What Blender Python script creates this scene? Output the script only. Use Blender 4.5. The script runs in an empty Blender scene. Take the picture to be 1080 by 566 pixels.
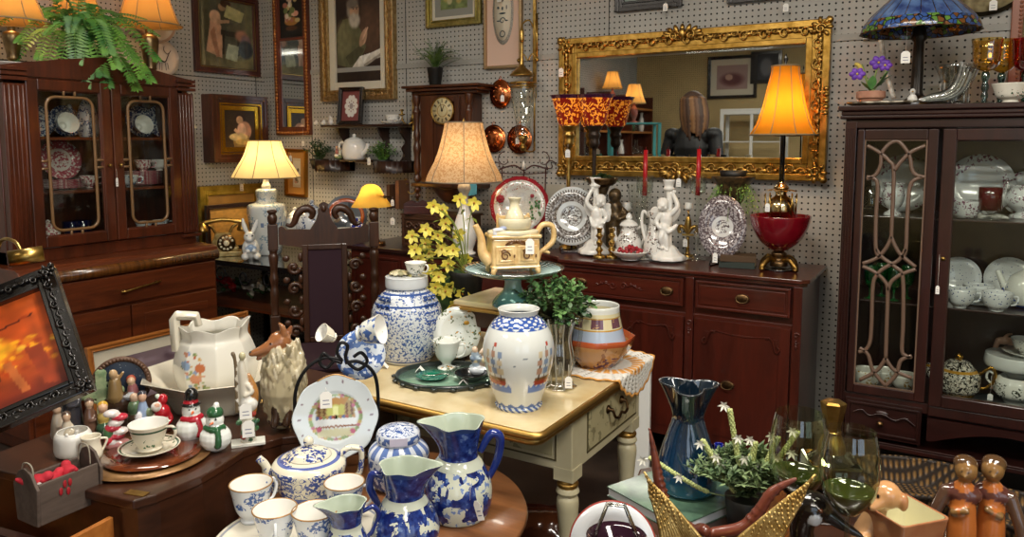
import bpy,bmesh,math,random
import numpy as np
from math import sin,cos,pi,radians,atan2,sqrt
from mathutils import Vector,Matrix,Euler
R=random.Random(7)
SC=bpy.context.scene
COL=SC.collection
F=800.0;CX=540.0;CY=231.0;PITCH=math.atan(81/800.0);YAW=radians(31);H=1.6
cd=bpy.data.cameras.new('camera');cam=bpy.data.objects.new('camera',cd);COL.objects.link(cam)
cam.location=(0,0,H);cam.rotation_euler=(pi/2-PITCH,0,YAW)
cd.sensor_fit='HORIZONTAL';cd.sensor_width=36;cd.lens=F/1080*36;cd.shift_y=-(283-CY)/1080;cd.clip_start=.05
SC.camera=cam
_f=Vector((-sin(YAW)*cos(PITCH),cos(YAW)*cos(PITCH),-sin(PITCH)))
_r=Vector((cos(YAW),sin(YAW),0));_u=_r.cross(_f)
def ray(px,py):return _f+_r*((px-CX)/F)+_u*((CY-py)/F)
def az(px,py,z):r=ray(px,py);return Vector((0,0,H))+r*((z-H)/r.z)
def ay(px,py,y):r=ray(px,py);return Vector((0,0,H))+r*(y/r.y)
def ax(px,py,x):r=ray(px,py);return Vector((0,0,H))+r*(x/r.x)
def ad(px,py,d):return Vector((0,0,H))+ray(px,py)*d
def dep(p):return(Vector(p)-Vector((0,0,H))).dot(_f)
def U(p):return dep(p)/F
def face(p,off=0):return atan2(p[1],p[0])-pi/2+radians(off)
def foot(cx,yb,rp,z):
 "centre of a round foot of radius rp pixels whose near rim shows at row yb, standing at height z"
 p=az(cx,yb,z);d=dep(p);e=(H-z)/d
 return az(cx,yb-rp*e,z)
def lin(c):
 if isinstance(c,str):
  c=c.lstrip('#');c=[int(c[i:i+2],16)/255 for i in(0,2,4)]
 return tuple((x/12.92 if x<=.04045 else((x+.055)/1.055)**2.4)for x in c[:3])
MC={}
class NT:
 def __init__(s,name):
  s.m=bpy.data.materials.new(name);s.m.use_nodes=True;s.t=s.m.node_tree;s.n=s.t.nodes
  s.b=s.n['Principled BSDF'];s.out=s.n['Material Output']
 def new(s,ty,**k):
  n=s.n.new(ty)
  for a,v in k.items():setattr(n,a,v)
  return n
 def L(s,a,b):s.t.links.new(a,b)
 def math(s,op,a,b=None,clamp=False):
  n=s.new('ShaderNodeMath',operation=op,use_clamp=clamp)
  for i,x in enumerate((a,b)):
   if x is None:continue
   if isinstance(x,(int,float)):n.inputs[i].default_value=x
   else:s.L(x,n.inputs[i])
  return n.outputs[0]
 def coord(s,scale=(1,1,1)):
  tc=s.new('ShaderNodeTexCoord');mp=s.new('ShaderNodeMapping');mp.inputs['Scale'].default_value=scale
  s.L(tc.outputs['Object'],mp.inputs['Vector']);return mp.outputs[0]
 def noise(s,scale,detail=3,vec=None,dist=0,rough=.5):
  n=s.new('ShaderNodeTexNoise');n.inputs['Scale'].default_value=scale;n.inputs['Detail'].default_value=detail
  n.inputs['Distortion'].default_value=dist;n.inputs['Roughness'].default_value=rough
  s.L(vec if vec is not None else s.coord(),n.inputs['Vector']);return n.outputs['Fac']
 def voro(s,scale,vec=None,feature='F1',out='Distance'):
  n=s.new('ShaderNodeTexVoronoi',feature=feature);n.inputs['Scale'].default_value=scale
  s.L(vec if vec is not None else s.coord(),n.inputs['Vector']);return n.outputs[out]
 def ramp(s,fac,stops,interp='LINEAR'):
  n=s.new('ShaderNodeValToRGB');cr=n.color_ramp;cr.interpolation=interp
  while len(cr.elements)<len(stops):cr.elements.new(.5)
  for e,(p,c)in zip(cr.elements,stops):
   e.position=p;e.color=(*(lin(c)if not isinstance(c,(int,float))else(c,c,c)),1)
  s.L(fac,n.inputs[0]);return n.outputs[0]
 def mix(s,fac,a,b):
  n=s.new('ShaderNodeMix',data_type='RGBA')
  for sock,x in((n.inputs[0],fac),(n.inputs[6],a),(n.inputs[7],b)):
   if isinstance(x,(int,float)):sock.default_value=x
   elif isinstance(x,(tuple,list,str)):sock.default_value=(*lin(x),1)
   else:s.L(x,sock)
  return n.outputs[2]
 def bump(s,h,strength=.3,dist=.002):
  n=s.new('ShaderNodeBump');n.inputs['Strength'].default_value=strength;n.inputs['Distance'].default_value=dist
  s.L(h,n.inputs['Height']);s.L(n.outputs[0],s.b.inputs['Normal'])
 def base(s,c):
  if isinstance(c,(tuple,list,str)):s.b.inputs['Base Color'].default_value=(*lin(c),1)
  else:s.L(c,s.b.inputs['Base Color'])
 def set(s,rough=.5,metal=0,coat=0,spec=.5):
  i=s.b.inputs;i['Roughness'].default_value=rough;i['Metallic'].default_value=metal
  i['Coat Weight'].default_value=coat;i['Coat Roughness'].default_value=.08;i['Specular IOR Level'].default_value=spec
def mat(name,c,rough=.5,metal=0,coat=0,spec=.5,c2=None,sc=30,thr=(.35,.65),bump=None,stretch=(1,1,1),attr=False):
 if name in MC:return MC[name]
 t=NT(name);t.set(rough,metal,coat,spec)
 if attr:
  a=t.new('ShaderNodeAttribute',attribute_name='Col');t.base(a.outputs['Color'])
 elif c2 is not None:
  t.base(t.ramp(t.noise(sc,4,t.coord(stretch)),[(thr[0],c),(thr[1],c2)]))
 else:t.base(c)
 if bump:t.bump(t.noise(bump[0],3,t.coord(stretch)),bump[1],bump[2]if len(bump)>2 else.003)
 MC[name]=t.m;t.m['attr']=1 if attr else 0;return t.m
def wood(name,c1,c2,ax='x',sc=14,rough=.35,coat=.3):
 if name in MC:return MC[name]
 t=NT(name);t.set(rough,0,coat)
 s={'x':(.12,1,1),'y':(1,.12,1),'z':(1,1,.12)}[ax]
 v=t.coord(s);n=t.noise(sc,6,v,1.2,.65);n2=t.noise(sc*9,3,v)
 k=t.math('ADD',t.math('MULTIPLY',n,.8),t.math('MULTIPLY',n2,.2))
 t.base(t.ramp(k,[(.3,c1),(.7,c2)]));t.bump(n2,.15,.001)
 MC[name]=t.m;return t.m
def metal(name,c,rough=.3,c2=None,sc=40):
 return mat(name,c,rough,1,0,.5,c2,sc)
def cer(name,base,layers=(),rough=.12,coat=.4):
 """glazed ceramic; layers = (axis 'r'|'z'|'-', lo, hi, kind, scale, threshold, colour)"""
 if name in MC:return MC[name]
 t=NT(name);t.set(rough,0,coat)
 tc=t.new('ShaderNodeTexCoord');sx=t.new('ShaderNodeSeparateXYZ');t.L(tc.outputs['Object'],sx.inputs[0])
 X,Y,Z=sx.outputs;rr=t.math('SQRT',t.math('ADD',t.math('POWER',t.math('ABSOLUTE',X),2),t.math('POWER',t.math('ABSOLUTE',Y),2)))
 rz=t.math('SQRT',t.math('ADD',t.math('POWER',t.math('ABSOLUTE',X),2),t.math('POWER',t.math('ABSOLUTE',Z),2)))
 c=t.mix(0.0,base,base)
 for(axn,lo,hi,kind,sc,thr,colr)in layers:
  f=None
  if axn!='-':
   q={'r':rr,'z':Z,'x':X,'p':rz,'y':Y}[axn]
   f=t.math('MULTIPLY',t.math('GREATER_THAN',q,lo),t.math('LESS_THAN',q,hi))
  g=None
  if kind=='noise':g=t.math('GREATER_THAN',t.noise(sc,4,None,.4),thr)
  elif kind=='dots':g=t.math('LESS_THAN',t.voro(sc),thr)
  elif kind=='net':g=t.math('LESS_THAN',t.voro(sc,None,'DISTANCE_TO_EDGE'),thr)
  elif kind=='vine':
   n=t.noise(sc,2,None,1.5);g=t.math('LESS_THAN',t.math('ABSOLUTE',t.math('SUBTRACT',n,.5)),thr)
  elif kind=='spray':
   n=t.math('GREATER_THAN',t.noise(sc*.3,2),.52);g=t.math('MULTIPLY',n,t.math('GREATER_THAN',t.noise(sc*1.6,3),thr))
  elif kind=='teeth':
   an=t.math('ARCTAN2',Y,X);g=t.math('GREATER_THAN',t.math('SINE',t.math('MULTIPLY',an,sc)),thr)
  elif kind=='dteeth':
   an=t.math('ARCTAN2',Z,X);g=t.math('GREATER_THAN',t.math('SINE',t.math('MULTIPLY',an,sc)),thr)
  if g is None:g=f
  elif f is not None:g=t.math('MULTIPLY',g,f)
  c=t.mix(g,c,colr)
 t.base(c);MC[name]=t.m;return t.m
def glass(name,c=(1,1,1),rough=.02,ior=1.45,dens=1.0):
 "thick coloured glass"
 if name in MC:return MC[name]
 t=NT(name);t.set(rough);t.base(c);t.b.inputs['Transmission Weight'].default_value=1;t.b.inputs['IOR'].default_value=ior
 MC[name]=t.m;return t.m
def thin(name,c=(1,1,1),refl=.12,rough=.03,tint=1.0):
 "thin glass: tinted see-through pane with a surface reflection"
 if name in MC:return MC[name]
 t=NT(name);tr=t.new('ShaderNodeBsdfTransparent');tr.inputs[0].default_value=(*lin(c),1)
 gl=t.new('ShaderNodeBsdfGlossy');gl.inputs['Roughness'].default_value=rough
 lw=t.new('ShaderNodeLayerWeight');lw.inputs[0].default_value=.5
 f=t.math('ADD',t.math('MULTIPLY',t.math('POWER',lw.outputs['Facing'],2.5),.75),refl*.5,True)
 mx=t.new('ShaderNodeMixShader');t.L(f,mx.inputs[0]);t.L(tr.outputs[0],mx.inputs[1]);t.L(gl.outputs[0],mx.inputs[2])
 t.L(mx.outputs[0],t.out.inputs[0]);MC[name]=t.m;return t.m
def shade_mat(name,c,tr=.6,fig=None):
 "lampshade cloth that lets lamp light through"
 if name in MC:return MC[name]
 t=NT(name);d=t.new('ShaderNodeBsdfDiffuse');tl=t.new('ShaderNodeBsdfTranslucent');mx=t.new('ShaderNodeMixShader')
 cc=t.mix(0.0,c,c)
 if fig:cc=t.mix(t.math('GREATER_THAN',t.noise(fig[0],3,None,1),.52),c,fig[1])
 t.L(cc,d.inputs[0]);t.L(cc,tl.inputs[0]);mx.inputs[0].default_value=tr
 t.L(d.outputs[0],mx.inputs[1]);t.L(tl.outputs[0],mx.inputs[2]);t.L(mx.outputs[0],t.out.inputs[0]);MC[name]=t.m;return t.m
def emit(name,c,s):
 if name in MC:return MC[name]
 t=NT(name);t.base(c);t.b.inputs['Emission Color'].default_value=(*lin(c),1);t.b.inputs['Emission Strength'].default_value=s
 MC[name]=t.m;return t.m
def crom(pts,n=6,closed=False):
 P=[Vector(p)for p in pts]
 if len(P)<3:return P
 out=[];N=len(P);rng=range(N if closed else N-1)
 for i in rng:
  if closed:a,b,c,d=P[(i-1)%N],P[i],P[(i+1)%N],P[(i+2)%N]
  else:a,b,c,d=P[max(i-1,0)],P[i],P[i+1],P[min(i+2,N-1)]
  for k in range(n):
   t=k/n;out.append(.5*((2*b)+(-a+c)*t+(2*a-5*b+4*c-d)*t*t+(-a+3*b-3*c+d)*t**3))
 if not closed:out.append(P[-1])
 return out
class MB:
 def __init__(s):s.v=[];s.f=[];s.m=[];s.s=[];s.M=Matrix()
 def at(s,loc=(0,0,0),rot=(0,0,0),sc=1):
  s.M=Matrix.Translation(loc)@Euler([radians(a)for a in rot]).to_matrix().to_4x4()@Matrix.Diagonal((*((sc,)*3 if isinstance(sc,(int,float))else sc),1));return s
 def add(s,vs,fs,mi=0,smooth=True):
  o=len(s.v);M=s.M
  s.v+=[tuple(M@Vector(v))for v in vs];s.f+=[tuple(i+o for i in f)for f in fs]
  s.m+=[mi]*len(fs);s.s+=[smooth]*len(fs);return s
 def box(s,x0,x1,y0,y1,z0,z1,mi=0):
  v=[(x,y,z)for x in(x0,x1)for y in(y0,y1)for z in(z0,z1)]
  return s.add(v,[(0,1,3,2),(4,6,7,5),(0,4,5,1),(2,3,7,6),(0,2,6,4),(1,5,7,3)],mi,False)
 def lathe(s,prof,seg=32,at=(0,0,0),mi=0,lobes=None,ax='z',smooth=True,sx=1,sy=1,caps=True):
  v=[];f=[];n=len(prof);A=Vector(at)
  for(r,z)in prof:
   for k in range(seg):
    a=2*pi*k/seg;q=r
    if lobes:q=r*(1+lobes[1]*(cos(lobes[0]*a)if len(lobes)<3 else-abs(sin(lobes[0]*a/2))))
    x,y=q*cos(a)*sx,q*sin(a)*sy
    v.append(A+Vector({'z':(x,y,z),'y':(x,z,y),'x':(z,x,y)}[ax]))
  for i in range(n-1):
   for k in range(seg):
    k2=(k+1)%seg;q=(i*seg+k,i*seg+k2,(i+1)*seg+k2,(i+1)*seg+k);f.append(q if ax!='y' else q[::-1])
  if caps:
   if prof[0][0]>1e-5:f.append(tuple(range(seg))[::-1])
   if prof[-1][0]>1e-5:f.append(tuple((n-1)*seg+k for k in range(seg)))
  return s.add(v,f,mi,smooth)
 def cyl(s,p0,p1,r,r2=None,seg=16,mi=0):return s.tube([p0,p1],[r,r if r2 is None else r2],seg,mi)
 def tube(s,pts,r,seg=8,mi=0,closed=False,flat=1):
  P=[Vector(p)for p in pts];n=len(P)
  if not isinstance(r,(list,tuple)):r=[r]*n
  elif len(r)!=n:r=[r[min(int(i/(n-1)*(len(r)-1)),len(r)-2)]*(1-((i/(n-1)*(len(r)-1))%1 if i<n-1 else 1))+r[min(int(i/(n-1)*(len(r)-1)),len(r)-2)+1]*((i/(n-1)*(len(r)-1))%1 if i<n-1 else 1)for i in range(n)]
  up=None;v=[];f=[]
  for i in range(n):
   if closed:t=P[(i+1)%n]-P[i-1]
   else:t=P[min(i+1,n-1)]-P[max(i-1,0)]
   if t.length<1e-9:t=Vector((0,0,1))
   t.normalize()
   if up is None:
    up=Vector((0,1,0))if abs(t.y)<.9 else Vector((1,0,0))
   up=(up-t*up.dot(t))
   if up.length<1e-6:up=t.orthogonal()
   up.normalize();b=t.cross(up)
   for k in range(seg):
    a=2*pi*k/seg;v.append(P[i]+(b*cos(a)+up*sin(a)*flat)*r[i])
  for i in range(n if closed else n-1):
   j=(i+1)%n
   for k in range(seg):
    k2=(k+1)%seg;f.append((i*seg+k,i*seg+k2,j*seg+k2,j*seg+k))
  if not closed:f.append(tuple(range(seg))[::-1]);f.append(tuple((n-1)*seg+k for k in range(seg)))
  return s.add(v,f,mi)
 def prism(s,ol,y0,y1,mi=0,smooth=False):
  "outline in local x,z extruded along y"
  n=len(ol);v=[(x,y0,z)for x,z in ol]+[(x,y1,z)for x,z in ol]
  f=[tuple(range(n)),tuple(range(n,2*n))[::-1]];s.add(v,f,mi,False)
  return s.add(v,[(i,i+n,(i+1)%n+n,(i+1)%n)for i in range(n)],mi,smooth)
 def ball(s,c,r,seg=16,mi=0,rot=None):
  r=(r,)*3 if isinstance(r,(int,float))else r;rg=max(6,seg//2);v=[];f=[]
  Rm=Euler([radians(a)for a in rot]).to_matrix()if rot else Matrix.Identity(3);c=Vector(c)
  for i in range(rg+1):
   th=pi*i/rg
   for k in range(seg):
    a=2*pi*k/seg;v.append(c+Rm@Vector((r[0]*sin(th)*cos(a),r[1]*sin(th)*sin(a),r[2]*cos(th))))
  for i in range(rg):
   for k in range(seg):k2=(k+1)%seg;f.append((i*seg+k,(i+1)*seg+k,(i+1)*seg+k2,i*seg+k2))
  return s.add(v,f,mi)
 def leaf(s,p,d,L,w,droop=0,up=(0,0,1),n=4,mi=0,fold=.0):
  p=Vector(p);d=Vector(d).normalized();side=d.cross(Vector(up))
  if side.length<1e-3:side=Vector((1,0,0))
  side.normalize();nn=side.cross(d);v=[];f=[]
  for i in range(n+1):
   t=i/n;c=p+d*L*t-Vector((0,0,1))*droop*L*t*t;ww=w*sin(pi*min(max(t*.92+.06,0),1))**.8*(1 if i<n else.15)
   v+=[c-side*ww+nn*fold*ww,c-nn*.0,c+side*ww+nn*fold*ww]
  for i in range(n):
   a=i*3;f+=[(a,a+1,a+4,a+3),(a+1,a+2,a+5,a+4)]
  return s.add(v,f,mi)
 def mesh(s,name):
  me=bpy.data.meshes.new(name);me.from_pydata(s.v,[],s.f)
  me.polygons.foreach_set('use_smooth',s.s);me.polygons.foreach_set('material_index',s.m);me.update();return me
 def build(s,name,mats,parent=None,bevel=0,loc=None,rotz=0,label=None,cat=None,group=None,auto=35,kind=None,sub=0,fix=False):
  me=s.mesh(name)
  if fix:
   b=bmesh.new();b.from_mesh(me);bmesh.ops.recalc_face_normals(b,faces=b.faces);b.to_mesh(me);b.free()
  for m in(mats if isinstance(mats,(list,tuple))else[mats]):me.materials.append(m)
  o=bpy.data.objects.new(name,me);COL.objects.link(o)
  if parent is not None:o.parent=parent
  if loc is not None:o.location=loc
  o.rotation_euler=(0,0,rotz)
  if bevel:
   m=o.modifiers.new('b','BEVEL');m.width=bevel;m.segments=2;m.limit_method='ANGLE';m.angle_limit=radians(40)
  if sub:
   m=o.modifiers.new('s','SUBSURF');m.levels=sub;m.render_levels=sub
  tag(o,label,cat,group,kind);return o
def tag(o,label=None,cat=None,group=None,kind=None):
 for k,v in(('label',label),('category',cat),('group',group),('kind',kind)):
  if v:o[k]=v
 return o
def thing(name,label,cat,loc=(0,0,0),rotz=0,group=None):
 o=bpy.data.objects.new(name,None);COL.objects.link(o);o.location=loc;o.rotation_euler=(0,0,rotz);o.empty_display_size=.05
 return tag(o,label,cat,group)
def dup(root,loc,rotz=None,label=None,group=None,scale=None):
 r=root.copy();COL.objects.link(r);r.location=loc
 if rotz is not None:r.rotation_euler=(0,0,rotz)
 if scale:r.scale=(scale,)*3
 if label:r['label']=label
 if group:r['group']=group
 for ch in list(root.children):
  c=ch.copy();COL.objects.link(c);c.parent=r
  for g in list(ch.children):
   d=g.copy();COL.objects.link(d);d.parent=c
 return r
def struct(name,mb,m,**k):return mb.build(name,m,kind='structure',**k)
def scl(prof,u):return[(r*u,h*u)for r,h in prof]
def smooth_prof(prof,n=4):return[(max(p.x,0),p.y)for p in crom([(r,z,0)for r,z in prof],n)]
def hollow(prof,t,floor=None):
 "outer profile bottom to rim -> closed cup profile with an inner wall"
 inn=[(max(r-t,.0005),z)for r,z in prof[::-1]if z>prof[0][1]+t*1.2]
 return[(0,prof[0][1])]+list(prof)+[(prof[-1][0]-t*.5,prof[-1][1]+t*.25)]+inn+[(0,(inn[-1][1]if inn else prof[0][1])+0)]
def plate_prof(r,d=None,t=.004):
 d=d or r*.12
 return[(0,0),(r*.55,0),(r*.6,d*.25),(r,d),(r,d+t*.6),(r*.62,d*.25+t),(r*.56,t),(0,t)]
def scroll(mb,c,r0,turns,r,a0=0,mi=0,dirn=1,plane='xz',seg=6,y=0,shrink=.25):
 "flat spiral of round wire, in local x,z"
 pts=[];n=int(14*turns)+4;c=Vector(c)
 for i in range(n+1):
  t=i/n;a=a0+dirn*turns*2*pi*t;q=r0*(1-t*(1-shrink));pts.append((c.x+q*cos(a),c.y+y,c.z+q*sin(a)))
 mb.tube(pts,[r,r,r*.7],seg,mi);return mb
def paint(o,fn):
 me=o.data;n=len(me.vertices);co=np.empty(n*3,np.float32);me.vertices.foreach_get('co',co);co=co.reshape(-1,3)
 c=np.clip(fn(co),0,1);c=np.where(c<=.04045,c/12.92,((c+.055)/1.055)**2.4)
 a=me.color_attributes.new('Col','FLOAT_COLOR','POINT');out=np.ones((n,4),np.float32);out[:,:3]=c;a.data.foreach_set('color',out.ravel())
 me.color_attributes.render_color_index=0;return o
def rgb(c):
 if isinstance(c,str):c=c.lstrip('#');return np.array([int(c[i:i+2],16)/255 for i in(0,2,4)])
 return np.array(c,float)
class Paint:
 "layers of soft shapes evaluated at points (x,y) in 0..1"
 def __init__(s,bg):s.L=[('bg',rgb(bg))]
 def grad(s,c,ax=1,a=0.,b=1.):s.L.append(('grad',rgb(c),ax,a,b));return s
 def ell(s,x,y,rx,ry,c,rot=0,soft=.15):s.L.append(('ell',rgb(c),x,y,rx,ry,radians(rot),soft));return s
 def poly(s,pts,c,soft=0):s.L.append(('poly',rgb(c),pts));return s
 def line(s,pts,w,c):s.L.append(('line',rgb(c),pts,w));return s
 def noise(s,amt,sc=12,seed=0):s.L.append(('noise',amt,sc,seed));return s
 def __call__(s,x,y):
  c=np.tile(s.L[0][1],(len(x),1))
  for l in s.L[1:]:
   k=l[0]
   if k=='grad':
    v=(x if l[2]==0 else y);f=np.clip((v-l[3])/(l[4]-l[3]),0,1)
   elif k=='ell':
    dx,dy=x-l[2],y-l[3];cc,ss=cos(l[6]),sin(l[6]);d=np.sqrt(((dx*cc+dy*ss)/l[4])**2+((-dx*ss+dy*cc)/l[5])**2);f=np.clip((1-d)/l[7]+.5,0,1)
   elif k=='poly':
    f=np.zeros(len(x));P=l[2];j=len(P)-1
    for i in range(len(P)):
     (x0,y0),(x1,y1)=P[i],P[j]
     if y0!=y1:f=np.where(((y0>y)!=(y1>y))&(x<(x1-x0)*(y-y0)/(y1-y0)+x0),1-f,f)
     j=i
   elif k=='line':
    f=np.zeros(len(x))
    for(x0,y0),(x1,y1)in zip(l[2][:-1],l[2][1:]):
     dx,dy=x1-x0,y1-y0;t=np.clip(((x-x0)*dx+(y-y0)*dy)/(dx*dx+dy*dy+1e-12),0,1);d=np.hypot(x-x0-t*dx,y-y0-t*dy);f=np.maximum(f,(d<l[3])*1.)
   elif k=='noise':
    rs=np.random.RandomState(l[3]);g=rs.rand(l[2]+2,l[2]+2);xs,ys=np.clip(x,0,.999)*l[2],np.clip(y,0,.999)*l[2];ix,iy=xs.astype(int),ys.astype(int);fx,fy=xs-ix,ys-iy
    nn=(g[ix,iy]*(1-fx)*(1-fy)+g[ix+1,iy]*fx*(1-fy)+g[ix,iy+1]*(1-fx)*fy+g[ix+1,iy+1]*fx*fy)-.5;c=np.clip(c*(1+l[1]*nn[:,None]),0,1);continue
   c=c*(1-f[:,None])+l[1]*f[:,None]
  return c
def canvas(name,w,h,P,parent,y=0,nx=90,ny=None,z0=0,mname='painted_canvas',rough=.5,coat=0,t=.004,x0=None):
 "thin painted panel in local x,z: w wide, h high, centred on x, bottom at z0"
 ny=ny or int(nx*h/w);x0=-w/2 if x0 is None else x0
 v=[(x0+w*i/nx,y,z0+h*j/ny)for j in range(ny+1)for i in range(nx+1)]
 mb=MB();mb.add(v,[(j*(nx+1)+i,j*(nx+1)+i+1,(j+1)*(nx+1)+i+1,(j+1)*(nx+1)+i)for j in range(ny)for i in range(nx)])
 mb.box(x0,x0+w,y+.0005,y+t,z0,z0+h)
 o=mb.build(name,mat(mname,'888888',rough,coat=coat,attr=True),parent)
 return paint(o,lambda co:P((co[:,0]-x0)/w,(co[:,2]-z0)/h))
class Blob:
 "organic one-piece body: round masses fused by voxel remesh, coloured by the nearest mass"
 def __init__(s):s.mb=MB();s.c=[];s.r=[];s.k=[]
 def ball(s,c,r,col='ffffff',rot=None):
  r=(r,)*3 if isinstance(r,(int,float))else r;s.mb.ball(c,r,16,rot=rot)
  Rm=Euler([radians(a)for a in rot]).to_matrix()if rot else Matrix.Identity(3)
  s.c.append(c);s.r.append((np.array(Rm.transposed()),np.array(r)));s.k.append(rgb(col));return s
 def limb(s,pts,r,col='ffffff',n=5):
  P=crom(pts,n);m=len(P)
  if not isinstance(r,(list,tuple)):r=[r,r]
  rr=[r[min(int(i/(m-1)*(len(r)-1)),len(r)-2)]+(r[min(int(i/(m-1)*(len(r)-1)),len(r)-2)+1]-r[min(int(i/(m-1)*(len(r)-1)),len(r)-2)])*(i/(m-1)*(len(r)-1)-min(int(i/(m-1)*(len(r)-1)),len(r)-2))for i in range(m)]
  s.mb.tube(P,rr,20)
  for p,q in((P[0],rr[0]),(P[-1],rr[-1])):s.mb.ball(p,q,16)
  for p,q in zip(P,rr):s.c.append(tuple(p));s.r.append((np.eye(3),np.array((q,)*3)));s.k.append(rgb(col))
  return s
 def build(s,name,voxel,parent=None,m=None,smooth=2,fn=None,**kw):
  o=s.mb.build(name,m or mat('painted_porcelain','ffffff',.15,coat=.4,attr=True),parent,**kw)
  md=o.modifiers.new('r','REMESH');md.mode='VOXEL';md.voxel_size=voxel
  if smooth:sm=o.modifiers.new('s','SMOOTH');sm.iterations=smooth;sm.factor=.5
  dg=bpy.context.evaluated_depsgraph_get();me=bpy.data.meshes.new_from_object(o.evaluated_get(dg));old=o.data;o.modifiers.clear();o.data=me;bpy.data.meshes.remove(old)
  me.polygons.foreach_set('use_smooth',[True]*len(me.polygons));me.name=name
  C=s
  def f(co):
   best=np.full(len(co),1e9);col=np.ones((len(co),3))
   for c,(Rm,r),k in zip(C.c,C.r,C.k):
    q=(co-np.array(c))@Rm.T;d=(np.sqrt((q*q/(r*r)).sum(1))-1)*r.min();w=d<best;best=np.where(w,d,best);col[w]=k
   return fn(co,col)if fn else col
  if m is None or m.get('attr'):paint(o,f)
  return o
WHITE=None
def tagcard(p,rotz=0,w=.02,h=.032,string=.05,tilt=0,label='small white paper price tag on a string',mounted=None):
 "paper price tag hanging on its string from point p"
 t=thing('price_tag',label,'price tag',p,rotz)
 mb=MB();mb.tube([(0,0,0),(.001,-.002,-string*.5),(0,-.002,-string)],.0006,5);mb.build('string',mat('cotton_string','e8e4da',.8),t)
 mb=MB();mb.prism([(-w/2,-string-h),(w/2,-string-h),(w/2,-string-h*.18),(w*.22,-string),(-w*.22,-string),(-w/2,-string-h*.18)],-.0025,-.0018);mb.box(-w*.28,w*.25,-.0027,-.0025,-string-h*.55,-string-h*.5,1);mb.box(-w*.28,w*.3,-.0027,-.0025,-string-h*.78,-string-h*.73,1)
 c=mb.build('card',[mat('tag_card','f1efe9',.7),mat('tag_ink','6a6f8a',.7)],t)
 if tilt:c.rotation_euler=(0,radians(tilt),0)
 return t
def peg(name,c,pitch=.031):
 t=NT(name);t.set(.75)
 tc=t.new('ShaderNodeTexCoord');sx=t.new('ShaderNodeSeparateXYZ');t.L(tc.outputs['Object'],sx.inputs[0])
 a=t.math('FRACT',t.math('MULTIPLY',t.math('ADD',sx.outputs[0],50),1/pitch));b=t.math('FRACT',t.math('MULTIPLY',t.math('ADD',sx.outputs[2],50),1/pitch))
 d=t.math('ADD',t.math('POWER',t.math('SUBTRACT',a,.5),2),t.math('POWER',t.math('SUBTRACT',b,.5),2))
 h=t.math('LESS_THAN',d,.026);n=t.noise(3,3)
 c1=t.ramp(n,[(.3,c),(.75,tuple(x*.9 for x in rgb(c)))])
 t.base(t.mix(h,c1,'14120f'));t.bump(t.math('SUBTRACT',1,h),.6,.003)
 return t.m
PEG=peg('painted_pegboard','b4b1aa');PEGB=peg('beige_pegboard','d2b984')
SEAM=mat('seam_strip','a09e97',.7)
mb=MB().box(-4.75,3.2,4.1,4.2,0,3.2);struct('wall_back',mb,PEG)
def wall_rot(name,L,m,loc,rz):mb=MB().box(0,L,0,.1,0,3.2);return struct(name,mb,m,loc=loc,rotz=rz)
wall_rot('wall_left',7.7,PEG,(-4.7,-3.6,0),pi/2)
mb=MB()
for a,b,z0,z1 in((0,4.2,0,3.2),(7.2,7.7,0,3.2),(4.2,7.2,0,.7),(4.2,7.2,2.8,3.2)):mb.box(a,b,0,.1,z0,z1)
struct('wall_right',mb,PEGB,loc=(3.1,4.1,0),rotz=-pi/2)
fr=MB()
for x in(4.2,5.18,6.17,7.15):fr.box(x,x+.05,.01,.09,.7,2.8)
for z in(.7,2.05,2.75):fr.box(4.2,7.2,.012,.088,z,z+.05)
struct('window_2',fr,mat('window_frame_paint','d8d6d0',.5),loc=(3.1,4.1,0),rotz=-pi/2)
mb=MB();mb.box(-4.75,-1.6,-3.7,-3.6,0,3.2);mb.box(2.6,3.2,-3.7,-3.6,0,3.2);mb.box(-1.6,1.0,-3.7,-3.6,0,3.2);mb.box(1.0,2.6,-3.7,-3.6,0,.75);mb.box(1.0,2.6,-3.7,-3.6,2.75,3.2)
struct('wall_rear',mb,PEGB)
fr=MB()
for x in(1.0,1.78,2.56):fr.box(x,x+.05,-3.69,-3.6,.75,2.75)
for z in(.75,2.05,2.7):fr.box(1.0,2.6,-3.69,-3.61,z,z+.05)
struct('window_1',fr,mat('window_frame_paint','d8d6d0',.5),bevel=.004)
mb=MB().box(-4.8,3.2,-3.7,4.2,-.1,0)
fl=NT('dark_floor');fl.set(.45,0,.1);fl.base(fl.ramp(fl.noise(5,5),[(.3,'241c17'),(.7,'3a2f27')]));struct('floor',mb,fl.m)
struct('ceiling',MB().box(-4.8,3.2,-3.7,4.2,3.2,3.3),mat('ceiling_paint','c9c6bd',.8))
mb=MB();mb.box(-4.7,3.1,4.09,4.1,2.096,2.128)
mb.box(-4.7,3.1,4.095,4.1,2.6,2.606)
struct('trim_1',mb,SEAM)
mb=MB()
for x in(-4.2,-1.815,-3.3,1.2):mb.box(x,x+.004,4.097,4.1,.0,3.2)
mb.box(-4.7,-4.696,-3.6,4.1,2.06,2.066);mb.box(-4.7,-4.696,4.02,4.024,0,3.2)
struct('trim_2',mb,mat('seam_gap','3c3a36',.8))
struct('baseboard_back',MB().box(-4.7,3.1,4.08,4.1,0,.09),mat('dark_base','2a211b',.5),bevel=.003)
LM=emit('lit_diffuser','fff4e2',5)
lights=[(-2.9,1.6),(-.9,1.5),(-2.6,-1.2),(.8,-1.0),(.9,1.0)]
LB=['nearest the tall china hutch','nearest the gilt wall mirror','over the rear shelves','by the shop window','over the lower right table']
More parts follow.
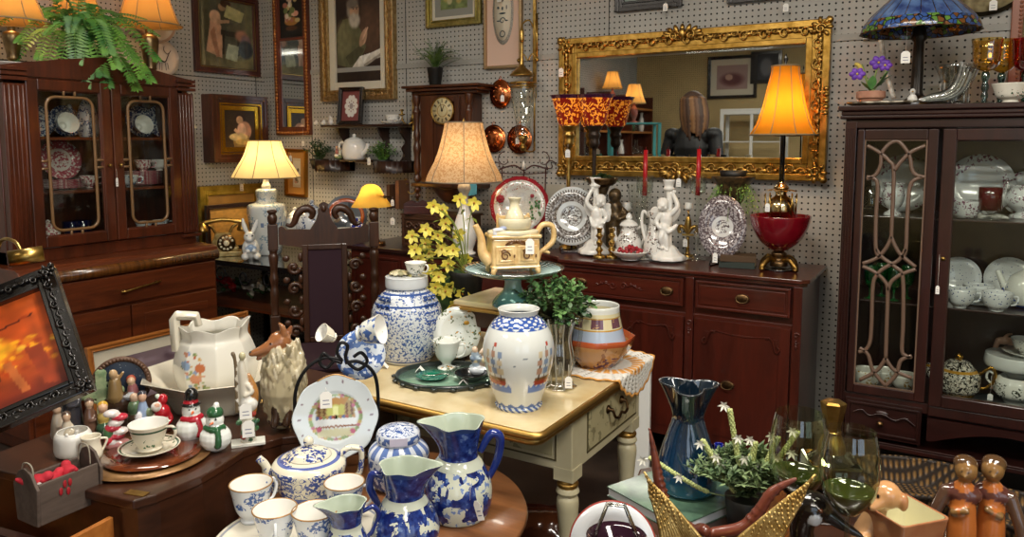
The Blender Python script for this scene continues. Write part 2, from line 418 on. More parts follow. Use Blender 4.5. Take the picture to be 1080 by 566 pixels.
for(x,y),lb,en in zip(lights,LB,(24,52,28,30,74)):
 t=thing('ceiling_light','flush white fluorescent ceiling light '+lb,'ceiling light',(x,y,3.2),0,'fluorescent ceiling lights')
 mb=MB();mb.box(-.62,.62,-.17,.17,-.07,0);mb.build('housing',mat('white_enamel','e6e6e2',.4),t,.006)
 mb=MB();mb.box(-.58,.58,-.14,.14,-.085,-.07);mb.build('diffuser',LM,t)
 l=bpy.data.lights.new('tube_light','AREA');l.shape='RECTANGLE';l.size=1.1;l.size_y=.26;l.energy=en;l.color=(1,.93,.82)
 lo=bpy.data.objects.new('tube_light',l);COL.objects.link(lo);lo.location=(x,y,3.09)
W=bpy.data.worlds.new('world');SC.world=W;W.use_nodes=True
W.node_tree.nodes['Background'].inputs[0].default_value=(.72,.86,1,1);W.node_tree.nodes['Background'].inputs[1].default_value=2.2
def bulb(p,e,col=(1,.68,.36),r=.03):
 l=bpy.data.lights.new('bulb_light','POINT');l.energy=e;l.color=col;l.shadow_soft_size=r
 o=bpy.data.objects.new('bulb_light',l);COL.objects.link(o);o.location=p;return o
vs=SC.view_settings;vs.view_transform='Standard';vs.look='None';vs.gamma=1;vs.use_curve_mapping=False;vs.exposure=0
MAHOG=wood('mahogany','2e0f09','5a2115','x',10,.28,.5);MAHOGV=wood('mahogany_upright','2e0f09','531d12','z',10,.28,.5)
WAL=wood('walnut','3a190c','74371a','x',9,.32,.4);WALV=wood('walnut_upright','321509','632c15','z',9,.32,.4)
DARK=wood('espresso_wood','1d0d0b','331713','x',10,.3,.4);DARKV=wood('espresso_wood_upright','1d0d0b','3a1a15','z',10,.3,.4)
CARV=wood('carved_dark_oak','24130a','4e2c16','z',12,.4,.2)
OAK=wood('honey_oak','8a4c1c','b87434','x',9,.4,.2)
BRASS=metal('aged_brass','9c7a3a',.32,'c6a560',30);BRZ=metal('dark_bronze','4a3826',.4,'806444',30);GOLD=metal('gold_leaf','94702f',.36,'c49c50',25)
GOLDD=metal('antique_gold_leaf','8a5a1c',.4,'c48a34',60);COPPER=metal('copper','b05a30',.22,'d8804c',20);IRON=mat('black_iron','1c1b1d',.45,.6);SILV=metal('silver','b8b6ae',.2)
PANE=thin('window_pane_glass',(.97,.98,.97),.06)
DK=mat('cabinet_inside_dark','120b09',.7)
CREAM=mat('cream_glaze','ece4cf',.12,coat=.5);PORC=mat('white_porcelain','eceae4',.12,coat=.5)
BLK=mat('black_lacquer','0d0c0c',.2,coat=.5)
def fluted(mb,x0,x1,z0,z1,n,y=0,d=.03,r=None):
 mb.box(x0,x1,y,y+d,z0,z1);w=(x1-x0)/n
 for i in range(n):mb.cyl((x0+w*(i+.5),y+.002,z0+.01),(x0+w*(i+.5),y+.002,z1-.01),w*.36,seg=10)
def turned(mb,p,prof,seg=20):mb.lathe(prof,seg,p)
def frame4(mb,x0,x1,z0,z1,w,y0,y1,wb=None):
 wb=wb or w;mb.box(x0,x0+w,y0,y1,z0,z1);mb.box(x1-w,x1,y0,y1,z0,z1);mb.box(x0+w,x1-w,y0,y1,z1-w,z1);mb.box(x0+w,x1-w,y0,y1,z0,z0+wb)
HX,HY=-4.0,1.93
t=thing('china_hutch','tall mahogany china hutch with fluted pilasters and two glazed doors, against the left wall','china cabinet',(HX,HY,0),pi/2)
W_=1.15
mb=MB();mb.box(0,W_,.02,.66,.08,.875);mb.box(.02,W_-.02,.04,.64,0,.08);mb.build('buffet_body',WAL,t,.006)
mb=MB();ol=[(0,0),(.0,.05),(.015,.078),(.04,.09),(.66,.09),(.66,0)]
mb.add([(x,y,.875+z)for x in(-.01,W_+.01)for y,z in ol],[tuple(range(6)),tuple(range(6,12))[::-1]]+[(i,i+6,(i+1)%6+6,(i+1)%6)for i in range(6)],0,False)
bt=mb.build('buffet_top',WAL,t,.004)
tb=NT('banded_veneer');tb.set(.25,0,.5);sx=tb.coord((9,.4,.4));tb.base(tb.ramp(tb.noise(3,4,sx),[(.3,'3c2009'),(.5,'6b3f17'),(.62,'4a2a10'),(.75,'a06a2c')]))
mb=MB();mb.tube([(0,.012,.905),(W_,.012,.905)],.032,14,flat=1);mb.build('waterfall_edge',tb.m,bt)
mb=MB();mb.box(.02,W_-.02,0,.02,.705,.868);dr=mb.build('drawer',WAL,t,.006)
mb=MB();mb.tube([(.50,-.02,.775),(.52,-.028,.777),(.62,-.03,.79),(.72,-.028,.80),(.74,-.02,.802)],.006,8);mb.cyl((.52,.0,.777),(.52,-.028,.777),.006);mb.cyl((.72,0,.8),(.72,-.028,.8),.006);mb.build('handle',BRASS,dr)
for x0,x1 in((.02,.56),(.57,W_-.02)):
 mb=MB();mb.box(x0,x1,.0,.02,.1,.69);mb.box(x0+.07,x1-.07,-.006,0,.17,.63);mb.build('door',WAL,t,.004)
UF=.2
mb=MB();mb.box(.07,W_,UF+.44,UF+.46,.965,1.95);mb.box(.05,.09,UF+.03,UF+.46,.965,1.95);mb.box(W_-.04,W_,UF+.03,UF+.46,.965,1.95);mb.box(.05,W_,UF,UF+.46,.965,1.035)
mb.box(.05,W_,UF,UF+.46,1.93,1.985);cr=[(.04,1.94),(W_+.01,1.94),(W_+.01,1.985),(W_-.09,2.0),(.85,2.04),(.6,2.075),(.35,2.04),(.12,2.0),(.04,1.985)];mb.prism(cr,UF-.01,UF+.03)
mb.build('upper_case',WALV,t,.004)
for z in(1.325,1.62):mb=MB();mb.box(.09,W_-.04,UF+.05,UF+.44,z-.008,z+.008);mb.build('shelf',WAL,t,.003)
for x0,x1 in((.055,.165),(W_-.1,W_+.005)):
 mb=MB();fluted(mb,x0,x1,1.035,1.9,5,UF-.02,.05)
 for z in(1.915,1.94,1.965,1.01):mb.box(x0-.01,x1+.01,UF-.035,UF+.03,z,z+.018)
 mb.build('pilaster',WALV,t,.002)
def rrect(x0,x1,z0,z1,r,y):
 pts=[]
 for cx,cz,a0 in((x1-r,z1-r,0),(x0+r,z1-r,90),(x0+r,z0+r,180),(x1-r,z0+r,270)):
  for k in range(5):a=radians(a0+k*22.5);pts.append((cx+r*cos(a),y,cz+r*sin(a)))
 return pts
for x0,x1,sgn in((.167,.617,0),(.622,1.048,1)):
 mb=MB();frame4(mb,x0,x1,1.04,1.93,.058,UF-.02,UF+.01);frame4(mb,x0+.052,x1-.052,1.092,1.878,.012,UF-.012,UF+.005)
 d=mb.build('door',WALV,t,.005)
 mb=MB();mb.box(x0+.055,x1-.055,UF-.006,UF-.003,1.095,1.875);mb.build('pane',PANE,d)
 mb=MB();xm=(x0+x1)/2;mb.tube(rrect(x0+.1,x1-.1,1.125,1.84,.05,UF-.012),.0085,8,closed=True)
 for dx in(-.03,.03):
  mb.tube([(xm+dx,UF-.012,1.84),(xm+dx,UF-.012,1.885)],.007);mb.tube([(xm+dx,UF-.012,1.125),(xm+dx,UF-.012,1.09)],.007)
 for z in(1.46,1.5):
  mb.tube([(x0+.05,UF-.012,z),(x0+.1,UF-.012,z)],.007);mb.tube([(x1-.05,UF-.012,z),(x1-.1,UF-.012,z)],.007)
 mb.build('muntin',mat('tan_muntin','7d5d3c',.35,coat=.3),d)
 mb=MB();hx=x1-.03 if not sgn else x0+.03;mb.lathe([(0,0),(.007,-.004),(.011,-.016),(.006,-.024),(0,-.026)],16,(hx,UF-.02,1.47),ax='y');mb.build('knob',BRASS,d)
SX,SY=-2.04,3.58
t=thing('sideboard','long mahogany sideboard with oval brass pulls under the gilt mirror','sideboard',(SX,SY,0))
w=1.44
def bowed(z0,z1,out,x0=0,x1=w,yb=.5):
 ol=[(x0-out,yb),(x0-out,.12)]+[(x0-out+.16*sin(radians(a))**1.5*1.2,.12-(.12+out)*(1-cos(radians(a))))for a in range(15,91,15)]+[(x1+out-.03,-out),(x1+out,-out+.03),(x1+out,yb)]
 return ol
mb=MB()
def slab(ol,z0,z1):mb.add([(x,y,z0)for x,y in ol]+[(x,y,z1)for x,y in ol],[tuple(range(len(ol)))[::-1],tuple(range(len(ol),2*len(ol)))]+[(i,(i+1)%len(ol),(i+1)%len(ol)+len(ol),i+len(ol))for i in range(len(ol))],0,False)
slab(bowed(0,0,.012),.962,.98);slab(bowed(0,0,0),.945,.962);mb.build('top',MAHOG,t,.003)
mb=MB();slab(bowed(0,0,-.02),.14,.945);mb.box(.2,w-.03,.012,.03,.73,.765);mb.build('carcass',MAHOG,t,.003)
for x0 in(.882,1.385):
 mb=MB();mb.box(x0,x0+.04,.0,.04,.1,.945)
 mb.build('stile',MAHOGV,t,.003)
 mb=MB();scroll(mb,(x0+.02,-.002,.72),.014,1,.004);scroll(mb,(x0+.02,-.002,.69),.01,1,.003,dirn=-1);mb.ball((x0+.02,-.002,.665),(.006,.005,.012));mb.build('carved_bellflower',MAHOG,t)
def oval_pull(x,z,par,y=-.01):
 mb=MB();mb.lathe([(0,-.004),(.8,-.004),(1,0),(1,.004),(0,.004)],28,ax='y',sx=1);mb.v=[(x+v[0]*.034,y+v[1],z+v[2]*.022)for v in mb.v]
 for sx in(-1,1):mb.ball((x+sx*.027,y-.008,z+.003),.005,8)
 mb.tube(crom([(x-.027,y-.01,z+.003),(x-.022,y-.013,z-.012),(x,y-.014,z-.018),(x+.022,y-.013,z-.012),(x+.027,y-.01,z+.003)]),.003,6);mb.build('pull',BRZ,par)
def raised(mb,x0,x1,z0,z1,y=0):
 mb.box(x0,x1,y,y+.02,z0,z1);frame4(mb,x0,x1,z0,z1,.012,y-.008,y);mb.box(x0+.022,x1-.022,y-.005,y,z0+.02,z1-.02)
def leafscroll(mb,x,z,s=1,y=-.006,sg=1):
 scroll(mb,(x,y,z),.02*s,1.2,.0035,0,dirn=sg);mb.tube(crom([(x+sg*.02*s,y,z),(x+sg*.05*s,y,z+.012*s),(x+sg*.08*s,y,z-.005*s),(x+sg*.11*s,y,z-.01*s)]),[.004,.003,.001],6)
 for k in range(3):mb.ball((x+sg*(.035+.025*k)*s,y,z+(.014-.008*k)*s),(.010*s,.003,.005*s),8,rot=(0,-30*sg,0))
mb=MB();raised(mb,.2,.872,.80,.935,-.004);leafscroll(mb,.56,.868,1,-.012,1);leafscroll(mb,.50,.868,1,-.012,-1)
d=mb.build('drawer',MAHOG,t,.003);oval_pull(.32,.87,d,-.014);oval_pull(.79,.868,d,-.014)
mb=MB();raised(mb,.935,1.375,.80,.935,-.004);d=mb.build('drawer',MAHOG,t,.003);oval_pull(1.16,.868,d,-.014)
for x0,x1,px in((.2,.54,.5),(.545,.875,.59),(.93,1.378,1.10)):
 mb=MB();mb.box(x0,x1,-.004,.02,.13,.745);mb.box(x0+.05,x1-.05,-.008,-.004,.18,.69)
 for sx,xx in((1,x0+.055),(-1,x1-.055)):
  mb.tube(crom([(xx,-.01,.66),(xx-sx*.012,-.012,.645),(xx,-.012,.63),(xx+sx*.01,-.012,.645),(xx+sx*.02,-.012,.68),(xx+sx*.035,-.012,.695),(xx+sx*.05,-.01,.69)]),.005,6)
 mb.tube(crom([(x0+.1,-.009,.70),((x0+x1)/2,-.009,.685),(x1-.1,-.009,.695)]),.003,6)
 d=mb.build('door',MAHOGV,t,.003);oval_pull(px,.44,d,-.01)
for x,y in((.05,.1),(w-.06,.04),(.05,.44),(w-.06,.44),(.9,.03)):
 mb=MB();mb.box(x-.02,x+.04,y-.02,y+.03,0,.14);mb.build('foot',MAHOGV,t,.006)
KX,KY=-.47,3.62
t=thing('display_cabinet','dark espresso china cabinet with gothic latticed side door, right of the sideboard','china cabinet',(KX,KY,0))
w=1.32
mb=MB()
for z0,z1,o_ in((1.735,1.757,.03),(1.715,1.735,.018),(1.7,1.715,.022),(1.66,1.7,0)):mb.box(-o_,w+o_,-o_,.44,z0,z1)
mb.build('cornice',DARK,t,.005)
mb=MB();mb.box(0,w,.42,.44,.25,1.7);mb.box(0,.02,0,.44,.25,1.7);mb.box(w-.02,w,0,.44,.25,1.7);mb.box(0,w,0,.44,.44,.485);mb.box(0,w,0,.43,.25,.27);mb.box(.34,.345,.03,.42,.26,1.66)
mb.build('carcass',DARKV,t,.003)
for x0,x1 in((.0,.045),(w-.045,w)):
 mb=MB();mb.box(x0,x1,-.005,.03,.25,1.69)
 for i in range(3):mb.cyl((x0+.012+.012*i,-.005,.28),(x0+.012+.012*i,-.005,1.66),.004,seg=8)
 mb.build('pilaster',DARKV,t,.002)
for z,zl in((1.28,1.272),(.905,.897)):
 mb=MB();mb.box(.02,w-.02,.03,.42,zl,z);mb.build('shelf',DARK,t,.002)
def kx(px):return ay(px,145,KY).x-KX
LAT=[]
def L4(*p):LAT.append([(860+x/4.718,110+y/4.718)for x,y in p])
def L5(*p):LAT.append([(860+x/4.718,220+y/4.718)for x,y in p])
def L6(*p):LAT.append([(860+x/4.718,330+y/4.718)for x,y in p])
L4((255,372),(300,350),(325,300),(330,245),(365,200),(405,182),(440,210),(470,260),(480,320),(500,350),(548,362))
L4((258,205),(320,240),(365,280),(390,330),(382,566+0),(378,666))
L4((548,205),(480,235),(430,280),(392,330));L4((255,360),(295,370),(310,410),(302,566),(302,720),(322,765));L4((530,362),(490,378),(468,420),(457,566),(450,720),(430,765))
L5((378,140),(352,195),(305,245),(235,272));L5((378,140),(402,195),(435,238),(500,290));L5((302,200),(335,243),(400,292),(435,340),(437,566),(431,700),(450,730),(480,740))
L5((450,200),(415,255),(350,290),(310,325),(287,380),(280,566),(272,660),(250,700),(215,712));L5((235,285),(300,318),(345,360),(360,405),(356,566),(350,750));L5((500,300),(430,325),(380,360),(360,405))
L6((350,225),(305,285),(220,332));L6((350,225),(395,285),(480,322));L6((220,172),(262,205),(285,280),(340,350),(355,355),(405,300),(425,235),(480,212))
x0,x1,z0,z1=kx(905),kx(990.5),.49,1.655;RS=x1-kx(979)
mb=MB();mb.box(x0-.0,x0+.028,-.012,.015,z0,z1);mb.box(x1-RS,x1,-.012,.015,z0,z1);mb.box(x0+.028,x1-RS,-.012,.015,z1-.045,z1);mb.box(x0+.028,x1-RS,-.012,.015,z0,.53);d=mb.build('side_door',DARKV,t,.004)
mb=MB();mb.box(x0+.02,x1-RS+.01,.002,.005,.52,1.62);mb.build('pane',PANE,d)
mb=MB()
for l in LAT:
 mb.tube(crom([(lambda q:(q.x-KX,-.004,q.z))(ay(a,b,KY))for a,b in l],5),.0085,6,flat=.6)
frame4(mb,x0+.026,x1-RS+.002,.526,1.615,.008,-.008,.0)
mb.build('muntin',mat('taupe_lattice','6a5344',.4,coat=.2),d)
mb=MB();mb.box(.05,.352,-.01,.02,.3,.465);frame4(mb,.06,.345,.315,.452,.01,-.018,-.008)
mb.tube(crom([(.085,-.02,.405),(.12,-.02,.42),(.15,-.02,.40),(.2,-.022,.415),(.25,-.02,.395),(.29,-.02,.41),(.33,-.02,.385)]),.0035,6);mb.ball((.2,-.016,.415),(.03,.008,.014),10)
d=mb.build('drawer',DARK,t,.003);mb=MB();mb.lathe([(0,0),(.006,0),(.006,-.012),(.014,-.018),(.012,-.026),(0,-.03)],20,(.195,-.012,.372),ax='y');mb.build('knob',BRZ,d)
a0,a1=kx(995),.965
mb=MB();frame4(mb,a0,a1,.487,1.655,.048,-.03,.0,.05);frame4(mb,a0+.043,a1-.043,.53,1.612,.008,-.022,.002);mb.box(a0,a1,-.02,.01,.44,.485)
d=mb.build('centre_door',DARKV,t,.004);mb=MB();mb.box(a0+.04,a1-.04,-.012,-.009,.53,1.615);mb.build('pane',PANE,d)
mb=MB();mb.lathe([(0,0),(.009,-.001),(.009,-.004),(0,-.005)],14,(a0+.025,-.03,1.12),ax='y');mb.build('keyhole_plate',BRASS,d)
mb=MB();ol=[(a0,.43),(a1,.43),(a1,.33)]+[(a1-.02-(a1-a0-.04)*k/12,.33+.07*sin(pi*k/12))for k in range(13)]+[(a0,.33)];mb.prism(ol,-.02,.0);mb.box(.05,w-.05,0,.4,.27,.28)
mb.build('apron',DARK,t,.003)
for x,y in((.02,.02),(w-.05,.02),(.02,.38),(w-.05,.38)):
 mb=MB();mb.lathe(smooth_prof([(.012,0),(.02,.04),(.014,.1),(.026,.18),(.028,.25)]),16,(x+.02,y,0));mb.build('leg',DARKV,t)
mb=MB();x0,x1=.965,w-.04;frame4(mb,x0,x1,.49,1.655,.045,-.012,.015);d=mb.build('side_door',DARKV,t,.004);mb=MB();mb.box(x0+.04,x1-.04,.002,.005,.52,1.62);mb.build('pane',PANE,d)
DX0,DX1,DY0,DY1,DZ=-1.9,-1.03,1.865,2.78,.76
t=thing('writing_desk','cream painted desk with gilt moulded edge and floral drawer, centre of the room','desk',(0,0,0))
CP=mat('cream_paint','cfc7a8',.4,coat=.15,c2='b9b18f',sc=4);
ct=NT('cream_top');ct.set(.15,0,.5);ct.base(ct.ramp(ct.noise(7,5),[(.3,'bfa878'),(.7,'dccda6')]))
def rc(x0,x1,y0,y1,r):
 pts=[]
 for cx,cy,a0_ in((x1-r,y1-r,0),(x0+r,y1-r,90),(x0+r,y0+r,180),(x1-r,y0+r,270)):
  for k in range(6):a=radians(a0_+k*18);pts.append((cx+r*cos(a),cy+r*sin(a)))
 return pts
mb=MB();slab(rc(DX0,DX1,DY0,DY1,.03),DZ-.02,DZ);mb.build('top',ct.m,t,.003)
mb=MB();q=rc(DX0,DX1,DY0,DY1,.03);mb.tube([(x,y,DZ-.014)for x,y in q],.013,10,closed=True);q=rc(DX0+.012,DX1-.012,DY0+.012,DY1-.012,.03);mb.tube([(x,y,DZ-.034)for x,y in q],.014,10,closed=True);mb.build('gilt_edge',metal('gilt_paint','bf9854',.42),t)
mb=MB();AX1,AY0=-1.062,2.15;mb.box(DX0+.05,AX1,AY0,DY1-.04,.52,DZ-.03);mb.build('apron',CP,t,.004)
dp=NT('painted_flowers');dp.set(.4,0,.2);n1=dp.math('GREATER_THAN',dp.noise(22,4),.56);dp.base(dp.mix(dp.math('MULTIPLY',n1,.7),'b9b08a','6f6a4c'))
mb=MB();mb.box(AX1,AX1+.006,2.27,2.69,.56,.715);d=mb.build('drawer',dp.m,t,.002)
mb=MB()
for a,b,c_,e in((2.26,2.70,.55,.555),(2.26,2.70,.72,.725)):mb.box(AX1,AX1+.003,a,b,c_,e)
for a in(2.26,2.695):mb.box(AX1,AX1+.003,a,a+.005,.55,.725)
frame4(mb,-1.80,-1.12,.55,.72,.005,AY0-.003,AY0);mb.build('painted_line',mat('olive_line','5a5238',.5),t)
mb=MB();frame4(mb,-1.78,-1.14,.565,.705,.0,0,0)if 0 else None;mb.box(-1.785,-1.135,AY0-.002,AY0,.565,.705);mb.build('front_panel',dp.m,t)
mb=MB()
for yy in(2.42,2.54):mb.lathe([(0,0),(.016,0),(.014,.006),(.006,.012),(.008,.02),(0,.024)],16,(AX1+.006,yy,.655),ax='x')
mb.tube(crom([(AX1+.026,2.42,.655),(AX1+.034,2.425,.63),(AX1+.036,2.455,.622),(AX1+.034,2.48,.632),(AX1+.036,2.505,.622),(AX1+.034,2.535,.63),(AX1+.026,2.54,.655)]),.005,8);mb.build('handle',BRZ,d)
lp=smooth_prof([(.012,0),(.018,.02),(.014,.05),(.03,.30),(.038,.40),(.03,.425),(.026,.43)])
for x,y in((-1.095,2.185),(-1.095,2.70),(-1.80,2.185),(-1.80,2.70)):
 mb=MB();mb.lathe(lp,20,(x,y,.0));mb.lathe([(.034,.43),(.04,.44),(.034,.455)],20,(x,y,0));mb.box(x-.036,x+.036,y-.036,y+.036,.485,.53);l=mb.build('leg',CP,t,.003)
 mb=MB();mb.lathe(smooth_prof([(.028,.452),(.036,.46),(.036,.47),(.028,.478),(.03,.487)]),20,(x,y,0));mb.build('gilt_ring',metal('gilt_paint','b98a3c',.35),l)
c0=Vector((-3.02,3.02,0));rz=radians(47)
t=thing('carved_chair','high backed carved oak chair with scrolled crest and plum velvet panel','chair',c0,rz)
sw=.27
def post(x):
 mb=MB();mb.lathe(smooth_prof([(.016,1.16),(.024,1.175),(.026,1.20),(.018,1.215),(.026,1.225),(.024,1.235),(0,1.24)],3),16,(x,0,0))
 mb.box(x-.026,x+.026,-.026,.026,1.02,1.16);mb.lathe(smooth_prof([(.022,.66),(.018,.7),(.024,.78),(.018,.82),(.024,.86),(.018,.9),(.026,.98),(.02,1.0),(.024,1.02)],3),16,(x,0,0))
 mb.box(x-.025,x+.025,-.025,.025,.38,.66);mb.lathe(smooth_prof([(.02,0),(.024,.05),(.016,.1),(.026,.3),(.022,.38)],3),16,(x,0,0));mb.build('back_post',CARV,t,.004)
post(-sw);post(sw)
mb=MB();hw=sw-.03
half=[(.0,1.275),(.012,1.272),(.026,1.262),(.022,1.245),(.032,1.232),(.03,1.215),(.036,1.195),(.045,1.17),(.075,1.125),(.2,1.13),(.225,1.15),(hw,1.14),(hw,1.05),(.12,1.03),(.0,1.03)]
mb.prism([(-x,z)for x,z in half[::-1]][:-1]+half,-.016,.016)
for s in(-1,1):
 mb.tube(crom([(s*.075,0,1.185),(s*.062,0,1.20),(s*.06,0,1.222),(s*.08,0,1.24),(s*.11,0,1.236),(s*.14,0,1.21),(s*.155,0,1.17),(s*.175,0,1.15),(s*.2,0,1.158)]),[.012,.016,.02,.022,.022,.02,.017,.013,.008],10,flat=.9)
mb.ball((0,-.012,1.24),(.016,.012,.022));mb.build('crest',CARV,t,.004)
mb=MB();frame4(mb,-.12,.12,.50,1.045,.03,-.018,.018);mb.build('panel_frame',CARV,t,.004)
mb=MB();mb.box(-.092,.092,-.01,.01,.53,1.017);mb.build('velvet_panel',mat('plum_velvet','2b0f1d',.85),t,.004)
for s in(-1,1):
 mb=MB()
 for k,z in enumerate((.56,.68,.80,.92)):
  scroll(mb,(s*.165,0,z),.036,1.1,.012,0,dirn=s*(1 if k%2 else-1),seg=8);mb.ball((s*.13,0,z+.055),(.014,.01,.026));mb.ball((s*.205,0,z+.05),(.02,.01,.018),rot=(0,40*s,0));mb.lathe([(0,-.01),(.012,-.012),(.014,0),(0,.008)],12,(s*.165,0,z),ax='y')
 mb.build('pierced_scrollwork',CARV,t)
mb=MB();mb.box(-sw,sw,-.50,.02,.42,.46);mb.build('seat_rail',CARV,t,.006)
mb=MB();mb.box(-sw+.02,sw-.02,-.49,-.0,.46,.50);mb.build('seat',MC['plum_velvet'],t,.02)
for x in(-sw,sw):mb=MB();mb.lathe(smooth_prof([(.02,0),(.026,.05),(.016,.1),(.03,.3),(.02,.36),(.03,.42)],3),16,(x,-.47,0));mb.build('front_leg',CARV,t)
mb=MB();mb.cyl((-sw,-.47,.15),(sw,-.47,.15),.014);mb.cyl((-sw,0,.15),(sw,0,.15),.014);mb.build('stretcher',CARV,t)
def wx(px,py,Y=4.1):return ay(px,py,Y)
def ornate(mb,x0,x1,z0,z1,w,y,r=.0045,step=.052,seed=1,corner=True,mi=0):
 rr=random.Random(seed)
 def run(p,q,ins):
  L=(Vector(q)-Vector(p)).length;n=max(2,int(L/step));d=(Vector(q)-Vector(p)).normalized()
  for i in range(n):
   c=Vector(p)+d*(L*(i+.5)/n);s=1 if i%2 else-1
   a0=atan2(d.z,d.x)+(pi if s<0 else 0)
   scroll(mb,(c.x-ins[0]*s*w*.1,y,c.z-ins[1]*s*w*.1),w*.30,1.25,r,a0+rr.uniform(-.5,.5),mi,s,seg=5)
   mb.ball((c.x+d.x*step*.45,y,c.z+d.z*step*.45),(w*.12+abs(d.x)*w*.1,r*1.2,w*.12+abs(d.z)*w*.1),6,mi)
 h=w*.5
 run((x0+w,0,z1-h),(x1-w,0,z1-h),(0,1));run((x0+w,0,z0+h),(x1-w,0,z0+h),(0,1));run((x0+h,0,z0+w),(x0+h,0,z1-w),(1,0));run((x1-h,0,z0+w),(x1-h,0,z1-w),(1,0))
 if corner:
  for cx,sx in((x0+h,-1),(x1-h,1)):
   for cz,sz in((z0+h,-1),(z1-h,1)):
    for k in range(7):
     a=k*pi*2/7;mb.ball((cx+cos(a)*w*.38+sx*w*.06,y-.004,cz+sin(a)*w*.38+sz*w*.06),(w*.2,.009,w*.12),8,mi,rot=(0,-math.degrees(a),0))
    scroll(mb,(cx,y-.008,cz),w*.26,1.4,r*1.2,0,mi,sx);mb.ball((cx+sx*w*.42,y-.003,cz+sz*w*.42),(w*.2,.012,w*.2),8,mi)
def framed(name,label,loc,rz,w,h,fw,mats,art,prof='step',dep_=.03,mat_w=0,mat_c=None,cat='picture',tilt=0,orn=None,glassy=False,mirror=None,group=None,liner=None,nx=90,artname='picture'):
 "loc: bottom-centre of the frame at its back; local -y looks into the room"
 t=thing(name,label,cat,loc,rz,group)
 if tilt:t.rotation_euler=(0,radians(tilt),rz)
 mb=MB();x0,x1=-w/2,w/2
 frame4(mb,x0,x1,0,h,fw*.45,-dep_,0);frame4(mb,x0+fw*.4,x1-fw*.4,fw*.4,h-fw*.4,fw*.4,-dep_*.75,0);frame4(mb,x0+fw*.75,x1-fw*.75,fw*.75,h-fw*.75,fw*.25,-dep_*.9,0)
 f=mb.build('frame',mats[0],t,.003)
 if orn:mb=MB();ornate(mb,x0,x1,0,h,fw*.8,-dep_*.92,*orn);mb.build('carving',mats[1],f)
 if len(mats)>1 and not orn:
  mb=MB();frame4(mb,x0+fw*.78,x1-fw*.78,fw*.78,h-fw*.78,fw*.14,-dep_*.98,-.004);mb.build('inner_slip',mats[1],f,.001)
 a=fw
 if liner:mb=MB();frame4(mb,x0+fw,x1-fw,fw,h-fw,liner[0],-dep_*.5,0);mb.build('liner',liner[1],t,.002);a+=liner[0]
 if mirror:
  mb=MB();mb.box(x0+a-.002,x1-a+.002,-.012,0,a-.002,h-a+.002);mb.build('mirror_glass',mirror,t)
 else:
  if mat_w:mb=MB();frame4(mb,x0+a,x1-a,a,h-a,mat_w,-.010,-.002);mb.build('mat_board',mat_c,t);a+=mat_w
  canvas(artname,w-2*a+.004,h-2*a+.004,art,t,-.008,z0=a-.002,nx=nx)
  if glassy:mb=MB();mb.box(x0+fw,x1-fw,-.014,-.013,fw,h-fw);mb.build('glass',PANE,t)
 return t
P=Paint('6a6350').grad('8f8768',1,0,.25).ell(.5,.12,.6,.2,'a5936a',soft=.6).ell(.3,.55,.5,.5,'5c5442',soft=.8)
P.poly([(.12,.22),(.40,.14),(.42,.4),(.40,.62),(.34,.75),(.22,.72),(.18,.5)],'d9a287').poly([(.2,.5),(.3,.14),(.36,.16),(.28,.6)],'b9795c').ell(.3,.74,.1,.1,'e3b093').ell(.43,.9,.07,.06,'c99a78').ell(.5,.95,.1,.05,'5a3420').poly([(.34,.7),(.56,.72),(.56,.68),(.34,.64)],'d8a585')
P.poly([(.46,.76),(.78,.70),(.84,.86),(.52,.94)],'d8c68e').poly([(.40,.56),(.80,.54),(.80,.47),(.40,.48)],'3a2a1c').poly([(.42,.48),(.47,.48),(.45,.2),(.41,.2)],'38281a').poly([(.7,.48),(.75,.48),(.73,.2),(.69,.2)],'38281a').ell(.78,.5,.12,.09,'c98a72',soft=.5).ell(.86,.42,.1,.1,'a07a86',soft=.5).ell(.85,.3,.14,.14,'4b4f58',soft=.3).poly([(.46,.14),(.68,.10),(.72,.34),(.52,.36)],'c9c3a6').noise(.25,20,3)
framed('framed_print','faded print of a girl in a pink gown, dark red frame',(-4.7,3.765,2.095),pi/2,.57,.575,.05,[wood('red_brown_frame','2e1310','5d2a20','z',14),metal('dull_gilt','8f7a4c',.4)],P,glassy=True)
P=Paint('2a1e14').grad('4a3620',1,1,0).ell(.52,.80,.17,.10,'2a1510').ell(.5,.74,.11,.11,'caa07a').ell(.64,.45,.24,.26,'b98970').ell(.56,.46,.14,.2,'e1b79a').poly([(.25,.30),(.8,.32),(.75,.02),(.3,.02)],'a07c40').ell(.45,.28,.3,.11,'e5c98b').ell(.6,.15,.25,.08,'d9b463').poly([(.30,.46),(.36,.52),(.5,.38),(.45,.32)],'ddb18e').noise(.3,14,2)
t=framed('gilt_picture','small dark painting of a seated woman in a wide gilt and wood box frame',(-4.605,3.775,1.455),pi/2,.49,.485,.075,[wood('burl_frame','2b1208','5b2a12','z',22),metal('bright_gilt','c9962e',.25)],P,dep_=.03,liner=(.035,metal('bright_gilt','c9962e',.25)))
mb=MB();mb.box(-.245,.245,0,.094,0,.485);mb.build('box_back',MC['burl_frame'],t,.003)
tagcard(Vector((-4.58,3.60,1.95)),pi/2,.022,.034,.01,label='white price tag on the corner of the small gilt box frame')
P=Paint('17120f').ell(.5,.35,.3,.09,'a9763a').ell(.5,.2,.26,.05,'4b2c17')
for i in range(26):P.ell(.5+R.uniform(-.28,.28),.58+R.uniform(-.24,.3),R.uniform(.06,.12),R.uniform(.04,.07),['d8b7a0','e4d8c4','b0705c','cf9a8a','6f7b4a','c7b27a'][i%6])
MIR=mat('mirror_silver','d9dcda',.015,1);
t=thing('trumeau_mirror','tall narrow mirror with a flower panel on top and gilt rope edge, in the corner','mirror',(-4.37,4.1,1.655))
w,h=.36,1.12
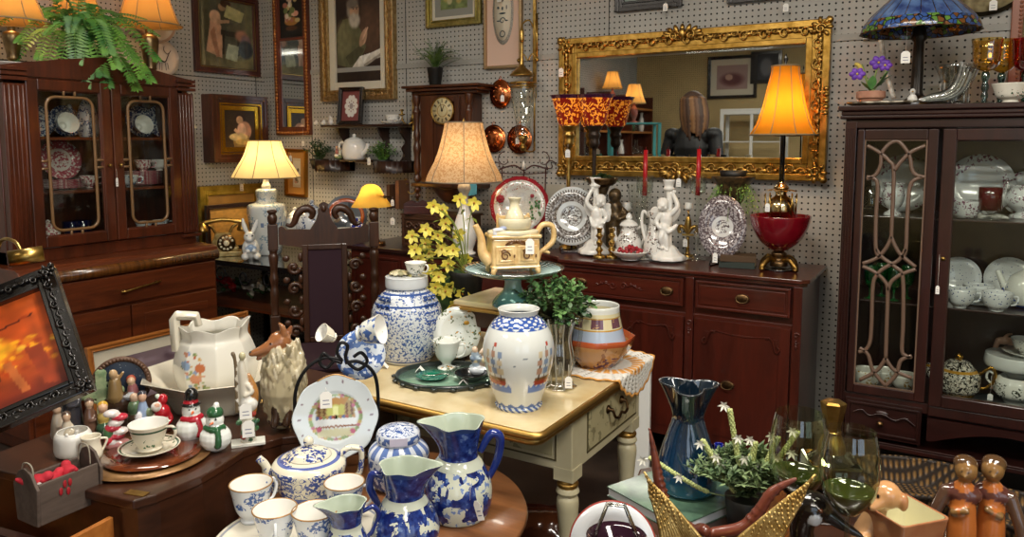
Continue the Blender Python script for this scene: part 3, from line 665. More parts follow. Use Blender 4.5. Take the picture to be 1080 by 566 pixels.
mb=MB();frame4(mb,-w/2,w/2,0,h,.05,-.03,0);frame4(mb,-w/2+.045,w/2-.045,.045,h-.045,.016,-.02,0);mb.box(-w/2+.05,w/2-.05,-.024,0,.70,.72);f=mb.build('frame',wood('tall_mirror_wood','4a1f10','7d3a1c','z',12),t,.002)
mb=MB()
for s in(-1,1):
 for i in range(46):mb.ball((s*(w/2-.02),-.03,.02+i*.0238),(.014,.010,.013),6)
for i in range(15):
 for z in(.018,h-.018):mb.ball((-w/2+.02+i*.0229,-.03,z),(.013,.010,.011),6)
mb.build('rope_moulding',metal('rubbed_gilt','b06f38',.4,'d9a266',60),f)
mb=MB();mb.box(-w/2+.06,w/2-.06,-.012,0,.06,.70);mb.build('mirror_glass',MIR,t)
canvas('flower_panel',w-.12,h-.06-.72,P,t,-.012,z0=.72,nx=50)
tagcard(Vector((-4.22,4.03,1.70)),0,.024,.036,.09,label='white price tag hanging below the tall narrow mirror')
P=Paint('33251e').ell(.75,.6,.35,.3,'5a4233',soft=.8).ell(.2,.8,.3,.2,'2a1d18',soft=.8)
P.poly([(.02,.22),(.02,.58),(.16,.74),(.34,.76),(.52,.64),(.62,.5),(.66,.40),(.5,.22),(.3,.17)],'5d5e44').ell(.2,.5,.18,.22,'747252',10,.6).poly([(.2,.3),(.5,.42),(.62,.38),(.5,.25),(.3,.2)],'4b4b35')
P.ell(.38,.84,.13,.13,'8d8478',soft=.4).ell(.42,.83,.1,.105,'b08c70').ell(.42,.72,.12,.09,'b8b0a2',soft=.4).ell(.38,.92,.13,.06,'6d655c',soft=.5).ell(.47,.85,.012,.008,'2a1a14').ell(.40,.855,.012,.008,'2a1a14').ell(.455,.815,.014,.03,'c69c80').line([(.36,.875),(.42,.875)],.006,'55463c').line([(.45,.87),(.5,.865)],.006,'55463c')
P.ell(.62,.52,.06,.1,'c19c80',-30).ell(.58,.5,.05,.1,'a88468',-30).line([(.6,.5),(.7,.62)],.012,'d3ae90').line([(.57,.49),(.66,.62)],.010,'b8937a').poly([(.3,.14),(.52,.30),(.76,.33),(1,.38),(1,.28),(.78,.24),(.56,.15)],'dcd8cc').poly([(.52,.3),(.76,.33),(.6,.22)],'f0ede4').poly([(.6,.2),(1,.33),(1,.30),(.62,.17)],'9d968a').ell(.2,.06,.5,.09,'241914',soft=.8).noise(.25,22,5)
LIN=mat('cream_liner','d6ceba',.7)
framed('portrait_painting','dark painting of a bearded old man praying over an open book, gilt frame',(-3.715,4.1,1.895),0,.68,.85,.075,[metal('carved_gilt','a88a58',.4,'cdb486',40),metal('carved_gilt_light','c9ae7c',.35)],P,orn=(.004,.034,5,False),liner=(.055,LIN),dep_=.05,nx=110)
P=Paint('a7a582').ell(.5,.6,.4,.3,'8e9c62',soft=.7).poly([(.0,0),(1,0),(1,.25),(.6,.32),(.3,.2),(0,.3)],'6f7d4a').noise(.5,12,9)
for i in range(14):P.ell(R.random(),R.uniform(.2,.8),.1,.1,['c2b98a','788a50','b0a25e'][i%3],soft=.5)
framed('landscape_picture','small green landscape in a grey mat and gilt frame above the fern',(-2.895,4.1,2.345),0,.43,.46,.045,[metal('olive_gilt','8f854c',.4,'b5a766',30)],P,mat_w=.045,mat_c=mat('silver_mat','8f9088',.6),liner=(.02,LIN))
t=thing('shadow_box_picture','tall pink framed picture with an oval of tiny ornaments beside the brass lantern','picture',(-2.52,4.1,2.058));w,h=.275,.60
mb=MB();frame4(mb,-w/2,w/2,0,h,.018,-.03,0);mb.build('frame',metal('pale_gilt','b59a76',.4),t,.003)
mb=MB();mb.box(-w/2+.016,w/2-.016,-.012,0,.016,h-.016);mb.build('pink_board',mat('pink_board','d9b9a6',.7),t)
def oval(rx,rz,z,y):mb=MB();mb.lathe([(0,0),(1,0),(1,.004),(0,.004)],40,ax='y');mb.v=[(v[0]*rx,y-v[1],z+v[2]*rz)for v in mb.v];return mb
oval(.075,.20,.345,-.012).build('oval_ring',mat('grey_lace_mat','b9b6ac',.8,c2='8d8a82',sc=150),t);o2=oval(.06,.175,.345,-.0165).build('oval_opening',LIN,t)
mb=MB()
for z in(.42,.29):scroll(mb,(0,-.022,z),.022,1.1,.003);mb.ball((-.03,-.022,z),(.012,.003,.004),8);mb.ball((.03,-.022,z),(.012,.003,.004),8)
mb.tube([(.018*cos(a*pi/8),-.022,.21+.018*sin(a*pi/8))for a in range(16)],.003,6,closed=True);mb.ball((-.03,-.022,.37),.008,8);mb.ball((0,-.022,.365),(.007,.003,.012),8);mb.ball((.03,-.022,.37),(.004,.003,.014),8);mb.ball((0,-.022,.335),(.024,.003,.006),8)
mb.build('ornament_set',mat('pewter_bits','4f5b60',.4,.5),t)
tagcard(Vector((-2.53,4.06,2.555)),0,.03,.045,.05,label='white price tag over the pink shadow box picture')
p0=wx(314,207);P=Paint('d9c7a8').poly([(.1,.1),(.9,.1),(.9,.9),(.1,.9)],'e2d6be')
for i in range(9):P.ell(R.uniform(.3,.7),R.uniform(.15,.6),.12,.06,['b4574a','d09a7a','7a6b4a'][i%3],soft=.5)
framed('botanical_print','small flower print in a wide orange mat and thin gold frame behind the lamp',(p0.x,4.1,p0.z),0,.225,.36,.02,[metal('thin_gold','b58438',.3)],P,mat_w=.05,mat_c=mat('orange_mat','b9843f',.7),tilt=2)
tagcard(Vector((p0.x-.02,4.06,p0.z+.33)),0,.03,.045,.02,label='white price tag on the small flower print')
def wallplate(cx,cy,rp,lab,deer,name='wall_plate'):
 p=ax(cx,cy,-4.68);u=U(p);t=thing(name,lab,'plate',p,pi/2)
 mb=MB();mb.lathe([(r,-z)for r,z in plate_prof(rp*u*1.12,.02)],48,ax='y',sx=1);o=mb.build('dish',cer('plate_blush','d9cdc0',[('p',rp*u*.98,rp*u*1.1,'dots',200,2,'c2a08c')]),t)
 if deer:
  mb=MB();s=u*1.0;mb.tube(crom([(-8*s,-.012,-6*s),(-4*s,-.012,-2*s),(2*s,-.012,-3*s),(5*s,-.012,2*s),(8*s,-.012,8*s)]),[.003,.006,.004,.003,.002],6)
  for a,b in((-5,-12),(-2,-12),(3,-12),(6,-11)):mb.tube([(a*s*.8,-.012,-4*s),(b and a*s,-.012,b*s)],.002,5)
  for a in(-1,1):mb.tube(crom([(5*s,-.012,5*s),((5+a*4)*s,-.012,9*s),((5+a*3)*s,-.012,14*s)]),.002,5)
  mb.build('stag_drawing',mat('sepia_ink','3f3029',.6),t)
wallplate(163,22,21,'plain white plate hung on the wall above the stag plate',False)
wallplate(171,62,16,'cream plate with a dark stag drawing hung right of the hutch lamp',True)
t=thing('gilt_mirror','large rectangular mirror in an ornate gilded carved frame above the sideboard','mirror',(-1.3625,4.1,1.405));w,h=1.50,.80;fw=.115
mb=MB();frame4(mb,-w/2,w/2,0,h,.035,-.05,0);frame4(mb,-w/2+.03,w/2-.03,.03,h-.03,.06,-.035,0);frame4(mb,-w/2+.085,w/2-.085,.085,h-.085,.03,-.045,0,);f=mb.build('frame',GOLD,t,.004)
mb=MB();ornate(mb,-w/2,w/2,0,h,.095,-.045,.0055,.05,3);
for z,s in((h+.0,1),(0,-1)):
 for k in range(9):a=pi*k/8;mb.ball((cos(a)*.09,-.05,z-s*.03+s*sin(a)*.035),(.028,.012,.014),8,rot=(0,-math.degrees(a)*s,0))
 scroll(mb,(-.045,-.055,z-s*.03),.03,1.3,.006,0);scroll(mb,(.045,-.055,z-s*.03),.03,1.3,.006,pi,dirn=-1);mb.ball((0,-.055,z-s*.02),(.02,.014,.03),10)
for x in(-w/2,w/2):
 for k in range(5):mb.ball((x*.985,-.045,h/2+(k-2)*.03),(.018,.012,.014),8)
mb.build('carving',metal('carved_gold','7a5626',.38,'cfa75a',50),f)
mb=MB();frame4(mb,-w/2+.095,w/2-.095,.095,h-.095,.012,-.04,-.02);mb.build('bead_slip',metal('pale_slip','cdb070',.35),f,.002)
mb=MB();mb.box(-w/2+.105,w/2-.105,-.02,-.004,.105,h-.105);g=mb.build('mirror_glass',MIR,t)
mb=MB();x0,x1,z0,z1,b=-w/2+.107,w/2-.107,.107,h-.107,.022
vv=[(x0,-.0205,z0),(x1,-.0205,z0),(x1,-.0205,z1),(x0,-.0205,z1),(x0+b,-.0212,z0+b),(x1-b,-.0212,z0+b),(x1-b,-.0212,z1-b),(x0+b,-.0212,z1-b)]
mb.add(vv,[(0,1,5,4),(1,2,6,5),(2,3,7,6),(3,0,4,7)],0,False);mb.build('bevel',MIR,g)
tagcard(wx(592,70,4.03),0,.03,.05,.01,label='cream price tag at the left edge of the gilt mirror')
for(xa,xb,yb,lab,tx)in((650,720,13,'black moulded picture frame above the gilt mirror, left one of two',702),(768,840,4,'black moulded picture frame above the gilt mirror, right one of two',829)):
 a,b=wx(xa,yb),wx(xb,yb-6);P=Paint('8f9a92').ell(.5,.5,.4,.4,'b9c0b4',soft=.6).noise(.4,9,4)
 framed('dark_frame',lab,((a.x+b.x)/2,4.1,(a.z+b.z)/2-.003),0,b.x-a.x,.42,.055,[mat('ebonised_frame','1d1412',.22,coat=.5),mat('black_slip','0f0c0b',.3)],P)
 q=wx(tx,2,4.04);tagcard(q,0,.026,.04,.008,label='white price tag on the bottom rail of the %s black frame'%('left' if xa<700 else 'right'))
p=wx(1035,0);t=thing('wall_platter','dark rimmed oval platter with a straw coloured scene, high on the right wall','plate',(p.x,4.09,p.z+.055),0)
mb=oval(.18,.13,0,-.004);mb.build('rim',mat('dark_rim','2a2418',.4),t);mb=oval(.16,.112,0,-.012);mb.build('scene',mat('straw_scene','b3a67e',.6,c2='6f6345',sc=26),t)
tagcard(wx(1048,0,4.04),0,.03,.045,.0,label='pale blue price tag on the oval wall platter')
a,b=wx(1060,120),wx(1100,120);t=thing('fretwork_mirror','reddish brown mirror with beaded edge and fretwork ears at the right edge','mirror',(a.x,4.1,1.76),0)
mb=MB();frame4(mb,0,.34,0,.60,.045,-.025,0)
f=mb.build('frame',wood('terracotta_wood','7d4630','a3664a','z',14),t,.003)
mb=MB()
for i in range(32):mb.ball((.035,-.027,.02+i*.018),.007,6)
mb.build('beading',wood('terracotta_wood','7d4630','a3664a','z',14),f)
mb=MB();ol=crom([(0,.50,0),(-.05,.52,0),(-.055,.54,0),(-.03,.55,0),(-.035,.575,0),(0,.60,0)]);mb.prism([(v.x,v.y)for v in ol]+[(0,.55)],-.018,-.004);mb.build('fretwork_ear',MC['terracotta_wood'],t,.002)
mb=MB();mb.box(.04,.3,-.01,0,.04,.56);mb.build('mirror_glass',MIR,t)
p=wx(912,37,4.06);q=wx(943,104,4.0)
t=thing('shelf_bracket','white painted metal bracket hooked in the wall rail behind the violet flowers','bracket',(0,0,0))
mb=MB();mb.box(p.x-.01,p.x+.03,4.07,4.1,2.095,2.13);mb.box(p.x+.033,p.x+.07,4.07,4.1,2.095,2.13);mb.tube(crom([(p.x+.05,4.07,2.125),(p.x+.075,4.02,2.12),(p.x+.08,3.98,2.07),(q.x-.03,4.0,1.9),(q.x,4.0,q.z)]),.011,8);mb.build('arm',mat('chipped_white_paint','f0ece2',.5,c2='b8aa96',sc=60),t)
CXX,CYY=-2.885,3.95;WC=wood('clock_walnut','2c1409','5f3217','z',11)
t=thing('wall_clock','walnut wall clock with turned side columns and cream dial','clock',(CXX,4.1,0))
mb=MB()
for a,z0,z1,d in((.30,1.945,1.962,.20),(.28,1.925,1.945,.18),(.255,1.905,1.925,.15)):mb.box(-a,a,-d,0,z0,z1)
mb.build('cornice',WC,t,.005)
mb=MB();mb.box(-.2,.2,-.13,0,1.34,1.905);mb.box(-.26,.26,-.16,0,1.31,1.335);mb.build('case',WC,t,.004)
mb=MB();frame4(mb,-.12,.12,1.345,1.89,.035,-.15,-.13);mb.box(-.085,.085,-.135,-.13,1.38,1.86);mb.build('door',WC,t,.003)
cp_=smooth_prof([(.018,1.34),(.026,1.36),(.016,1.39),(.024,1.42),(.02,1.5),(.026,1.56),(.018,1.6),(.024,1.64),(.018,1.7),(.024,1.78),(.026,1.8),(.016,1.83),(.024,1.86),(.028,1.905)],3)
for x in(-.225,.19):
 mb=MB();mb.lathe(cp_,16,(x,-.135,0));mb.lathe(smooth_prof([(0,1.22),(.012,1.235),(.02,1.25),(.01,1.265),(.024,1.285),(.02,1.31)],3),16,(x,-.135,0));mb.build('column',WC,t)
P=Paint('cdbf90');dial=oval(.085,.085,1.80,-.155);dl=dial.build('dial',mat('cream_dial','cbbd92',.35),t)
mb=MB();mb.tube([(.085*cos(a*pi/20),-.16,1.80+.085*sin(a*pi/20))for a in range(40)],.005,8,closed=True);mb.tube([(.038*cos(a*pi/20),-.16,1.80+.038*sin(a*pi/20))for a in range(40)],.0018,6,closed=True);mb.build('bezel',BRASS,dl)
mb=MB()
for k in range(12):
 a=k*pi/6;mb.at((.062*sin(a),-.161,1.80+.062*cos(a)),(0,math.degrees(a),0))
 for dx in((-.004,0,.004)if k%3 else(-.003,.003)):mb.box(dx-.0012,dx+.0012,0,.001,-.011,.011)
mb.at();mb.build('numerals',mat('black_ink','15120f',.5),dl)
mb=MB();mb.tube([(0,-.163,1.80),(.018,-.163,1.835)],[.003,.0015],6);mb.tube([(0,-.165,1.80),(-.014,-.165,1.855)],[.003,.0012],6);mb.lathe([(0,-.168),(.006,-.166),(.006,-.16)],12,(0,0,1.80),ax='y');mb.build('hands',MC['black_ink'],dl)
mb=MB();mb.cyl((0,-.14,1.68),(0,-.14,1.50),.003);mb.lathe([(0,-.006),(.03,-.004),(.03,.004),(0,.006)],24,(0,-.142,1.48),ax='y');mb.build('pendulum',BRASS,t)
mb=MB();pr=smooth_prof([(0,1.20),(.04,1.21),(.07,1.25),(.10,1.31)],3);mb.lathe(pr,20,(0,-.06,0),sx=1.6,sy=.6);mb.build('bracket_foot',WC,t)
SHX=-3.64
t=thing('wall_shelf','small dark wooden wall shelf with two levels and rounded ends','shelf',(SHX,4.1,0));SW_=wood('shelf_wood','1a0d08','351a10','x',12)
mb=MB();mb.box(-.32,.42,-.15,0,1.705,1.722);mb.build('upper_board',SW_,t,.004)
mb=MB()
for s0,s1 in((-.42,-.14),(.13,.42)):
 ol=[(s0,0)]+[((s0+s1)/2-(s1-s0)/2*cos(pi*k/12),-.06-.14*sin(pi*k/12))for k in range(13)]+[(s1,0)]
 mb.at();slab_v=[(x,y,1.40)for x,y in ol];n=len(ol)
 for z0,z1 in((1.395,1.41),):mb.add([(x,y,z0)for x,y in ol]+[(x,y,z1)for x,y in ol],[tuple(range(n)),tuple(range(n,2*n))[::-1]]+[(i,i+n,(i+1)%n+n,(i+1)%n)for i in range(n)],0,False)
 for i in range(n-1):
  (xa,ya),(xb,yb)=ol[i],ol[i+1];mb.add([(xa,ya,1.40),(xb,yb,1.40),(xb,yb,1.475),(xa,ya,1.475),(xa,ya+.008,1.40),(xb,yb+.008,1.40),(xb,yb+.008,1.475),(xa,ya+.008,1.475)],[(0,1,2,3),(7,6,5,4),(3,2,6,7)],0,True)
mb.box(-.15,.14,-.14,0,1.465,1.478);mb.build('lower_trays',SW_,t)
for x in(-.2,.17,.36):
 mb=MB();ol=[(0,1.475),(-.10,1.475),(-.07,1.52),(-.09,1.56),(-.05,1.60),(-.09,1.65),(-.12,1.70),(0,1.70)]
 c=crom([(a,b,0)for a,b in ol[1:-1]],4);o_=[(0,1.475)]+[(v.x,v.y)for v in c]+[(0,1.70)]
 mb.add([(x,a,b)for a,b in o_]+[(x+.014,a,b)for a,b in o_],[tuple(range(len(o_)))[::-1],tuple(range(len(o_),2*len(o_)))]+[(i,(i+1)%len(o_),(i+1)%len(o_)+len(o_),i+len(o_))for i in range(len(o_))],0,False);mb.build('scalloped_bracket',SW_,t)
for x in(-.1,.40):mb=MB();mb.prism([(x-.02,1.722),(x+.02,1.722),(x+.015,1.76),(x,1.775),(x-.015,1.76)],-.02,0);mb.build('back_lip',SW_,t)
P=Paint('7c3f3c')
for a in range(10):P.ell(.5+.26*cos(a*.628),.5+.26*sin(a*.628)*1.1,.1,.09,'dcd8d0')
P.ell(.5,.5,.22,.24,'dcd8d0').ell(.5,.5,.1,.1,'9a8f8c')
for a in range(8):P.ell(.5+.15*cos(a*.785),.5+.17*sin(a*.785),.025,.025,'7c3f3c')
p=wx(372,122,4.0);t=framed('doily_picture','small square frame with a white doily on red, propped on the wall shelf',(p.x-.02,4.0,1.722),radians(6),.20,.26,.025,[mat('ebonised_frame','1d1412',.22,coat=.5)],P,nx=70);t.rotation_euler=(radians(-8),0,radians(8))
def standing_cup(name,label,p,rz,r,h,m,foot_r=.4,saucer=None,flare=1,cat='cup',group=None,hside=1,rim=None,handle_m=None,inner=None):
 t=thing(name,label,cat,p,rz,group);z0=0
 if saucer:
  mb=MB();mb.lathe(plate_prof(saucer[0],saucer[0]*.2,.003),40);mb.build('saucer',saucer[1],t);z0=saucer[0]*.06+.003
 pr=smooth_prof([(r*foot_r,0),(r*foot_r*1.08,h*.06),(r*foot_r*.95,h*.12),(r*(.62+.1*(2-flare)),h*.32),(r*.86,h*.65),(r*.95,h*.88),(r,h)],3)
 mb=MB();mb.lathe(hollow(pr,max(.0018,r*.05)),36,(0,0,z0));mb.m=[1 if i>(len(pr)+1)*36 else 0 for i in range(len(mb.f))];b=mb.build('bowl',[m,inner or PORC],t)
 mb=MB();mb.tube(crom([(hside*r*.86,0,z0+h*.82),(hside*r*1.25,0,z0+h*.88),(hside*r*1.42,0,z0+h*.66),(hside*r*1.2,0,z0+h*.38),(hside*r*.78,0,z0+h*.34)]),[r*.06,r*.08,r*.09,r*.08,r*.06],8);mb.build('handle',handle_m or m,t)
 if rim:mb=MB();mb.tube([(r*.985*cos(a*pi/18),r*.985*sin(a*pi/18),z0+h)for a in range(36)],r*.035,6,closed=True);mb.build('rim',rim,t)
 return t
FLP=cer('small_flower_ware','e6e3dc',[('-',0,0,'spray',90,.58,'7a7684')])
standing_cup('teacup','flowered teacup and saucer on top of the wall shelf',Vector((-3.36,4.02,1.722)),0,.052,.055,FLP,saucer=(.085,FLP))
for i,(px,s,lb)in enumerate(((333,1,'white shell shaped trinket on the left end of the wall shelf'),(341,1.1,'white round trinket second from the left on the wall shelf'),(349,1.5,'taller white figurine beside the doily frame on the wall shelf'))):
 q=wx(px,131,4.0);b=Blob();b.ball((0,0,.014*s),(.02,.016,.014*s),'e6e3dc').ball((.006,0,.026*s),(.011,.011,.012*s),'dcd9d2')
 if i==2:b.ball((-.008,0,.03*s),(.008,.008,.018*s),'c9c9cc').ball((0,0,.05),(.008,.008,.01),'e6e3dc')
 b.build('trinket',.0025,loc=(q.x,4.0,1.722),label=lb,cat='figurine')
def teapot(name,label,p,rz,body,m,spout,handle,lid,knob,hr=.006,sr=(.01,.006),sx=1,sy=1,lm=None,cat='teapot',lobes=None,group=None,hm=None):
 t=thing(name,label,cat,p,rz,group)
 mb=MB();mb.lathe(body,40,sx=sx,sy=sy,lobes=lobes);mb.build('pot',m,t)
 mb=MB();mb.lathe(lid,36,sx=sx,sy=sy);l=mb.build('lid',lm or m,t);mb=MB();mb.lathe(knob,20);mb.build('knob',lm or m,l)
 if spout:mb=MB();mb.tube(crom(spout),list(sr),12);mb.build('spout',m,t)
 mb=MB();mb.tube(crom(handle),hr,10);mb.build('handle',hm or m,t);return t
q=wx(373,175,3.98);s=.0062
teapot('teapot','plain white lidded pot on the lower level of the wall shelf',Vector((q.x,3.99,1.478)),0,smooth_prof([(.06,0),(.075,.01),(.085,.05),(.082,.10),(.07,.125)],3),PORC,[(.07,0,.04),(.11,0,.07),(.125,0,.115)],[(-.075,0,.11),(-.125,0,.12),(-.14,0,.085),(-.11,0,.05),(-.08,0,.035)],smooth_prof([(.07,.125),(.06,.14),(.03,.155),(.012,.16)],3),[(.006,.158),(.014,.168),(.012,.178),(0,.182)],.008,(.022,.012))
def tuft(par,n,rad,h,leaf,m,seed=1,c=(0,0,0),fl=None,squash=1,name='foliage',ll=1.0,dens=6):
 rr=random.Random(seed);mb=MB();fb=MB()
 for i in range(n):
  a=rr.uniform(0,2*pi);e=rr.uniform(.1,1)**.7;tip=Vector((cos(a)*rad*e,sin(a)*rad*e*squash,h*(1-.55*e*e)*rr.uniform(.75,1.1)));st=Vector((cos(a)*rad*.15,sin(a)*rad*.15,0));mid=(st+tip)/2+Vector((0,0,h*.12));C=Vector(c)
  pts=crom([C+st,C+mid,C+tip],4);mb.tube(pts,[.0012,.0008],4)
  for j in range(dens):
   q=pts[min(len(pts)-1,int((j+1.5)/dens*len(pts)*.98))];d=Vector((rr.uniform(-1,1),rr.uniform(-1,1),rr.uniform(-.3,.9)))
   mb.leaf(q,d,leaf*ll*rr.uniform(.7,1.2),leaf*.28,.2,n=3)
  if fl and rr.random()<fl[0]:
   for k in range(4):a2=k*pi/2+rr.random();fb.leaf(C+tip,(cos(a2),sin(a2),.5),fl[1],fl[1]*.35,.1,n=2)
 o=mb.build(name,m,par)
 if fl:fb.build('blossoms',fl[2],par)
 return o
GR1=mat('leaf_green','35602a',.5,c2='6f9a3c',sc=25);GR2=mat('dark_leaf_green','1e3a1c',.5,c2='3d5f2a',sc=30);GR3=mat('olive_leaf','4c5f2a',.5,c2='8a9a4c',sc=30);WHF=mat('white_petal','e6e4d6',.6)
for px,lb,hh,m_,fl in((337,'small dark green bushy plant in the left tray of the wall shelf',.15,GR2,None),(404,'bushy plant with tiny white flowers in the right tray of the wall shelf',.13,GR1,(.9,.012,WHF))):
 q=wx(px,180,3.99);t=thing('potted_plant',lb,'plant',(q.x,3.99,1.41));mb=MB();mb.lathe(hollow([(.05,0),(.07,.07)],.005),24);mb.build('pot',mat('black_pot','151412',.5),t);tuft(t,70,.11,hh,.022,m_,int(px),(0,0,.06),fl)
q=wx(358,172,3.96);b=Blob();b.ball((0,0,.02),(.035,.03,.02),'6f7d5a').ball((-.012,0,.05),(.013,.012,.03),'a86a5c').ball((-.012,0,.088),.011,'c9a183').ball((.018,0,.045),(.013,.012,.026),'b9b6a0').ball((.018,0,.078),.010,'d8c0a4').ball((.0,-.02,.03),(.02,.01,.012),'e2ddd0')
b.build('couple_figurine',.0028,loc=(q.x,3.95,1.478),label='tiny painted couple figurine beside the white pot on the wall shelf',cat='figurine')
q=wx(389,152,3.94);tagcard(q,0,.028,.05,.09,label='white price tag hanging from the right tray of the wall shelf')
q=wx(457,88,3.98);t=thing('potted_fern','spiky green fern in a black pot on top of the wall clock','plant',(q.x,4.0,1.962))
mb=MB();mb.lathe(hollow([(.033,0),(.038,.01),(.052,.11),(.055,.115)],.004),24);mb.build('pot',MC['black_pot'],t)
rr=random.Random(4);mb=MB()
for i in range(70):
 a=rr.uniform(0,2*pi);e=rr.uniform(.2,1);L=rr.uniform(.10,.22);tip=Vector((cos(a)*e*.2,sin(a)*e*.11,.12+L*(1-.6*e)));pts=crom([(0,0,.1),Vector((tip.x*.4,tip.y*.4,.1+L*.6)),tip],6)
 mb.tube(pts,[.0014,.0006],4);sd=Vector((-sin(a),cos(a),0))
 for j in range(2,len(pts)):
  for s in(-1,1):mb.leaf(pts[j],(pts[j]-pts[j-1]).normalized()*.8+sd*s,.018,.0035,.1,n=2)
mb.leaf((0,0,.1),(-.75,-.2,.8),.28,.006,-.1);mb.leaf((0,0,.1),(.95,-.2,.32),.26,.005,.1);mb.build('fronds',mat('fern_green','3c5c2c',.5,c2='7d9c4c',sc=30),t)
def sconce(px,py,lab,sgn=-1,z=None):
 p=wx(px,py,4.05);t=thing('candle_sconce',lab,'sconce',p)
 mb=MB();mb.lathe(smooth_prof([(.0,-.11),(.012,-.1),(.006,-.06),(.016,-.02),(.010,.02),(.007,.08),(.012,.1),(0,.12)],3),16,(0,0,0));mb.build('backplate',BRASS,t)
 mb=MB();mb.tube(crom([(0,-.01,-.04),(sgn*.03,-.03,-.06),(sgn*.06,-.04,-.03),(sgn*.065,-.04,.0)]),.004,8);mb.build('arm',BRASS,t)
 mb=MB();mb.lathe(smooth_prof([(.004,0),(.02,.005),(.022,.012),(.008,.015),(.010,.04),(.013,.042)],3),16,(sgn*.065,-.04,0));mb.build('candle_cup',BRASS,t)
sconce(436,122,'brass candle sconce high on the wall left of the clock');sconce(440,195,'brass candle sconce lower on the wall left of the clock')
tagcard(wx(437,135,4.0),0,.03,.05,.02,label='white price tag hanging from the upper brass sconce')
def mould(px,py,rp,lab,ov=1):
 p=wx(px,py,4.08);u=U(p);r=rp*u*1.08;t=thing('copper_mould',lab,'mould',p)
 mb=MB();mb.lathe([(0,-r*.34),(r*.35,-r*.32),(r*.62,-r*.25),(r*.8,-r*.1),(r*.86,-.004),(r,-.004),(r,0),(0,0)],40,ax='y',sx=1/ov);mb.build('dome',COPPER,t)
 mb=MB()
 for k in range(9):a=k*2*pi/9;mb.ball((cos(a)*r*.5/ov,-r*.27,sin(a)*r*.5),(r*.1,r*.05,r*.1),8)
 mb.tube(crom([(-.012,-.003,r),(0,-.003,r+.02),(.012,-.003,r)]),.002,6);mb.build('embossing',metal('copper','b05a30',.22),t)
mould(528,99,14,'oval copper mould hanging highest of the three',1.15);mould(521,146,13.5,'round copper mould half hidden behind the fabric lampshade');mould(548,147,14,'round copper mould hanging behind the glass hurricane lantern')
tagcard(wx(530,95,4.02),0,.026,.04,.03,label='white price tag on the oval copper mould');tagcard(wx(546,143,4.02),0,.026,.04,.01,label='white price tag on the right round copper mould')
p=wx(554,85,4.0);u=U(p);t=thing('hurricane_lantern','brass wall lantern with smoke bell and clear glass hurricane shade','lantern',p)
mb=MB();mb.box(.012,.03,.07,.085,-.10,.60);mb.tube(crom([(.02,.08,.30),(.0,.05,.36),(-.03,.02,.34),(-.03,0,.28)]),.005);mb.tube(crom([(.02,.08,-.36),(.03,.05,-.42),(.0,.01,-.42),(-.01,0,-.40)]),.005);mb.tube([(.02,.078,-.42),(.02,.078,.1)],.006)
for s in(-1,1):mb.tube(crom([(0,.03,.12),(s*.03,.03,.16),(s*.06,.03,.13),(s*.05,.03,.10)]),.004);mb.ball((s*.062,.03,.125),.013,8)
mb.tube([(.045,.06,.13),(.045,.06,.40)],[.008,.012,.006]);mb.build('wall_arm',BRASS,t)
mb=MB();mb.lathe(smooth_prof([(.075,.03),(.06,.05),(.03,.075),(.012,.10),(.010,.22),(.014,.24),(.012,.30),(0,.31)],3),28,(-.025,0,0));mb.tube(crom([(.04,0,.03),(.035,0,.0)]),.002);mb.build('smoke_bell',BRASS,t)
mb=MB();mb.tube([(.082*cos(a*pi/16)-.015,.082*sin(a*pi/16),-.015)for a in range(32)],.006,8,closed=True);mb.tube([(.08*cos(a*pi/16)-.015,.08*sin(a*pi/16),-.035)for a in range(32)],.004,8,closed=True);mb.build('rim_band',BRASS,t)
mb=MB();mb.lathe(smooth_prof([(.018,-.36),(.04,-.345),(.052,-.31),(.045,-.27),(.05,-.22),(.068,-.14),(.078,-.06),(.08,-.015)],4),36,(-.015,0,0),caps=False);mb.build('glass_chimney',thin('clear_glass',(.98,.99,.98),.22),t)
mb=MB();mb.lathe(smooth_prof([(.01,-.42),(.022,-.40),(.012,-.38),(.026,-.355),(.026,-.33),(0,-.325)],3),20,(-.015,0,0));mb.build('burner',BRASS,t)
def torch(px,py,lab,s):
 p=wx(px,133,3.93);t=thing('torch_lamp',lab,'lamp',p)
 m=NT('etched_ruby_'+s);m.set(.15,0,.5);n1=m.math('GREATER_THAN',m.noise(34,2,None,1.6),.54);sx=m.new('ShaderNodeSeparateXYZ');tc=m.new('ShaderNodeTexCoord');m.L(tc.outputs['Object'],sx.inputs[0])
 c=m.mix(n1,'6b1409','e58a2a');c=m.mix(m.math('GREATER_THAN',sx.outputs[2],.155),c,'2b0a1c');m.base(c);m.b.inputs['Emission Strength'].default_value=.7;m.L(c,m.b.inputs['Emission Color'])
 mb=MB();pr=smooth_prof([(.045,0),(.062,.02),(.072,.06),(.085,.11),(.10,.155),(.112,.175)],4);mb.lathe(pr+[(r-.004,z)for r,z in pr[::-1]],36,caps=False);g=mb.build('glass_shade',m.m,t)
 mb=MB();mb.lathe(smooth_prof([(.012,-.55),(.012,-.14),(.02,-.12),(.03,-.1),(.028,-.07),(.036,-.05),(.03,-.03),(.045,-.005),(.045,.004),(0,.004)],3),24);mb.build('stem',BRASS if s=='a' else mat('dark_stem','33271f',.4,.5),t)
 zb=.982-p.z;mb=MB();mb.lathe([(0,zb),(.055,zb),(.05,zb+.015),(.02,zb+.03),(.012,zb+.08),(.012,-.5)],24);mb.build('base',BRASS if s=='a' else MC['dark_stem'],t)
torch(600,133,'torch lamp with ruby and amber glass bowl on a brass stem','a');torch(627,133,'torch lamp with ruby and amber glass bowl on a dark stem','b')
for o in[o for o in bpy.data.objects if o.name.startswith('torch_lamp')]:bulb(o.location+Vector((0,0,.07)),1.2,(1,.5,.2),.02)
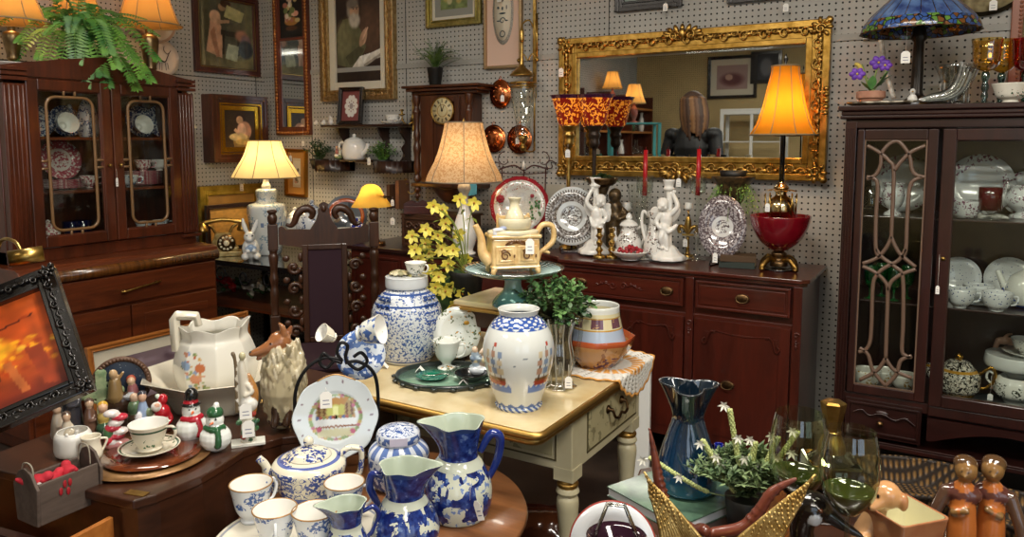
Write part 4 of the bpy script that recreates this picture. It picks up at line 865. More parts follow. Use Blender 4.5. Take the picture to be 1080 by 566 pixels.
tagcard(wx(599,152,3.88),0,.03,.045,.03,label='pale blue price tag on the brass torch lamp')
for a,b,c_,lab in((519,533,192,'blank cream card pinned behind the red rimmed plate on its left'),(574,597,194,'blank grey card pinned behind the red rimmed plate on its right')):
 p,q=wx(a,c_),wx(b,c_);mb=MB();mb.box(0,q.x-p.x,-.003,0,0,.16);mb.build('note_card',mat('grey_card','b8b4a6',.8,c2='a8a292',sc=5),loc=(p.x,4.098,p.z-.16),label=lab,cat='card')
def sp(pts,n=4):return smooth_prof(pts,n)
def put(name,lab,cat,cx,yb,rp,z,rz=None,group=None,ymax=3.98,ymin=None):
 p=foot(cx,yb,rp,z)
 if ymin and p.y<ymin:q=ay(cx,yb,ymin);p=Vector((q.x,ymin,z))
 if p.y>ymax:q=ay(cx,yb,ymax);p=Vector((q.x,ymax,z))
 u=U(p);return thing(name,lab,cat,p,face(p)if rz is None else rz,group),u,p
def PL(par,name,prof,u,m,seg=32,holl=0,at=(0,0,0),lobes=None,sx=1,sy=1,n=4):
 mb=MB();pr=sp(scl(prof,u),n);pr=hollow(pr,holl*u)if holl else([(0,pr[0][1])]+pr+[(0,pr[-1][1])])
 mb.lathe(pr,seg,(at[0]*u,at[1]*u,at[2]*u),lobes=lobes,sx=sx,sy=sy);return mb.build(name,m,par)
def TB(par,name,pts,r,u,m,seg=8,n=6):
 mb=MB();mb.tube(crom([(x*u,y*u,z*u)for x,y,z in pts],n),[q*u for q in r]if isinstance(r,(list,tuple))else r*u,seg);return mb.build(name,m,par)
def shade(par,prof,u,m,trim,panels=0,squ=None,light=0,col=(1,.66,.34),inner=None,lobes=None):
 mb=MB();pr=sp(scl(prof,u),5);lo=lobes
 mb.lathe(pr,48,caps=False,lobes=lo);s=mb.build('lamp_shade',m,par)
 mb=MB()
 for r,z in(pr[0],pr[-1]):mb.tube([(r*(1+(lo[1]*cos(lo[0]*a*pi/24)if lo else 0))*cos(a*pi/24),r*(1+(lo[1]*cos(lo[0]*a*pi/24)if lo else 0))*sin(a*pi/24),z)for a in range(48)],.004,6,closed=True)
 for k in range(panels):
  a=2*pi*(k+.5)/panels;q=(1+(lo[1]*cos(lo[0]*a)if lo else 0));mb.tube([(r*1.004*q*cos(a),r*1.004*q*sin(a),z)for r,z in pr],.0028,5)
 mb.build('trim',trim,s)
 if light:bulb(par.matrix_basis@Vector((0,0,pr[0][1]*.62+pr[-1][1]*.38)),light,col)
 mb=MB();zc=pr[0][1]*.62+pr[-1][1]*.38;mb.ball((0,0,zc),(.022,.022,.03),12);mb.build('light_bulb',emit('lit_bulb','ffdca0',6),par)
 return s
TRIM=mat('shade_trim','8f7d5e',.7)
t,u,p=put('table_lamp','tall table lamp with mustard bell shade, black pole and ruby glass bowl base','lamp',821,288,24,.98)
PL(t,'foot',[(9,4),(9,8),(6,12),(8,17),(5,20),(5,24)],u,BRZ)
mb=MB()
for k in range(4):
 a=pi/4+k*pi/2;c,s=cos(a),sin(a);mb.tube(crom([(c*4*u,s*4*u,9*u),(c*14*u,s*14*u,12*u),(c*22*u,s*22*u,6*u),(c*24*u,s*24*u,1.6*u)]),[3*u,3*u,3.4*u,2.2*u],8);mb.ball((c*23*u,s*23*u,2.5*u),(3.4*u,3.4*u,2.4*u),8)
mb.build('claw_base',metal('bronze_gilt','6d5230',.35,'a8823f',50),t)
mb=MB();mb.lathe([(0,0),(17*u,0),(18*u,1*u),(17*u,2*u),(0,2*u)],24);mb.build('base_plate',BLK,t)
PL(t,'ruby_bowl',[(5,20),(10,22),(20,30),(27,42),(30,52),(31,57)],u,mat('ruby_glass_bowl','6e0a18',.06,coat=1,spec=.8,c2='8a1020',sc=6),40,1)
PL(t,'amber_font',[(4,30),(10,52),(14,60),(14,68),(11,74),(6,78),(6,84),(8,86),(4,90),(3,92)],u,metal('mercury_glass','b99c68',.18,'e0d0a8',30))
mb=MB()
for k in range(10):
 a=k*2*pi/10;c,s=cos(a),sin(a);mb.leaf((c*4*u,s*4*u,84*u),(c,s,.15),14*u,3.5*u,.25,n=4)
for k in range(8):a=k*2*pi/8;mb.tube([(15*u*cos(a),15*u*sin(a),58*u),(15.5*u*cos(a),15.5*u*sin(a),80*u)],.8*u,5)
mb.build('gilt_leaf_crown',BRASS,t)
mb=MB();mb.cyl((0,0,88*u),(0,0,206*u),2.6*u,seg=12);mb.lathe(scl([(0,206),(3,206),(2,212),(1,214),(2.5,218),(0,224)],u),16);mb.build('pole',BLK,t)
shade(t,[(33,141),(27,152),(21,170),(17,190),(14,204),(13.5,211)],u,shade_mat('mustard_shade','d08e28',.6),TRIM,8,light=9,col=(1,.6,.24),lobes=(8,.02))
tagcard(t.location+Vector((-.04,-.1,.36)),0,.022,.04,.03,label='small white tag tied below the ruby bowl lamp crown')
SIDE_Z=.95;
t0=thing('side_cabinet','low dark wooden cabinet against the back wall behind the carved chair','cabinet',(-3.35,3.58,0));
mb=MB();mb.box(-.02,1.27,-.02,.5,.925,.95);mb.build('top',DARK,t0,.005);mb=MB();mb.box(0,1.25,0,.49,.08,.925);mb.build('body',MAHOG,t0,.004)
for x0 in(.03,.44,.85):mb=MB();raised(mb,x0,x0+.38,.12,.89,-.004);d=mb.build('door',MAHOGV,t0,.003);mb=MB();mb.ball((x0+.34,-.02,.55),.012,10);mb.build('knob',BRASS,d)
t,u,p=put('table_lamp','table lamp with cream embroidered bell shade and slender white vase base','lamp',490,270,12,SIDE_Z+.001,ymax=3.70)
PL(t,'vase_base',[(11,0),(12,2),(9,5),(12,14),(13,24),(9,38),(5,50),(4,62),(7,70),(5,76)],u,PORC)
PL(t,'socket',[(3,76),(4,80),(2.5,84),(2.5,100)],u,BRASS)
SH1=shade_mat('embroidered_shade','d8c2a0',.55,(70,'c4a27c'))
shade(t,[(39,77),(37,84),(30,98),(25,112),(21,128),(19,138)],u,SH1,mat('shade_braid','8d8272',.7),6,light=7,lobes=(6,.03))
mb=MB();mb.lathe(scl([(2,137),(2,139),(0,143)],u),12);mb.build('finial',BRASS,t)
p=az(463,201,0);q=ad(463,201,dep(t.location)*.97);mb=MB();mb.prism([(-.028,-.05),(.028,-.04),(.028,.042),(-.022,.05)],-.0008,.0008);o=mb.build('blue_card',mat('blue_card','3f8ec4',.6,c2='4c9fd0',sc=9),loc=(q.x,3.79,q.z),rotz=.3,label='bright blue paper card hanging from the edge of the cream lampshade',cat='card')
def easel_plate(name,lab,cx,cy,rp,Y,m,wire,tiltdeg=12,squash=1,rz=None,z=.98,extra=None):
 q=ay(cx,cy,Y);u=U(q);r=rp*u;t=thing(name,lab,'plate',(q.x,q.y,z),face(q)if rz is None else rz)
 zc=q.z-z;mb=MB();mb.at((0,0,0),(-tiltdeg,0,0));mb.lathe([(a,-b)for a,b in plate_prof(r,r*.13)],56,(0,0,0),ax='y',sx=squash,lobes=(extra or None))
 o=mb.build('dish',m,t);me=o.data;
 Minv=Matrix.Rotation(radians(-tiltdeg),4,'X');me.transform(Minv.inverted());o.rotation_euler=(radians(-tiltdeg),0,0);o.location=(0,0,zc)
 return t,u,r,zc
RP=cer('red_rim_plate','d9d8d0',[('p',.0,.085,'net',60,.05,'c3c2bb'),('p',.10,.155,'spray',70,.56,'b56a60'),('p',.10,.15,'spray',55,.62,'6c8a5c'),('p',.155,.2,'noise',40,.3,'9c2430'),('p',.150,.2,'dots',55,.16,'d8a8a0')])
t,u,r,zc=easel_plate('rose_plate','large scalloped plate with red rim and roses on a wire easel',548,217,31,3.93,RP,None,extra=(18,.012))
mb=MB()
for cx,cz,s,m_i in((-.115,.045,.028,0),(.075,.062,.014,0)):
 for k in range(7):a=k*.9;mb.ball((cx+cos(a)*s*.5,-.03,zc+cz+sin(a)*s*.5),(s*.45,.003,s*.4),8)
 mb.ball((cx,-.032,zc+cz),(s*.4,.004,s*.4),8)
mb.build('painted_roses',mat('rose_red','9c1626',.3,coat=.3),t)
mb=MB()
for i in range(26):mb.ball((.08+R.uniform(-.02,.045),-.03,zc+R.uniform(-.10,.03)),(.006,.002,.008),6)
mb.build('painted_leaves',mat('glaze_green','4f7f46',.3),t)
WIRE=mat('rusty_wire','4d2f2c',.5,.4)
t2=thing('plate_easel','rusty wrought wire easel with scrolled top behind the red rimmed plate','stand',t.location+Vector((0,.05,0)),t.rotation_euler.z)
mb=MB();w_=26*u
for s in(-1,1):
 mb.tube([(s*w_*.8,-.05,0),(s*w_*.9,.02,82*u)],.004);scroll(mb,(s*(w_+2*u),.02,84*u),6*u,1.2,.0035,0,dirn=s);scroll(mb,(s*(w_-6*u),.02,90*u),9*u,.8,.003,pi/2,dirn=-s);mb.tube(crom([(s*w_*.8,-.05,0),(s*w_*.8,-.09,-0.0),(s*w_*.8,-.10,.03)]),.004)
mb.tube(crom([(-w_,.02,80*u),(-w_*.4,.02,84*u),(0,.02,79*u),(w_*.4,.02,84*u),(w_,.02,80*u)]),.005);mb.tube(crom([(-w_,.02,76*u),(0,.02,75*u),(w_,.02,76*u)]),.003);mb.tube([(0,.02,79*u),(0,.14,.002)],.004);mb.build('wire_frame',WIRE,t2)
mb=MB();mb.lathe([(0,82*u),(.016,80*u),(.008,86*u),(0,90*u)],12,(0,.02,0));mb.build('finial',PORC,t2)
BT=cer('brown_transferware','d3d6d6',[('p',0,.055,'noise',120,.5,'5c534e'),('p',.055,.062,'noise',10,.0,'9c9a96'),('p',.085,.137,'noise',10,.0,'a7a3a0'),('p',.085,.137,'noise',95,.47,'5c534e'),('p',.135,.15,'dteeth',60,.1,'5c534e')])
t,u,r,zc=easel_plate('transferware_plate','round dark brown transferware plate with a village scene, behind the left cherub',603,228,31,3.82,BT,None,squash=.9)
mb=MB();mb.box(-.05,.05,-.03,.06,0,.012);mb.tube([(0,.05,0),(0,.02,.12)],.006);mb.box(-.06,-.045,-.06,0,0,.03);mb.box(.045,.06,-.06,0,0,.03);mb.build('plate_stand',DARK,t,.002)
BO=cer('brown_oval_ware','cfcfce',[('p',0,.034,'noise',110,.52,'564b4e'),('p',.055,.2,'noise',10,0,'aba4a6'),('p',.055,.2,'noise',110,.48,'5b5054'),('p',.052,.055,'noise',10,0,'8d888a')])
t,u,r,zc=easel_plate('transferware_plate','purple brown oval transferware plate with a flower centre on a dark stand',762,239,33,3.80,BO,None,squash=.74,rz=radians(12),tiltdeg=10)
mb=MB();mb.tube(crom([(-.05,-.05,.03),(-.05,-.045,.004),(0,.06,.004),(.05,-.045,.004),(.05,-.05,.03)]),.004);mb.tube([(0,.06,.0),(0,.03,.16)],.004);mb.build('plate_stand',IRON,t)
tagcard(t.location+Vector((-.01,-.08,.075)),0,.024,.05,.0,label='white price tag stuck at the foot of the purple brown plate')
def cherub(cx,yb,top,rb,lab,sgn):
 t,u,p=put('cherub_candlestick',lab,'candlestick',cx,yb,rb,.993);h=(yb-top)*u*.97;s=h/82
 w='e4e2dc';b=Blob()
 b.limb([(0,0,8*s),(0,0,30*s),(1*s,0,60*s),(0,0,72*s)],[5*s,4*s,3.2*s,3.5*s],w)
 b.ball((sgn*2*s,-4*s,42*s),(6.5*s,5.5*s,10*s),w);b.ball((sgn*4*s,-5*s,33*s),(6.5*s,6*s,7*s),w);b.limb([(sgn*3*s,-5*s,32*s),(sgn*7*s,-9*s,24*s),(sgn*4*s,-5*s,14*s)],[4*s,3.6*s,2.4*s],w);b.limb([(sgn*5*s,-5*s,32*s),(sgn*2*s,-8*s,22*s),(0,-7*s,12*s)],[4*s,3.4*s,2.4*s],w)
 b.ball((sgn*1*s,-8*s,11*s),(2.6*s,4*s,1.8*s),w);b.ball((sgn*6*s,-8*s,13*s),(2.6*s,4*s,1.8*s),w)
 b.ball((sgn*6*s,-7*s,57*s),(6*s,6*s,6.4*s),w);b.ball((sgn*6*s,-12.6*s,56*s),(1.2*s,1.4*s,1.2*s),w);b.ball((sgn*3*s,-11*s,54*s),(2*s,1.6*s,1.8*s),w);b.ball((sgn*9*s,-11*s,54*s),(2*s,1.6*s,1.8*s),w)
 for k in range(10):a=k*pi/5;b.ball((sgn*6*s+cos(a)*4.4*s,-6*s+sin(a)*4*s,60.5*s),1.7*s,w)
 b.ball((sgn*6*s,-6*s,62*s),(4.6*s,4.6*s,2.6*s),w)
 b.limb([(-sgn*3*s,-5*s,48*s),(-sgn*9*s,-6*s,56*s),(-sgn*4*s,-3*s,68*s)],[3*s,2.4*s,2*s],w);b.limb([(sgn*8*s,-5*s,47*s),(sgn*12*s,-6*s,40*s),(sgn*9*s,-9*s,34*s)],[3*s,2.4*s,2*s],w)
 for k in range(4):b.ball((-sgn*4*s+k*.9*s,-4*s,70.5*s),(.6*s,.7*s,1.6*s),w)
 b.ball((sgn*12*s,2*s,46*s),(7*s,2*s,9*s),w,rot=(0,sgn*25,20*sgn));b.ball((sgn*15*s,2*s,41*s),(4*s,1.6*s,8*s),w,rot=(0,sgn*15,20*sgn));b.ball((-sgn*7*s,3*s,46*s),(4*s,2*s,9*s),w,rot=(0,-sgn*25,0))
 b.limb([(-4*s,-4*s,38*s),(0,-9*s,30*s),(8*s,-7*s,36*s)],[2.4*s,3*s,2*s],w)
 b.build('cherub',.0032,t,PORC,smooth=1)
 mb=MB();rb=rb*u;mb.lathe(sp([(rb,0),(rb*.96,4*s),(rb*.7,7*s),(rb*.5,12*s),(rb*.3,15*s)]),32,lobes=(10,.05));mb.build('base',PORC,t)
 mb=MB();mb.lathe(hollow(sp([(3.4*s,70*s),(6*s,73*s),(4.6*s,76*s),(6.6*s,82*s)]),.6*s),24);mb.build('candle_socket',PORC,t)
cherub(627,269,187,17,'white porcelain cherub candlestick standing left of the brass pair',1)
cherub(704,276,190,18,'white porcelain cherub candlestick standing in front of the tall flowered pitcher',-1)
p=az(672,270,.98);t=thing('serving_tray','long oval white tray with a worn edge under the cherub candlesticks','tray',(p.x,p.y,.98),radians(-3))
mb=MB();mb.lathe([(0,.004),(.9,.004),(1,.012),(1.02,.012),(.98,.0),(0,0)],64,sx=1,sy=1);mb.v=[(v[0]*.285,v[1]*.125,v[2])for v in mb.v];mb.build('dish',mat('worn_enamel','c9cbc0',.3,coat=.2,c2='e4e3da',sc=9),t)
t,u,p=put('figural_planter','dark bronze figure planter with feathery fern behind the cherub','planter',648,256,12,.981,ymax=3.88)
b=Blob();s=u;k='4a4034'
b.ball((0,0,4*s),(12*s,10*s,5*s),k).limb([(0,0,5*s),(-2*s,0,30*s),(0,0,50*s)],[7*s,8*s,8*s],k).ball((0,-3*s,62*s),(7*s,7*s,8*s),'6b5c48').limb([(-8*s,0,48*s),(-13*s,0,60*s),(-9*s,0,74*s)],[3*s,3*s,2.5*s],k).limb([(7*s,0,48*s),(12*s,-4*s,42*s),(5*s,-8*s,38*s)],[3*s,3*s,2.5*s],'6b5c48').ball((0,-2*s,40*s),(9*s,7*s,8*s),k).limb([(-5*s,-3*s,32*s),(4*s,-6*s,20*s),(0,-3*s,8*s)],[4*s,4*s,3*s],'5a4a30').limb([(-13*s,0,66*s),(-10*s,0,76*s)],[5*s,6*s],k)
b.build('figure',.004,t,mat('patinated_bronze','3a3128',.35,.6,attr=False,c2='6b5638',sc=40))
PL(t,'bowl',[(5,70),(14,74),(17,80)],u,BRZ,28,1.2,at=(-14,0,0))
def fernlet(par,c,n,L,lw,m,seed,droop=.5,name='fronds',up=.8,wid=1):
 rr=random.Random(seed);mb=MB();c=Vector(c)
 for i in range(n):
  a=rr.uniform(0,2*pi);e=rr.uniform(.3,1);d=Vector((cos(a)*e*wid,sin(a)*e*.8,up*(1.1-e)));LL=L*rr.uniform(.6,1);pts=[c+d*LL*t_+Vector((0,0,-droop*LL*t_*t_))for t_ in[k_/7 for k_ in range(8)]]
  mb.tube(pts,[.0012,.0005],4)
  for j in range(1,8):
   tv=(pts[j]-pts[j-1]).normalized();sd=tv.cross(Vector((0,0,1)));
   if sd.length<.1:sd=Vector((1,0,0))
   sd.normalize()
   for s_ in(-1,1):mb.leaf(pts[j],tv*.7+sd*s_,lw*(1.1-j/9),lw*.28,.15,n=2)
 return mb.build(name,m,par)
fernlet(t,(-14*u,0,80*u),60,.13,.020,GR2,3,.35)
t,u,p=put('bronze_urn','bronze footed urn with a trailing light green fern beneath the gilt mirror','planter',773,268,10,.98);t.location.y+=.16
t.location=Vector((ay(773,200,3.93).x,3.93,.98));u=U(t.location);hz=ay(773,186,3.93).z-.98
mb=MB();mb.lathe(sp([(.06,0),(.065,.012),(.02,.03),(.014,hz*.35),(.022,hz*.5),(.02,hz*.62),(.05,hz*.72),(.075,hz*.88),(.10,hz*.97),(.105,hz)]),28,lobes=(12,.04));mb.build('urn',mat('patinated_bronze','3a3128',.35,.6),t)
fernlet(t,(0,-.02,hz),80,.19,.018,mat('light_fern','56803a',.5,c2='93b054',sc=30),8,1.5,wid=1.1);mb=MB();mb.lathe([(0,hz-.01),(.06,hz-.01),(.07,hz+.03),(0,hz+.03)],20);mb.build('pot',MC['black_pot'],t)
for cx,lb in((632,'small brass candlestick, left of the pair beside the cherub'),(645,'small brass candlestick, right of the pair beside the white coffee pot')):
 t,u,p=put('brass_candlestick',lb,'candlestick',cx,273,6,.988);PL(t,'stem',[(6.5,0),(6,3),(2,5),(4,9),(2,12),(3.4,17),(1.6,20),(3.8,24),(2.4,26),(3,31),(3.8,32)],u,BRASS,20)
FW=cer('brown_flower_ware','e2e0da',[('-',0,0,'spray',70,.52,'4a3b30'),('-',0,0,'spray',55,.62,'8a4a3c')])
t,u,p=put('coffee_pot','white lidded coffee pot with small brown flowers behind the berry bowl','teapot',663,262,12,.993,ymax=3.80)
PL(t,'pot',[(9,0),(11,2),(13.5,8),(13,16),(9,24),(8,29),(10,32)],u,FW);l=PL(t,'lid',[(10,32),(8,35),(3,38)],u,PORC);PL(l,'knob',[(1.5,37),(3.5,40),(2.5,43),(.6,45)],u,PORC)
TB(t,'spout',[(-10,0,12),(-15,0,20),(-15,0,30)],[4,2.6,2],u,FW);TB(t,'handle',[(8,0,28),(16,0,32),(17,0,22),(12,0,10)],1.5,u,PORC)
t,u,p=put('flower_pitcher','tall white pitcher with brown flower sprays, behind the right cherub','pitcher',693,266,12,.993,ymax=3.80)
PL(t,'jug',[(11,0),(13,4),(14,14),(10,30),(8.5,38),(11,46),(12,49)],u,FW,32,1);TB(t,'handle',[(-9,0,44),(-15,0,49),(-16.5,0,38),(-14,0,24),(-11,0,14)],1.7,u,PORC)
t,u,p=put('candle_stand','tall thin candlestick with a white porcelain cup, behind the coffee pot','candlestick',661,254,6,.98);PL(t,'stem',[(6,0),(2,4),(1.4,20),(2,38),(1.4,42),(4,44)],u,BRASS,16);PL(t,'cup',[(2,43),(4.5,46),(4.5,52),(4,53)],u,PORC,20)
t,u,p=put('berry_bowl','shallow white bowl of shiny red berries on the oval tray','bowl',664,275,10,.988)
PL(t,'dish',[(9,0),(10,1.5),(16,5),(20,9)],u,PORC,36,.8)
mb=MB();rr=random.Random(3)
for i in range(34):a=rr.uniform(0,6.28);q=rr.uniform(0,14)**1;mb.ball((q*cos(a)*u,q*sin(a)*u*.7,(9+rr.uniform(0,6)*(1-q/16))*u),2.1*u,8)
o=mb.build('berries',mat('berry_red','8c0f1e',.15,coat=.6,c2='b51c2c',sc=60),t);tag(o,kind='stuff')
CG=thin('clear_glass',(.98,.99,.98),.22)
for cx,yb,ct,lb in((680,262,158,'red taper candle in a tall glass holder, left one of the pair'),(736,266,157,'red taper candle in a tall glass holder, right one of the pair')):
 t=thing('candle_holder',lb,'candlestick',(0,0,.98));q=ay(cx,200,3.90);t.location=(q.x,3.90,.98);u=U((q.x,3.9,.98));t.rotation_euler.z=face(q)
 zb=ay(cx,205,3.90).z-.98;zt=ay(cx,ct,3.9).z-.98
 mb=MB();mb.lathe(sp([(9*u,0),(9*u,2*u),(2*u,6*u),(1.6*u,18*u),(3*u,26*u),(1.6*u,34*u),(2*u,zb-8*u),(4*u,zb),(8*u,zb+3*u),(9*u,zb+16*u),(9.5*u,zb+20*u)]),24,caps=False);mb.lathe(sp([(8.3*u,zb+18*u),(7.4*u,zb+3*u),(3*u,zb+1*u)]),24,caps=False)
 mb.build('glass_stem',CG,t)
 mb=MB();mb.tube([(0,0,zb-1*u),(.4*u,0,zt)],[2.5*u,2.2*u],14);mb.tube([(.4*u,0,zt),(.6*u,0,zt+.014)],.001,5);mb.build('red_candle',mat('red_wax','b3101c',.35,coat=.2),t)
t,u,p=put('crystal_goblet','clear cut crystal goblet in front of the left red candle','glass',674,262,8,.98,ymax=3.96)
mb=MB();mb.lathe(sp(scl([(8,0),(2,3),(1.6,30),(4,40),(10,52),(12,66),(13,74)],u)),24,caps=False,lobes=(12,.05));mb.build('bowl',CG,t)
tagcard(ay(716,184,3.86),0,.026,.045,.02,label='pale blue price tag beside the right red candle')
t,u,p=put('fleur_candlestick','brass fleur-de-lis candle holder with white cup right of the cherub','candlestick',725,268,7,.98)
mb=MB();mb.lathe(sp(scl([(7,0),(6,3),(2,5),(1.6,22)],u)),20);mb.ball((0,0,34*u),(3.6*u,1.6*u,10*u),12)
for s in(-1,1):mb.tube(crom([(0,0,25*u),(s*5*u,0,32*u),(s*9*u,0,32*u),(s*9*u,0,27*u),(s*6.5*u,0,27*u)]),[1.6*u,2.2*u,2*u,1.2*u],8)
mb.box(-6*u,6*u,-1.5*u,1.5*u,23*u,25*u);mb.tube([(0,0,42*u),(0,0,50*u)],.8*u);mb.build('fleur_de_lis',BRASS,t);PL(t,'cup',[(2,50),(4,52),(4,57),(3.6,58)],u,PORC,20)
tagcard(t.location+Vector((0,-.04,.11)),0,.024,.042,.005,label='white price tag on the brass fleur-de-lis holder')
for k,(lb,c1)in enumerate((('lower dark green book of the two lying behind the purple brown plate','27302a'),('upper brown book of the two lying behind the purple brown plate','4a3319'))):
 q=az(781,276,.98);t=thing('book',lb,'book',(q.x+.03,min(q.y+.02,3.80),.981+k*.032),radians(8+6*k))
 mb=MB();mb.box(-.085,.085,-.06,.06,0,.003);mb.box(-.085,.085,-.06,.06,.028,.031);mb.box(-.085,.085,-.06,-.056,.003,.028);mb.build('cover',mat('book_cloth_'+str(k),c1,.6),t,.001);mb=MB();mb.box(-.08,.08,-.056,.056,.003,.028);mb.build('pages',mat('page_block','b7a67c',.8),t)
TZ=1.757
def top(name,lab,cat,cx,yb,Y=3.78,rz=None):
 q=ay(cx,yb,Y);p=Vector((q.x,Y,TZ));u=U(p);return thing(name,lab,cat,p,face(p)if rz is None else rz),u,p
t,u,p=top('stained_glass_lamp','stained glass table lamp with blue fluted shade and dark ribbed column','lamp',966,106,3.74)
PL(t,'base',[(17,0),(17,2),(14,5),(9,8),(7,10)],u,BRZ);mb=MB();mb.lathe(scl([(7,9),(5.5,14),(4.6,66),(8,70),(6,74),(6,80),(3,84),(2.4,110)],u),40,lobes=(12,.07));mb.build('column',mat('dark_bronze_paint','28231f',.4,.5),t)
m=NT('leaded_glass');m.set(.25,0,.4);tc=m.new('ShaderNodeTexCoord');sx=m.new('ShaderNodeSeparateXYZ');m.L(tc.outputs['Object'],sx.inputs[0]);an=m.math('ARCTAN2',sx.outputs[1],sx.outputs[0])
seg_=m.math('LESS_THAN',m.math('ABSOLUTE',m.math('SINE',m.math('MULTIPLY',an,12))),.10)
vv_=m.voro(46);lowz=m.math('LESS_THAN',sx.outputs[2],88*u);lc=m.math('LESS_THAN',m.voro(46,None,'DISTANCE_TO_EDGE'),.07)
blue=m.ramp(m.noise(14,3),[(.35,'2c3f78'),(.6,'5f7fb4'),(.75,'8a9fc0')]);vc=m.voro(46,None,'F1','Color');low=m.ramp(m.math('FRACT',m.math('MULTIPLY',vc,1)),[(.2,'3a5a9a'),(.45,'5f8a3c'),(.65,'7d4f28'),(.85,'2f4a86')],'CONSTANT')
c=m.mix(lowz,blue,low);lead=m.math('MAXIMUM',m.math('MULTIPLY',seg_,m.math('SUBTRACT',1,lowz)),m.math('MULTIPLY',lc,lowz));c=m.mix(lead,c,'15130f');m.base(c);m.b.inputs['Transmission Weight'].default_value=0
mb=MB();pr=sp(scl([(56,76),(55,82),(50,90),(38,102),(24,116),(12,128),(8,134)],u),5);mb.lathe(pr,96,caps=False,lobes=(24,.01));mb.lathe([(r-.003,z)for r,z in pr[::-1]],48,caps=False);s=mb.build('lamp_shade',m.m,t)
mb=MB();r0,z0=pr[0];mb.tube([(r0*(1+.02*cos(24*a*pi/72))*cos(a*pi/72),r0*(1+.02*cos(24*a*pi/72))*sin(a*pi/72),z0)for a in range(144)],.003,6,closed=True)
for k in range(24):
 a=k*2*pi/24;mb.tube([(r*1.006*cos(a),r*1.006*sin(a),z)for r,z in pr if z>90*u],.0018,4)
mb.lathe(scl([(8,133),(6,138),(0,142)],u),20);mb.build('lead_came',BRZ,s)
tagcard(ay(957,23,3.62),0,.035,.05,.12,label='white price tag hanging on a long string from the stained glass shade')
t,u,p=top('potted_pansy','terracotta pot with purple artificial flowers on top of the display cabinet','plant',918,112,3.70)
PL(t,'pot',[(10,0),(12,8),(14,8.5),(14,15),(13,15.5)],u,mat('terracotta','a5715a',.8,c2='b98a72',sc=20),28,1)
mb=MB()
for(x,z,l_)in((-7,34,0),(-10,44,0),(5,42,0),(14,36,0)):mb.tube(crom([(0,0,14*u),(x*u*.4,0,z*u*.6),(x*u,0,z*u)]),.9*u,6)
mb.build('stems',mat('stem_green','7c8f4c',.5),t)
mb=MB()
for(x,z,dx,dz,L)in((0,16,-8,9,16),(2,18,9,8,16),(0,18,1,12,16),(4,22,16,12,20),(-3,16,-14,2,10),(8,24,10,18,16)):mb.leaf((x*u,-2*u,z*u),(dx,-3,dz),L*u,4.6*u,.1)
mb.build('leaves',mat('pansy_leaf','3f7038',.45,c2='5d8f4a',sc=30),t)
mb=MB();fb=MB()
for(x,z,s_)in((6,45,1),(12,42,.8),(-14,34,.9)):
 for k in range(6):a=k*pi/3;mb.ball(((x+cos(a)*5*s_)*u,-2*u,(z+sin(a)*3.6*s_)*u),(4.2*s_*u,1.6*u,3.2*s_*u),10,rot=(0,-math.degrees(a),0))
 fb.ball((x*u,-3.6*u,z*u),1.3*u,8)
mb.build('violet_bloom_cluster',mat('violet_petal','5a2a9a',.5,c2='7d45c0',sc=40),t);fb.tube(crom([(-7*u,0,30*u),(-12*u,0,42*u),(-17*u,0,45*u)]),[1*u,2.4*u,1.6*u],8);fb.build('yellow_buds',mat('bud_yellow','c9b04c',.5),t)
t,u,p=top('silver_tray','tarnished scalloped silver tray lying under the terracotta pot','tray',932,113,3.70,0)
mb=MB();mb.lathe([(0,0),(28*u,0),(34*u,3*u),(35*u,5*u),(33*u,4.4*u),(27*u,1.4*u),(0,1.4*u)],48,lobes=(12,.05),sx=1,sy=.5);t_=mb.build('dish',metal('tarnished_silver','8f877a',.35,'c4bba8',50),t);t.location.y+=.005
t,u,p=top('bird_figurine','tiny white and grey bird figurine beside the lamp foot on the cabinet','figurine',962,108,3.68)
b=Blob();b.ball((0,0,6*u),(5*u,4*u,6*u),'d8d6d0').ball((0,-1*u,14*u),(3*u,3*u,3.6*u),'d8d6d0').ball((2*u,0,2*u),(6*u,4*u,2.4*u),'8f9094').limb([(0,-3*u,14*u),(0,-6*u,14*u)],[1.2*u,.5*u],'b58a3c');b.build('body',.0025,t)
CRY=thin('cut_crystal',(.92,.93,.92),.34,.1)
t,u,p=top('crystal_boot','cut crystal slipper shaped dish on the display cabinet','glass ornament',995,109,3.70)
mb=MB();pts=crom([(-24*u,0,4*u),(-12*u,0,7*u),(2*u,0,9*u),(12*u,0,16*u),(17*u,0,28*u),(19*u,0,38*u)]);mb.tube(pts,[1.5*u,5*u,7*u,9*u,10*u,12*u],16);mb.build('slipper',CRY,t)
mb=MB()
for k in range(10):a=k*pi/5;mb.tube([p_+Vector((-sin(.4)*cos(a)*0,sin(a),cos(a)*.8))*(2+6*i/len(pts))*u+Vector((-cos(a)*i/len(pts)*5*u,0,0))for i,p_ in enumerate(pts)],1.1*u,5)
mb.build('cut_ribs',mat('frosted_crystal','b9b9b4',.12,coat=1,spec=.9,c2='8d8d88',sc=90),t)
t,u,p=top('crystal_vase','tall cut crystal vase with flared square mouth behind the amber goblets','vase',1006,106,3.86)
PL(t,'vase',[(12,0),(13,6),(12,18),(15,32),(20,42)],u,CRY,8,1.5,n=2)
mb=MB()
for k in range(8):
 a=k*pi/4
 for z in(8,20,32):mb.ball((13*u*cos(a),13*u*sin(a),z*u),(1.2*u,1.2*u,5*u),6)
tag(mb.build('cut_facets',mat('frosted_crystal','b9b9b4',.12),t),kind='stuff')
